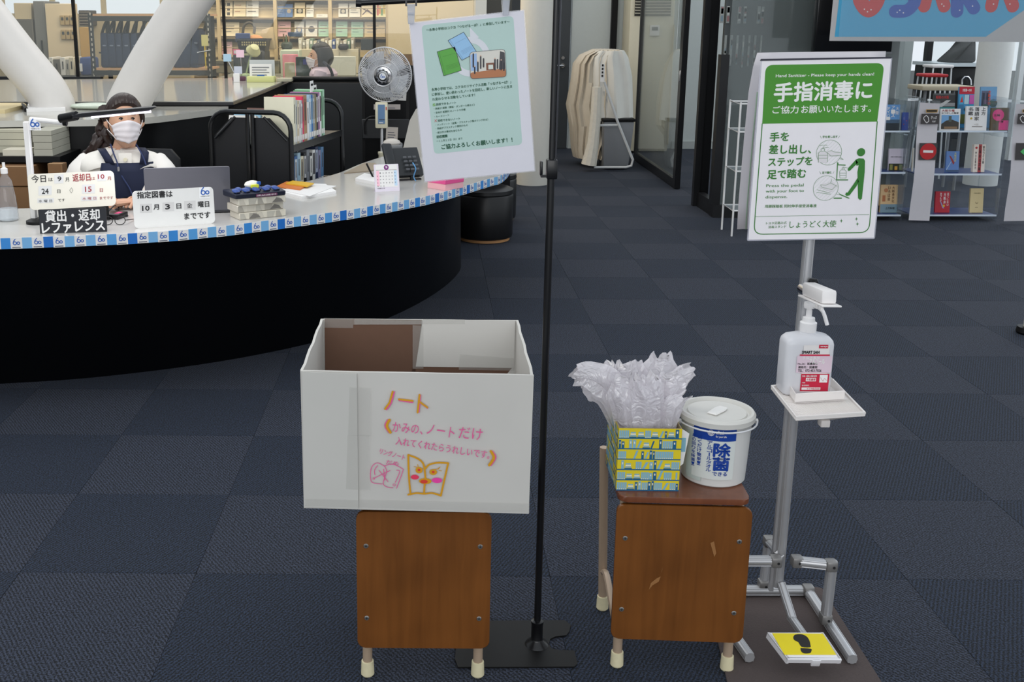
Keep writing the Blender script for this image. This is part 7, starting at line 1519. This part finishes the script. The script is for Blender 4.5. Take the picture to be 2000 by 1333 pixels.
for cxp, cyt, cyb, lab in ((803, 8, 47, 'clear clip holding the top left poster corner'), (988, -8, 30, 'clear clip holding the top right poster corner')):
    t = thing('clip', lab, 'clip', W(cxp, cyb, Yp-.02), group='clear poster clips'); CLC = glass((226, 228, 234), .35, .08)
    a = W(cxp-8, cyb, Yp-.02); b = W(cxp+8, cyt, Yp-.02)
    MB(CLC).hexa([(a.x+.002, Yp-.024, a.z), (b.x-.002, Yp-.024, a.z), (b.x-.002, Yp-.016, a.z), (a.x+.002, Yp-.016, a.z)], [(a.x, Yp-.034, b.z), (b.x, Yp-.034, b.z), (b.x, Yp-.030, b.z), (a.x, Yp-.030, b.z)], .001, 1).fin('front_jaw', t)
    MB(CLC).hexa([(a.x+.002, Yp-.009, a.z), (b.x-.002, Yp-.009, a.z), (b.x-.002, Yp-.006, a.z), (a.x+.002, Yp-.006, a.z)], [(a.x, Yp+.008, b.z), (b.x, Yp+.008, b.z), (b.x, Yp+.012, b.z), (a.x, Yp+.012, b.z)], .001, 1).fin('back_jaw', t)
    MB(CHROME).cyl((a.x+.002, Yp-.018, a.z*.5+b.z*.5), (b.x-.002, Yp-.018, a.z*.5+b.z*.5), .003, n=8).fin('spring', t)
    MB(BKM).box(a.x-.004, a.x+.000, Yp-.008, Yp+.01, b.z-.004, W(cxp, -8, Yp).z).box(b.x, b.x+.004, Yp-.008, Yp+.01, b.z-.004, W(cxp, -8, Yp).z).fin('hanger', t)
# ------------------------------------------------------------ hand sanitiser stand
mt_ = thing('floor_mat', 'dark brown rubber-backed mat under the sanitiser stand', 'mat', (.95, 2.3, 0))
q = [G(x, y, .004) for x, y in [(1412, 1150), (1592, 1147), (1606, 1150), (1790, 1440), (1445, 1440)]]
q[0] = V((.80, 2.60, 0)); 
mb = MB(mat((78, 68, 66), .9, no=.16, sc=260, bump=.5)); mb.prism([(p.x, p.y) for p in q][::-1], .0005, .005, 'z', .001); mb.fin('pad', mt_)
ss = thing('sanitiser_stand', 'aluminium pipe foot-pedal stand for hand sanitiser', 'stand', (.985, 2.55, .005))
def pipe(name, path, r=.0125): 
    o = MB(ALU); o.tube(path, r, 14); P_ = [V(p) for p in path]
    d = (P_[-1]-P_[0]).normalized(); n = d.cross(V((0, 1, 0))); n = n.normalized() if n.length > .1 else V((1, 0, 0)); m_ = n.cross(d).normalized()
    for k in range(4):
        a = PI/4+PI/2*k; off = (n*math.cos(a)+m_*math.sin(a))*(r*1.03); o.cyl(P_[0]+off, P_[-1]+off, .0016, n=6)
    return o.fin(name, ss)
Ys = 2.45; xp0 = W(1526, 1150, Ys).x; xp1 = W(1570, 470, Ys).x
xs_ = (xp0+xp1)/2+.003; zt_ = 1.08
pipe('pole', [(xs_-.004, Ys, .10), (xs_-.0, Ys, zt_)], .0125); pipe('slide_rod', [(xs_-.019, Ys+.004, .085), (xs_-.016, Ys+.004, .62)], .0055); pipe('pole', [(xs_+.004, Ys+.022, .11), (xs_+.006, Ys+.022, zt_)], .0085)
BR_ = G(1665, 1288, .02); BL_ = G(1465, 1285, .02); TR_ = G(1578, 1155, .02); TL_ = V((.83, TR_.y, .02)); BL_ = V((.814, 2.258, .02))
z0 = .019; pipe('base_rail', [(TR_.x, TR_.y, z0), (BR_.x, BR_.y, z0)]); pipe('base_rail', [(.78, TR_.y, z0), (BL_.x, BL_.y, z0)]); pipe('base_crossbar', [(.78, TR_.y+.005, z0), (TR_.x, TR_.y+.005, z0)])
uR = G(1612, 1212, .03); uRt = W(1622, 1096, uR.y)
pipe('upright', [(uR.x, uR.y, .03), (uR.x+.003, uR.y, uRt.z)]); uLt = W(1497, 1045, TR_.y+.05); pipe('upright', [(uLt.x-.012, TR_.y+.01, .03), (uLt.x, TR_.y+.03, uLt.z)], .011)
pipe('upright', [(.80, uR.y+.02, .03), (.80, uR.y+.02, uRt.z)])
zx = uRt.z-.012; pipe('crossbar', [(.80, uR.y+.02, zx), (xs_-.016, uR.y+.02, zx)]); pipe('crossbar', [(xs_+.022, uR.y+.02, zx), (uR.x, uR.y, zx)]); pipe('brace', [(uLt.x, TR_.y+.03, uLt.z-.012), (xs_-.01, Ys-.01, zx+.01)], .0105)
pipe('pedal_link', [(xs_+.0, Ys-.012, .115), (xs_+.014, Ys-.07, .05)], .011); pipe('pedal_arm', [(xs_+.012, Ys-.06, .05), (xs_+.016, Ys-.155, .05)], .009)
for p in ((xs_-.024, uR.y+.02, zx), (xs_+.030, uR.y+.02, zx), (uR.x, uR.y, zx), (TR_.x, TR_.y, z0+.004), (uR.x, uR.y, .036), (uLt.x, TR_.y+.028, uLt.z-.008), (uLt.x-.012, TR_.y+.01, .034)):
    o = MB(mat((136, 134, 132), .4, me=.5)); o.box(p[0]-.0145, p[0]+.0145, p[1]-.0145, p[1]+.0145, p[2]-.0145, p[2]+.0145, .006); o.m(INK).cyl((p[0]+.003, p[1]-.014, p[2]), (p[0]+.003, p[1]-.0155, p[2]), .0035, n=10); o.fin('pipe_joint', ss)
# pedal
fl4 = [G(1537, 1297, .052), G(1642, 1298, .052), G(1612, 1238, .082), G(1499, 1238, .082)]
pd = thing('foot_pedal', 'white foot pedal with yellow pad and black shoe print', 'pedal', fl4[0])
PdP = Pl(fl4[0], fl4[1]-fl4[0], fl4[3]-fl4[0]); q = [PdP.L(*p) for p in [(1543, 1298), (1640, 1298), (1605, 1239), (1499, 1240)]]
PM_ = mat((232, 230, 232), .4); P_ = MB(PM_, PdP.M); x0, x1, h_ = 0, q[1][0]+.004, (q[2][1]+q[3][1])/2; Q4 = [PdP.L(*p) for p in [(1538, 1287), (1643, 1287), (1608, 1236), (1499, 1236)]]
P_.prism(Q4, 0, .005, 'y', .001); E1 = [(Q4[0][0]+.006, Q4[0][1]), Q4[0], Q4[3], (Q4[3][0]+.006, Q4[3][1])]; P_.prism(E1, 0, .020, 'y'); P_.prism([(Q4[1][0]-.006, Q4[1][1]), Q4[1], Q4[2], (Q4[2][0]-.006, Q4[2][1])], 0, .020, 'y'); P_.box(Q4[0][0], Q4[1][0], 0, .013, Q4[0][1]-.003, Q4[0][1]+.003); P_.box(lerp(Q4[0][0], Q4[1][0], .45), lerp(Q4[0][0], Q4[1][0], .62), .0, .022, Q4[0][1]-.006, Q4[0][1], .002); P_.fin('body', pd)
pp_ = MB(YEL, PdP.M); pp_.prism([PdP.L(*p) for p in [(1532, 1280), (1633, 1280), (1607, 1239), (1508, 1238)]], -.0012, 0, 'y'); po2 = pp_.fin('yellow_pad', pd)
mb = MB(mat((26, 24, 18), .5), PdP.M); pq6 = lambda pts: [tuple(p)[:2] for p in catmull([V(PdP.L(1140+x/3.226, 940+y/3.226)+(0,)) for x, y in pts+[pts[0]]], 3)]
mb.flat(pq6([(1330, 972), (1365, 968), (1400, 980), (1420, 1005), (1428, 1035), (1425, 1052), (1372, 1048), (1352, 1020), (1325, 1005), (1320, 985)]), -.0016); mb.flat(pq6([(1365, 1056), (1430, 1060), (1434, 1075), (1425, 1088), (1390, 1090), (1370, 1078)]), -.0016)
mb.fin('shoe_print', po2)
# tray and bottle holder
zt2 = .648; T4 = [G(x, y, zt2) for x, y in [(1554.5, 817), (1691, 808), (1627, 742), (1505.5, 755)]]
ty2 = thing('drip_tray', 'white ribbed drip tray with bottle holder fixed to the sanitiser stand', 'tray', T4[0])
up = lambda L_, dz: [p+V((0, 0, dz)) for p in L_]
ctr = sum(T4, V())/4
TW = mat((228, 222, 218), .45); MB(TW).hexa(up(T4, -.008), up(T4, -.002), .0015, 1).fin('plate', ty2)
for i in range(4): j = (i+1) % 4; a, b = T4[i], T4[j]; ai, bi = inset(a, ctr, .006), inset(b, ctr, .006); MB(TW).hexa(up([a, b, bi, ai], -.002), up([a, b, bi, ai], .003)).fin('rim', ty2)
Hd = [G(x, y, zt2+.012) for x, y in [(1553, 779), (1650, 773), (1610, 733), (1524.5, 736)]]
rb = MB(TW)
for i in range(46):
    t = .03+.94*i/45; a = T4[0].lerp(T4[1], t); b = T4[3].lerp(T4[2], t); a2 = a.lerp(b, .03); b2 = a.lerp(b, .42 if t < .95 else .97)
    rb.cyl(a2+V((0, 0, -.0015)), b2+V((0, 0, -.0015)), .0009, n=4, caps=False)
for i in range(22):
    t = .03+.94*i/21; a = T4[0].lerp(T4[3], t); b = T4[0].lerp(T4[3], t).lerp(T4[1].lerp(T4[2], t), .16)
    rb.cyl(a+(b-a)*.2+V((0, 0, -.0015)), b+V((0, 0, -.0015)), .0009, n=4, caps=False)
rb.fin('ribs', ty2, kind='stuff')
hc2 = sum(Hd, V())/4
MB(TW).hexa(up(Hd, -.013), up(Hd, -.008), .001, 1).fin('holder_floor', ty2)
for i in range(4):
    j = (i+1) % 4; a, b = Hd[i], Hd[j]; ai, bi = inset(a, hc2, .004), inset(b, hc2, .004); hz_ = .012
    MB(TW).hexa(up([a, b, bi, ai], -.012), up([a, b, bi, ai], hz_), .001, 1).fin('holder_wall', ty2)
MB(TW).hexa([ctr+V((-.012, -.06, -.032)), ctr+V((.012, -.06, -.032)), ctr+V((.012, .08, -.032)), ctr+V((-.012, .08, -.032))], [ctr+V((-.07, -.09, -.008)), ctr+V((.07, -.09, -.008)), ctr+V((.07, .08, -.008)), ctr+V((-.07, .08, -.008))], .002, 1).fin('funnel', ty2); MB(TW).box(ctr.x-.011, ctr.x+.011, ctr.y-.07, ctr.y-.045, zt2-.046, zt2-.028, .003).fin('spout', ty2)
MB(mat((112, 110, 108), .4, me=.7)).box(xs_-.02, xs_+.02, T4[3].y-.04, Ys-.005, zt2-.03, zt2-.008, .004).fin('bracket', ty2)
# press arm
ah = thing('press_arm', 'white press arm above the pump with grey collar and black knob', 'arm', W(1580, 570, Ys))
MB(CHROME).cyl(W(1568, 564, Ys-.0), W(1580, 572, Ys-.05), .014, n=18).fin('collar', ah); MB(BLACK).lathe([(.004, 0), (.010, .003), (.012, .012), (.008, .018)], W(1588, 559, Ys-.02), 8).fin('knob', ah)
a = W(1580, 566, Ys-.06); b = W(1620, 583, 2.25); P = frame(a, b-a, (0, 0, 1)); L = (b-a).length
AM = mat((232, 228, 226), .4); MB(AM, P).box(0, L, -.017, .017, -.014, .018, .006).fin('block', ah); MB(AM, P).box(-.010, L+.018, -.022, .022, -.018, -.014, .001, 1).box(L-.02, L-.012, -.024, -.018, -.026, -.018).box(L+.004, L+.012, -.022, -.016, -.026, -.018).fin('flange', ah)
# bottle
bz = zt2+.001; bo_c = V(((Hd[0].x+Hd[1].x+Hd[2].x+Hd[3].x)/4-.006, hc2.y-.0, bz))
Yb_ = hc2.y; bx0 = W(1533, 720, Yb_-.03).x; bx1 = W(1628, 720, Yb_-.03).x; ztop = W(1580, 650, Yb_).z
bw = (bx1-bx0)/2; cxb = (bx0+bx1)/2; bd = .034
so = thing('sanitiser_bottle', 'translucent square pump bottle with red and white label on the drip tray', 'bottle', (cxb, Yb_, bz), .0)
FB = mat((222, 222, 226), .3, al=.86, no=.02); rows = []
def sq(w, d, z, n=40, p=5.): return [(cxb+w*math.copysign(abs(math.cos(a))**(2/p), math.cos(a)), Yb_+d*math.copysign(abs(math.sin(a))**(2/p), math.sin(a)), z) for a in [2*PI*i/n for i in range(n)]]
H_ = ztop-bz
prof = [(bw*.96, bd*.96, 0, 6), (bw, bd, .004, 6), (bw, bd, H_*.5, 6), (bw, bd, H_*.84, 6), (bw*.97, bd*.97, H_*.9, 5), (bw*.85, bd*.88, H_*.955, 4), (bw*.6, bd*.7, H_*.985, 3), (.020, .020, H_, 2.), (.017, .017, H_+.006, 2.)]
mb = MB(FB); R = mb.grid([sq(w, d, bz+z, 40, p) for w, d, z, p in prof], True); mb.cap(R[0], True); mb.cap(R[-1]); mb.fin('body', so)
PU = mat((234, 232, 232), .35); z_ = bz+H_+.004
xq = W(1579, 630, Yb_).x
MB(PU).lathe([(.019, 0), (.0195, .002), (.0195, .022), (.015, .025), (.014, .034), (.0065, .036), (.0065, .052)], (xq, Yb_, z_), 32).fin('pump_collar', so)
zh_ = W(1578, 597, Yb_).z
MB(PU).lathe([(.0065, -.03), (.0065, -.006), (.012, -.006), (.0135, .0), (.0125, .008), (.006, .010)], (xq-.001, Yb_, zh_), 24).tube(catmull([(xq, Yb_-.005, zh_+.002), (xq+.014, Yb_-.02, zh_+.001), (xq+.022, Yb_-.03, zh_-.010), (xq+.031, Yb_-.036, zh_-.038)], 4), [.0055]*7+[.0045]*6, 10).fin('pump_head', so)
PLb = Pl(V((cxb-bw, Yb_-bd-.0012, bz)), V((1, 0, 0)), V((0, 0, 1))); s4 = 1/3.333; lq = lambda pts: PLb.LL([(1460+x*s4, 460+y*s4) for x, y in pts])
def lr(mb, x0, y0, x1, y1, y): (a, b), (c, d) = lq([(x0, y1), (x1, y0)]); mb.rect(a, b, c, d, y)
LR = mat((196, 30, 62), .4); lb_ = MB(mat((226, 222, 220), .4)); lr(lb_, 340, 716, 536, 1022, -.0002); lb_.m(LR); lr(lb_, 340, 902, 533, 1015, -.0005); lr(lb_, 464, 713, 526, 736, -.0005); lr(lb_, 340, 776, 536, 784, -.0005); lb_.m(mat((206, 110, 140), .4)); lr(lb_, 340, 784, 536, 896, -.0004)
lb_.m(mat((218, 196, 208), .4)); lr(lb_, 314, 786, 552, 894, -.0008)
lb_.m(mat((236, 236, 234), .4)); lr(lb_, 466, 908, 522, 958, -.0008); lr(lb_, 378, 928, 446, 950, -.0008); lr(lb_, 350, 990, 474, 1006, -.0008)
lb_.bm.transform(PLb.M); lo2 = lb_.fin('label', so)
mb = MB(INK)
def lt2(t, x0, y0, x1, y1, b=.02, y=-.0012): (a, b_), (c, d) = lq([(x0, y1), (x1, y0)]); mb.text(t, a, b_, c, d, y, b)
lt2('SMART SAN', 354, 752, 468, 770, .05); lt2('No.26：図書館①', 326, 828, 456, 842); lt2('連絡先：図書館', 328, 850, 454, 866); lt2('TEL：072-453-7026', 326, 872, 480, 888)
mb.m(WHITE); lt2('手指消毒用', 356, 788, 468, 806, .02); lt2('アルコール', 400, 806, 502, 838, .03); lt2('saraya', 474, 720, 520, 730, .03); lt2('手指・器具の消毒 液剤', 354, 910, 450, 922, .02); lt2('使用期限：', 352, 972, 402, 982, .01); lt2('火気厳禁', 353, 955, 374, 962)
mb.m(LR); lt2('火気厳禁', 382, 931, 442, 947, .02); lt2('サラヤ株式会社', 384, 992, 470, 1004, .01); mb.stroke(lq([(474, 925), (490, 950), (500, 930), (515, 945)]), .0006, -.0012)
mb.bm.transform(PLb.M); mb.fin('label_lettering', lo2)
# double-sided sign
Yg = 2.428; So = W(1459.5, 470, Yg); Sr = W(1708, 467, Yg); St = W(1486.5, 117, Yg)
SP = Pl(So, V((1, 0, 0)), V((0, 0, 1))); sg = thing('sanitiser_sign', 'green and white hand sanitiser instruction sign on top of the aluminium stand', 'sign', mtx=SP.M)
c4 = SP.LL([(1459, 471), (1709, 467), (1743, 112), (1486, 116)])
x0, x1, zt4 = min(c4[0][0], c4[3][0]), max(c4[1][0], c4[2][0]), (c4[2][1]+c4[3][1])/2
MB(glass((226, 226, 236), .35, .04)).prism(round4([(p[0], p[1]) for p in c4], .004), .0004, .0016, 'y').fin('laminate', sg, local=True)
MB(mat((34, 34, 50), .4)).prism([tuple(p) for p in SP.LL([(1484, 119), (1741, 114), (1741, 111), (1486, 115)])], -.001, .0, 'y').fin('top_binding', sg, local=True)
c5 = [(lerp(p[0], (x0+x1)/2, .02), lerp(p[1], zt4/2, .014)) for p in c4]; MB(mat((236, 232, 235), .42)).prism(c5, 0, .0005, 'y').fin('paper', sg, local=True)
s5 = 320/1040; sq_ = lambda pts: SP.LL([(1440+x*s5, 90+y*s5) for x, y in pts])
SGN = mat((66, 140, 34), .42); SGT = mat((52, 122, 44), .45)
g4 = sq_([(158, 494), (888, 480), (934, 108), (180, 120)])
def part_round(q, idx, r, n=6):
    out = []
    for i in range(4):
        p = V(q[i])
        if i not in idx: out.append(tuple(p)); continue
        a = (V(q[i-1])-p).normalized()*r; b = (V(q[(i+1) % 4])-p).normalized()*r
        for k in range(n+1): t = k/n; out.append(tuple((p+a)*(1-t)**2+p*2*t*(1-t)+(p+b)*t*t))
    return out
MB(SGN).prism(part_round(g4, (2, 3), .018), -.0003, 0, 'y').fin('green_field', sg, local=True)
mb = MB(SGT); bord = part_round(sq_([(104, 1196), (836, 1184), (888, 480), (158, 494)]), (0, 1), .022); mb.stroke([bord[-1]]+bord[:-1], .0022, -.0004); mb.stroke(sq_([(114, 1083), (836, 1070)]), .0008, -.0004); mb.fin('green_border', sg, local=True)
mb = MB(mat((236, 236, 232), .42))
def st_(t, x0, y0, x1, y1, h_, b=.0, y=-.0007, r=2): SP.txt(mb, t, (1440+x0*s5, 90+y0*s5), (1440+x1*s5, 90+y1*s5), h_*s5, y, b, r)
st_('Hand Sanitizer - Please keep your hands clean!', 243, 204, 866, 192, 24, .02); st_('手指消毒に', 232, 354, 850, 336, 118, .035, r=3); st_('ご協力', 222, 430, 386, 427, 48, .015); st_('お願いいたします。', 404, 427, 846, 420, 48, .015); mb.fin('white_lettering', sg, local=True)
mb = MB(SGT)
st_('手を', 206, 606, 325, 602, 56, .035); st_('差し出し、', 200, 686, 466, 682, 58, .035); st_('ステップを', 196, 764, 474, 756, 54, .035); st_('足で踏む', 190, 846, 434, 836, 58, .035)
st_('Press the pedal', 183, 902, 420, 897, 24, .01); st_('with your foot to', 180, 937, 422, 932, 24, .01); st_('dispense.', 178, 974, 316, 970, 24, .01); st_('用脚踩踏板 同时伸手接受消毒液', 174, 1028, 502, 1024, 20, .015)
st_('しょうどく大使', 330, 1156, 626, 1150, 44, .01); st_('トヨタ足踏み式', 182, 1134, 312, 1130, 17, .01); st_('消毒スタンド', 196, 1158, 310, 1154, 17, .01)
st_('手を差し出す', 540, 584, 636, 582, 15, .03); st_('足で踏む', 538, 812, 598, 810, 15, .03)
for s__ in ([(526, 570), (534, 586)], [(650, 570), (642, 584)], [(522, 796), (530, 812)], [(614, 796), (606, 810)]): mb.stroke(sq_(s__), .0006, -.0007)
mb.fin('green_lettering', sg, local=True)
mb = MB(SGT)
k5 = (SP.L(1500, 300)[0]-SP.L(1499, 300)[0])*s5
def circ(x, y, r, w): q = sq_([(x, y)])[0]; mb.ring(q[0], q[1], r*k5, w, -.0007, 36)
def S2(pts, w=.0007, y=-.0009): mb.stroke(sq_(pts), w, y)
circ(582, 676, 80, .0007); circ(561, 902, 80, .0007)
for cx0, cy0 in ((582, 676), (561, 902)):
    for k in range(-4, 5):
        o = k*17; hw_ = math.sqrt(max(0, 78**2-(o*1.0)**2))*.7; S2([(cx0+o*.7-hw_, cy0+o*.7+hw_), (cx0+o*.7+hw_, cy0+o*.7-hw_)], .00016, -.0006)
S2([(655, 708), (672, 720), (648, 716)]); S2([(640, 930), (658, 944), (630, 940)])
mb.m(mat((222, 218, 220), .42)); mb.flat(sq_([(514, 738), (572, 738), (572, 672), (514, 672)]), -.0008); mb.flat(sq_([(572, 690), (600, 700), (655, 690), (650, 672), (596, 664), (572, 668)]), -.0008); mb.flat(sq_([(526, 880), (600, 858), (636, 890), (600, 925), (520, 900)]), -.0008)
mb.m(SGT)
for s__ in ([(514, 738), (514, 680), (528, 668), (556, 668), (572, 680), (572, 735)], [(514, 694), (572, 694)], [(514, 712), (572, 712)], [(532, 666), (532, 652), (554, 652), (554, 666)], [(544, 652), (544, 640), (580, 644)], [(522, 630), (570, 628)], [(574, 668), (600, 664), (612, 672), (656, 676)], [(570, 676), (594, 698), (656, 696)], [(502, 928), (592, 942)], [(506, 912), (590, 934)], [(528, 880), (560, 884), (592, 870), (634, 890)], [(528, 882), (534, 896), (600, 912), (624, 888)], [(600, 846), (592, 868)]): S2(s__)
# stand and bottle in the diagram
for s__, w in (([(636, 740), (630, 850)], .002), ([(638, 754), (684, 756)], .0022), ([(632, 850), (700, 850)], .0024), ([(640, 742), (640, 756)], .001), ([(614, 966), (660, 966)], .0028), ([(650, 942), (708, 966)], .0022)): S2(s__, w)
for s__ in ([(650, 836), (648, 798), (658, 786), (682, 786), (692, 798), (690, 838), (650, 838)], [(664, 786), (664, 774), (678, 774), (678, 786)], [(670, 774), (670, 768), (700, 774)], [(649, 806), (691, 806)], [(649, 820), (691, 820)]): S2(s__)
q = sq_([(785, 674)])[0]; mb.disc(q[0], q[1], 26*k5, -.0009, 28)
for pts in ([(750, 722), (772, 712), (800, 714), (810, 728), (808, 800), (790, 970), (778, 978), (766, 966), (762, 800), (770, 756), (756, 760)], [(762, 838), (770, 860), (756, 890), (712, 948), (694, 952), (684, 944), (690, 930), (700, 930), (742, 870)], [(700, 786), (702, 776), (752, 722), (766, 740), (716, 790), (706, 794)]): mb.flat(sq_(pts), -.0009)
mb.fin('pictograms', sg, local=True)
mb = MB(SGT)
for x, y in ((660, 1110), (756, 1098), (762, 1130)):
    mb.flat(sq_([(x-10, y), (x-2, y+3), (x, y+14), (x+2, y+3), (x+10, y), (x+2, y-3), (x, y-14), (x-2, y-3)]), -.0007)
mb.fin('sparkles', sg, local=True, kind='stuff')
sg2 = thing('sanitiser_sign', 'back sheet of the sanitiser sign, bowed and showing only its pale left edge', 'sign', mtx=M4.Translation((0, 0, 0)))
Yk2 = 2.53; prof2 = [(103, 1479, 1730), (130, 1471, 1728), (180, 1462, 1722), (260, 1454, 1716), (340, 1447, 1710), (400, 1442, 1706), (448, 1439.5, 1702)]
rows = []
for y, xl, xr_ in prof2:
    a = W(xl, y, Yk2); b = W(xr_, y-3, Yk2); rows.append([a.lerp(b, t)+V((0, .012*math.sin(PI*t), 0)) for t in [i/8 for i in range(9)]])
mb = MB(mat((206, 202, 206), .42)); mb.grid(rows); o = mb.fin('sheet', sg2); sm = o.modifiers.new('t', 'SOLIDIFY'); sm.thickness = .001
mb = MB(mat((150, 180, 150), .5)); R_r = [[r[0].lerp(r[-1], .06)+V((0, -.002, 0)), r[0].lerp(r[-1], .068)+V((0, -.002, 0))] for r in rows[2:]]; mb.grid(R_r); o = mb.fin('border_line', sg2); sm = o.modifiers.new('t', 'SOLIDIFY'); sm.thickness = .0004
MB(ALU).box(xs_-.03, xs_+.03, Yg+.003, Ys-.006, 1.03, 1.2).fin('clip_plate', sg2)
pipe('pole', [(xs_, Ys+.05, 1.06), (xs_+.0, Ys+.05, 1.40)], .0125)
# rubber foot of something just inside the right edge
q = G(1996, 655); t = thing('furniture_foot', 'black rubber foot with grey post at the right picture edge', 'furniture foot', (q.x+.05, q.y+.03, 0))
MB(BLACK).lathe([(.05, 0), (.055, .01), (.05, .035)], (q.x+.045, q.y+.03, 0), 20).fin('foot', t); MB(mat((176, 172, 160), .5)).cyl((q.x+.05, q.y+.03, .035), (q.x+.05, q.y+.03, .5), .028, n=16).fin('post', t)
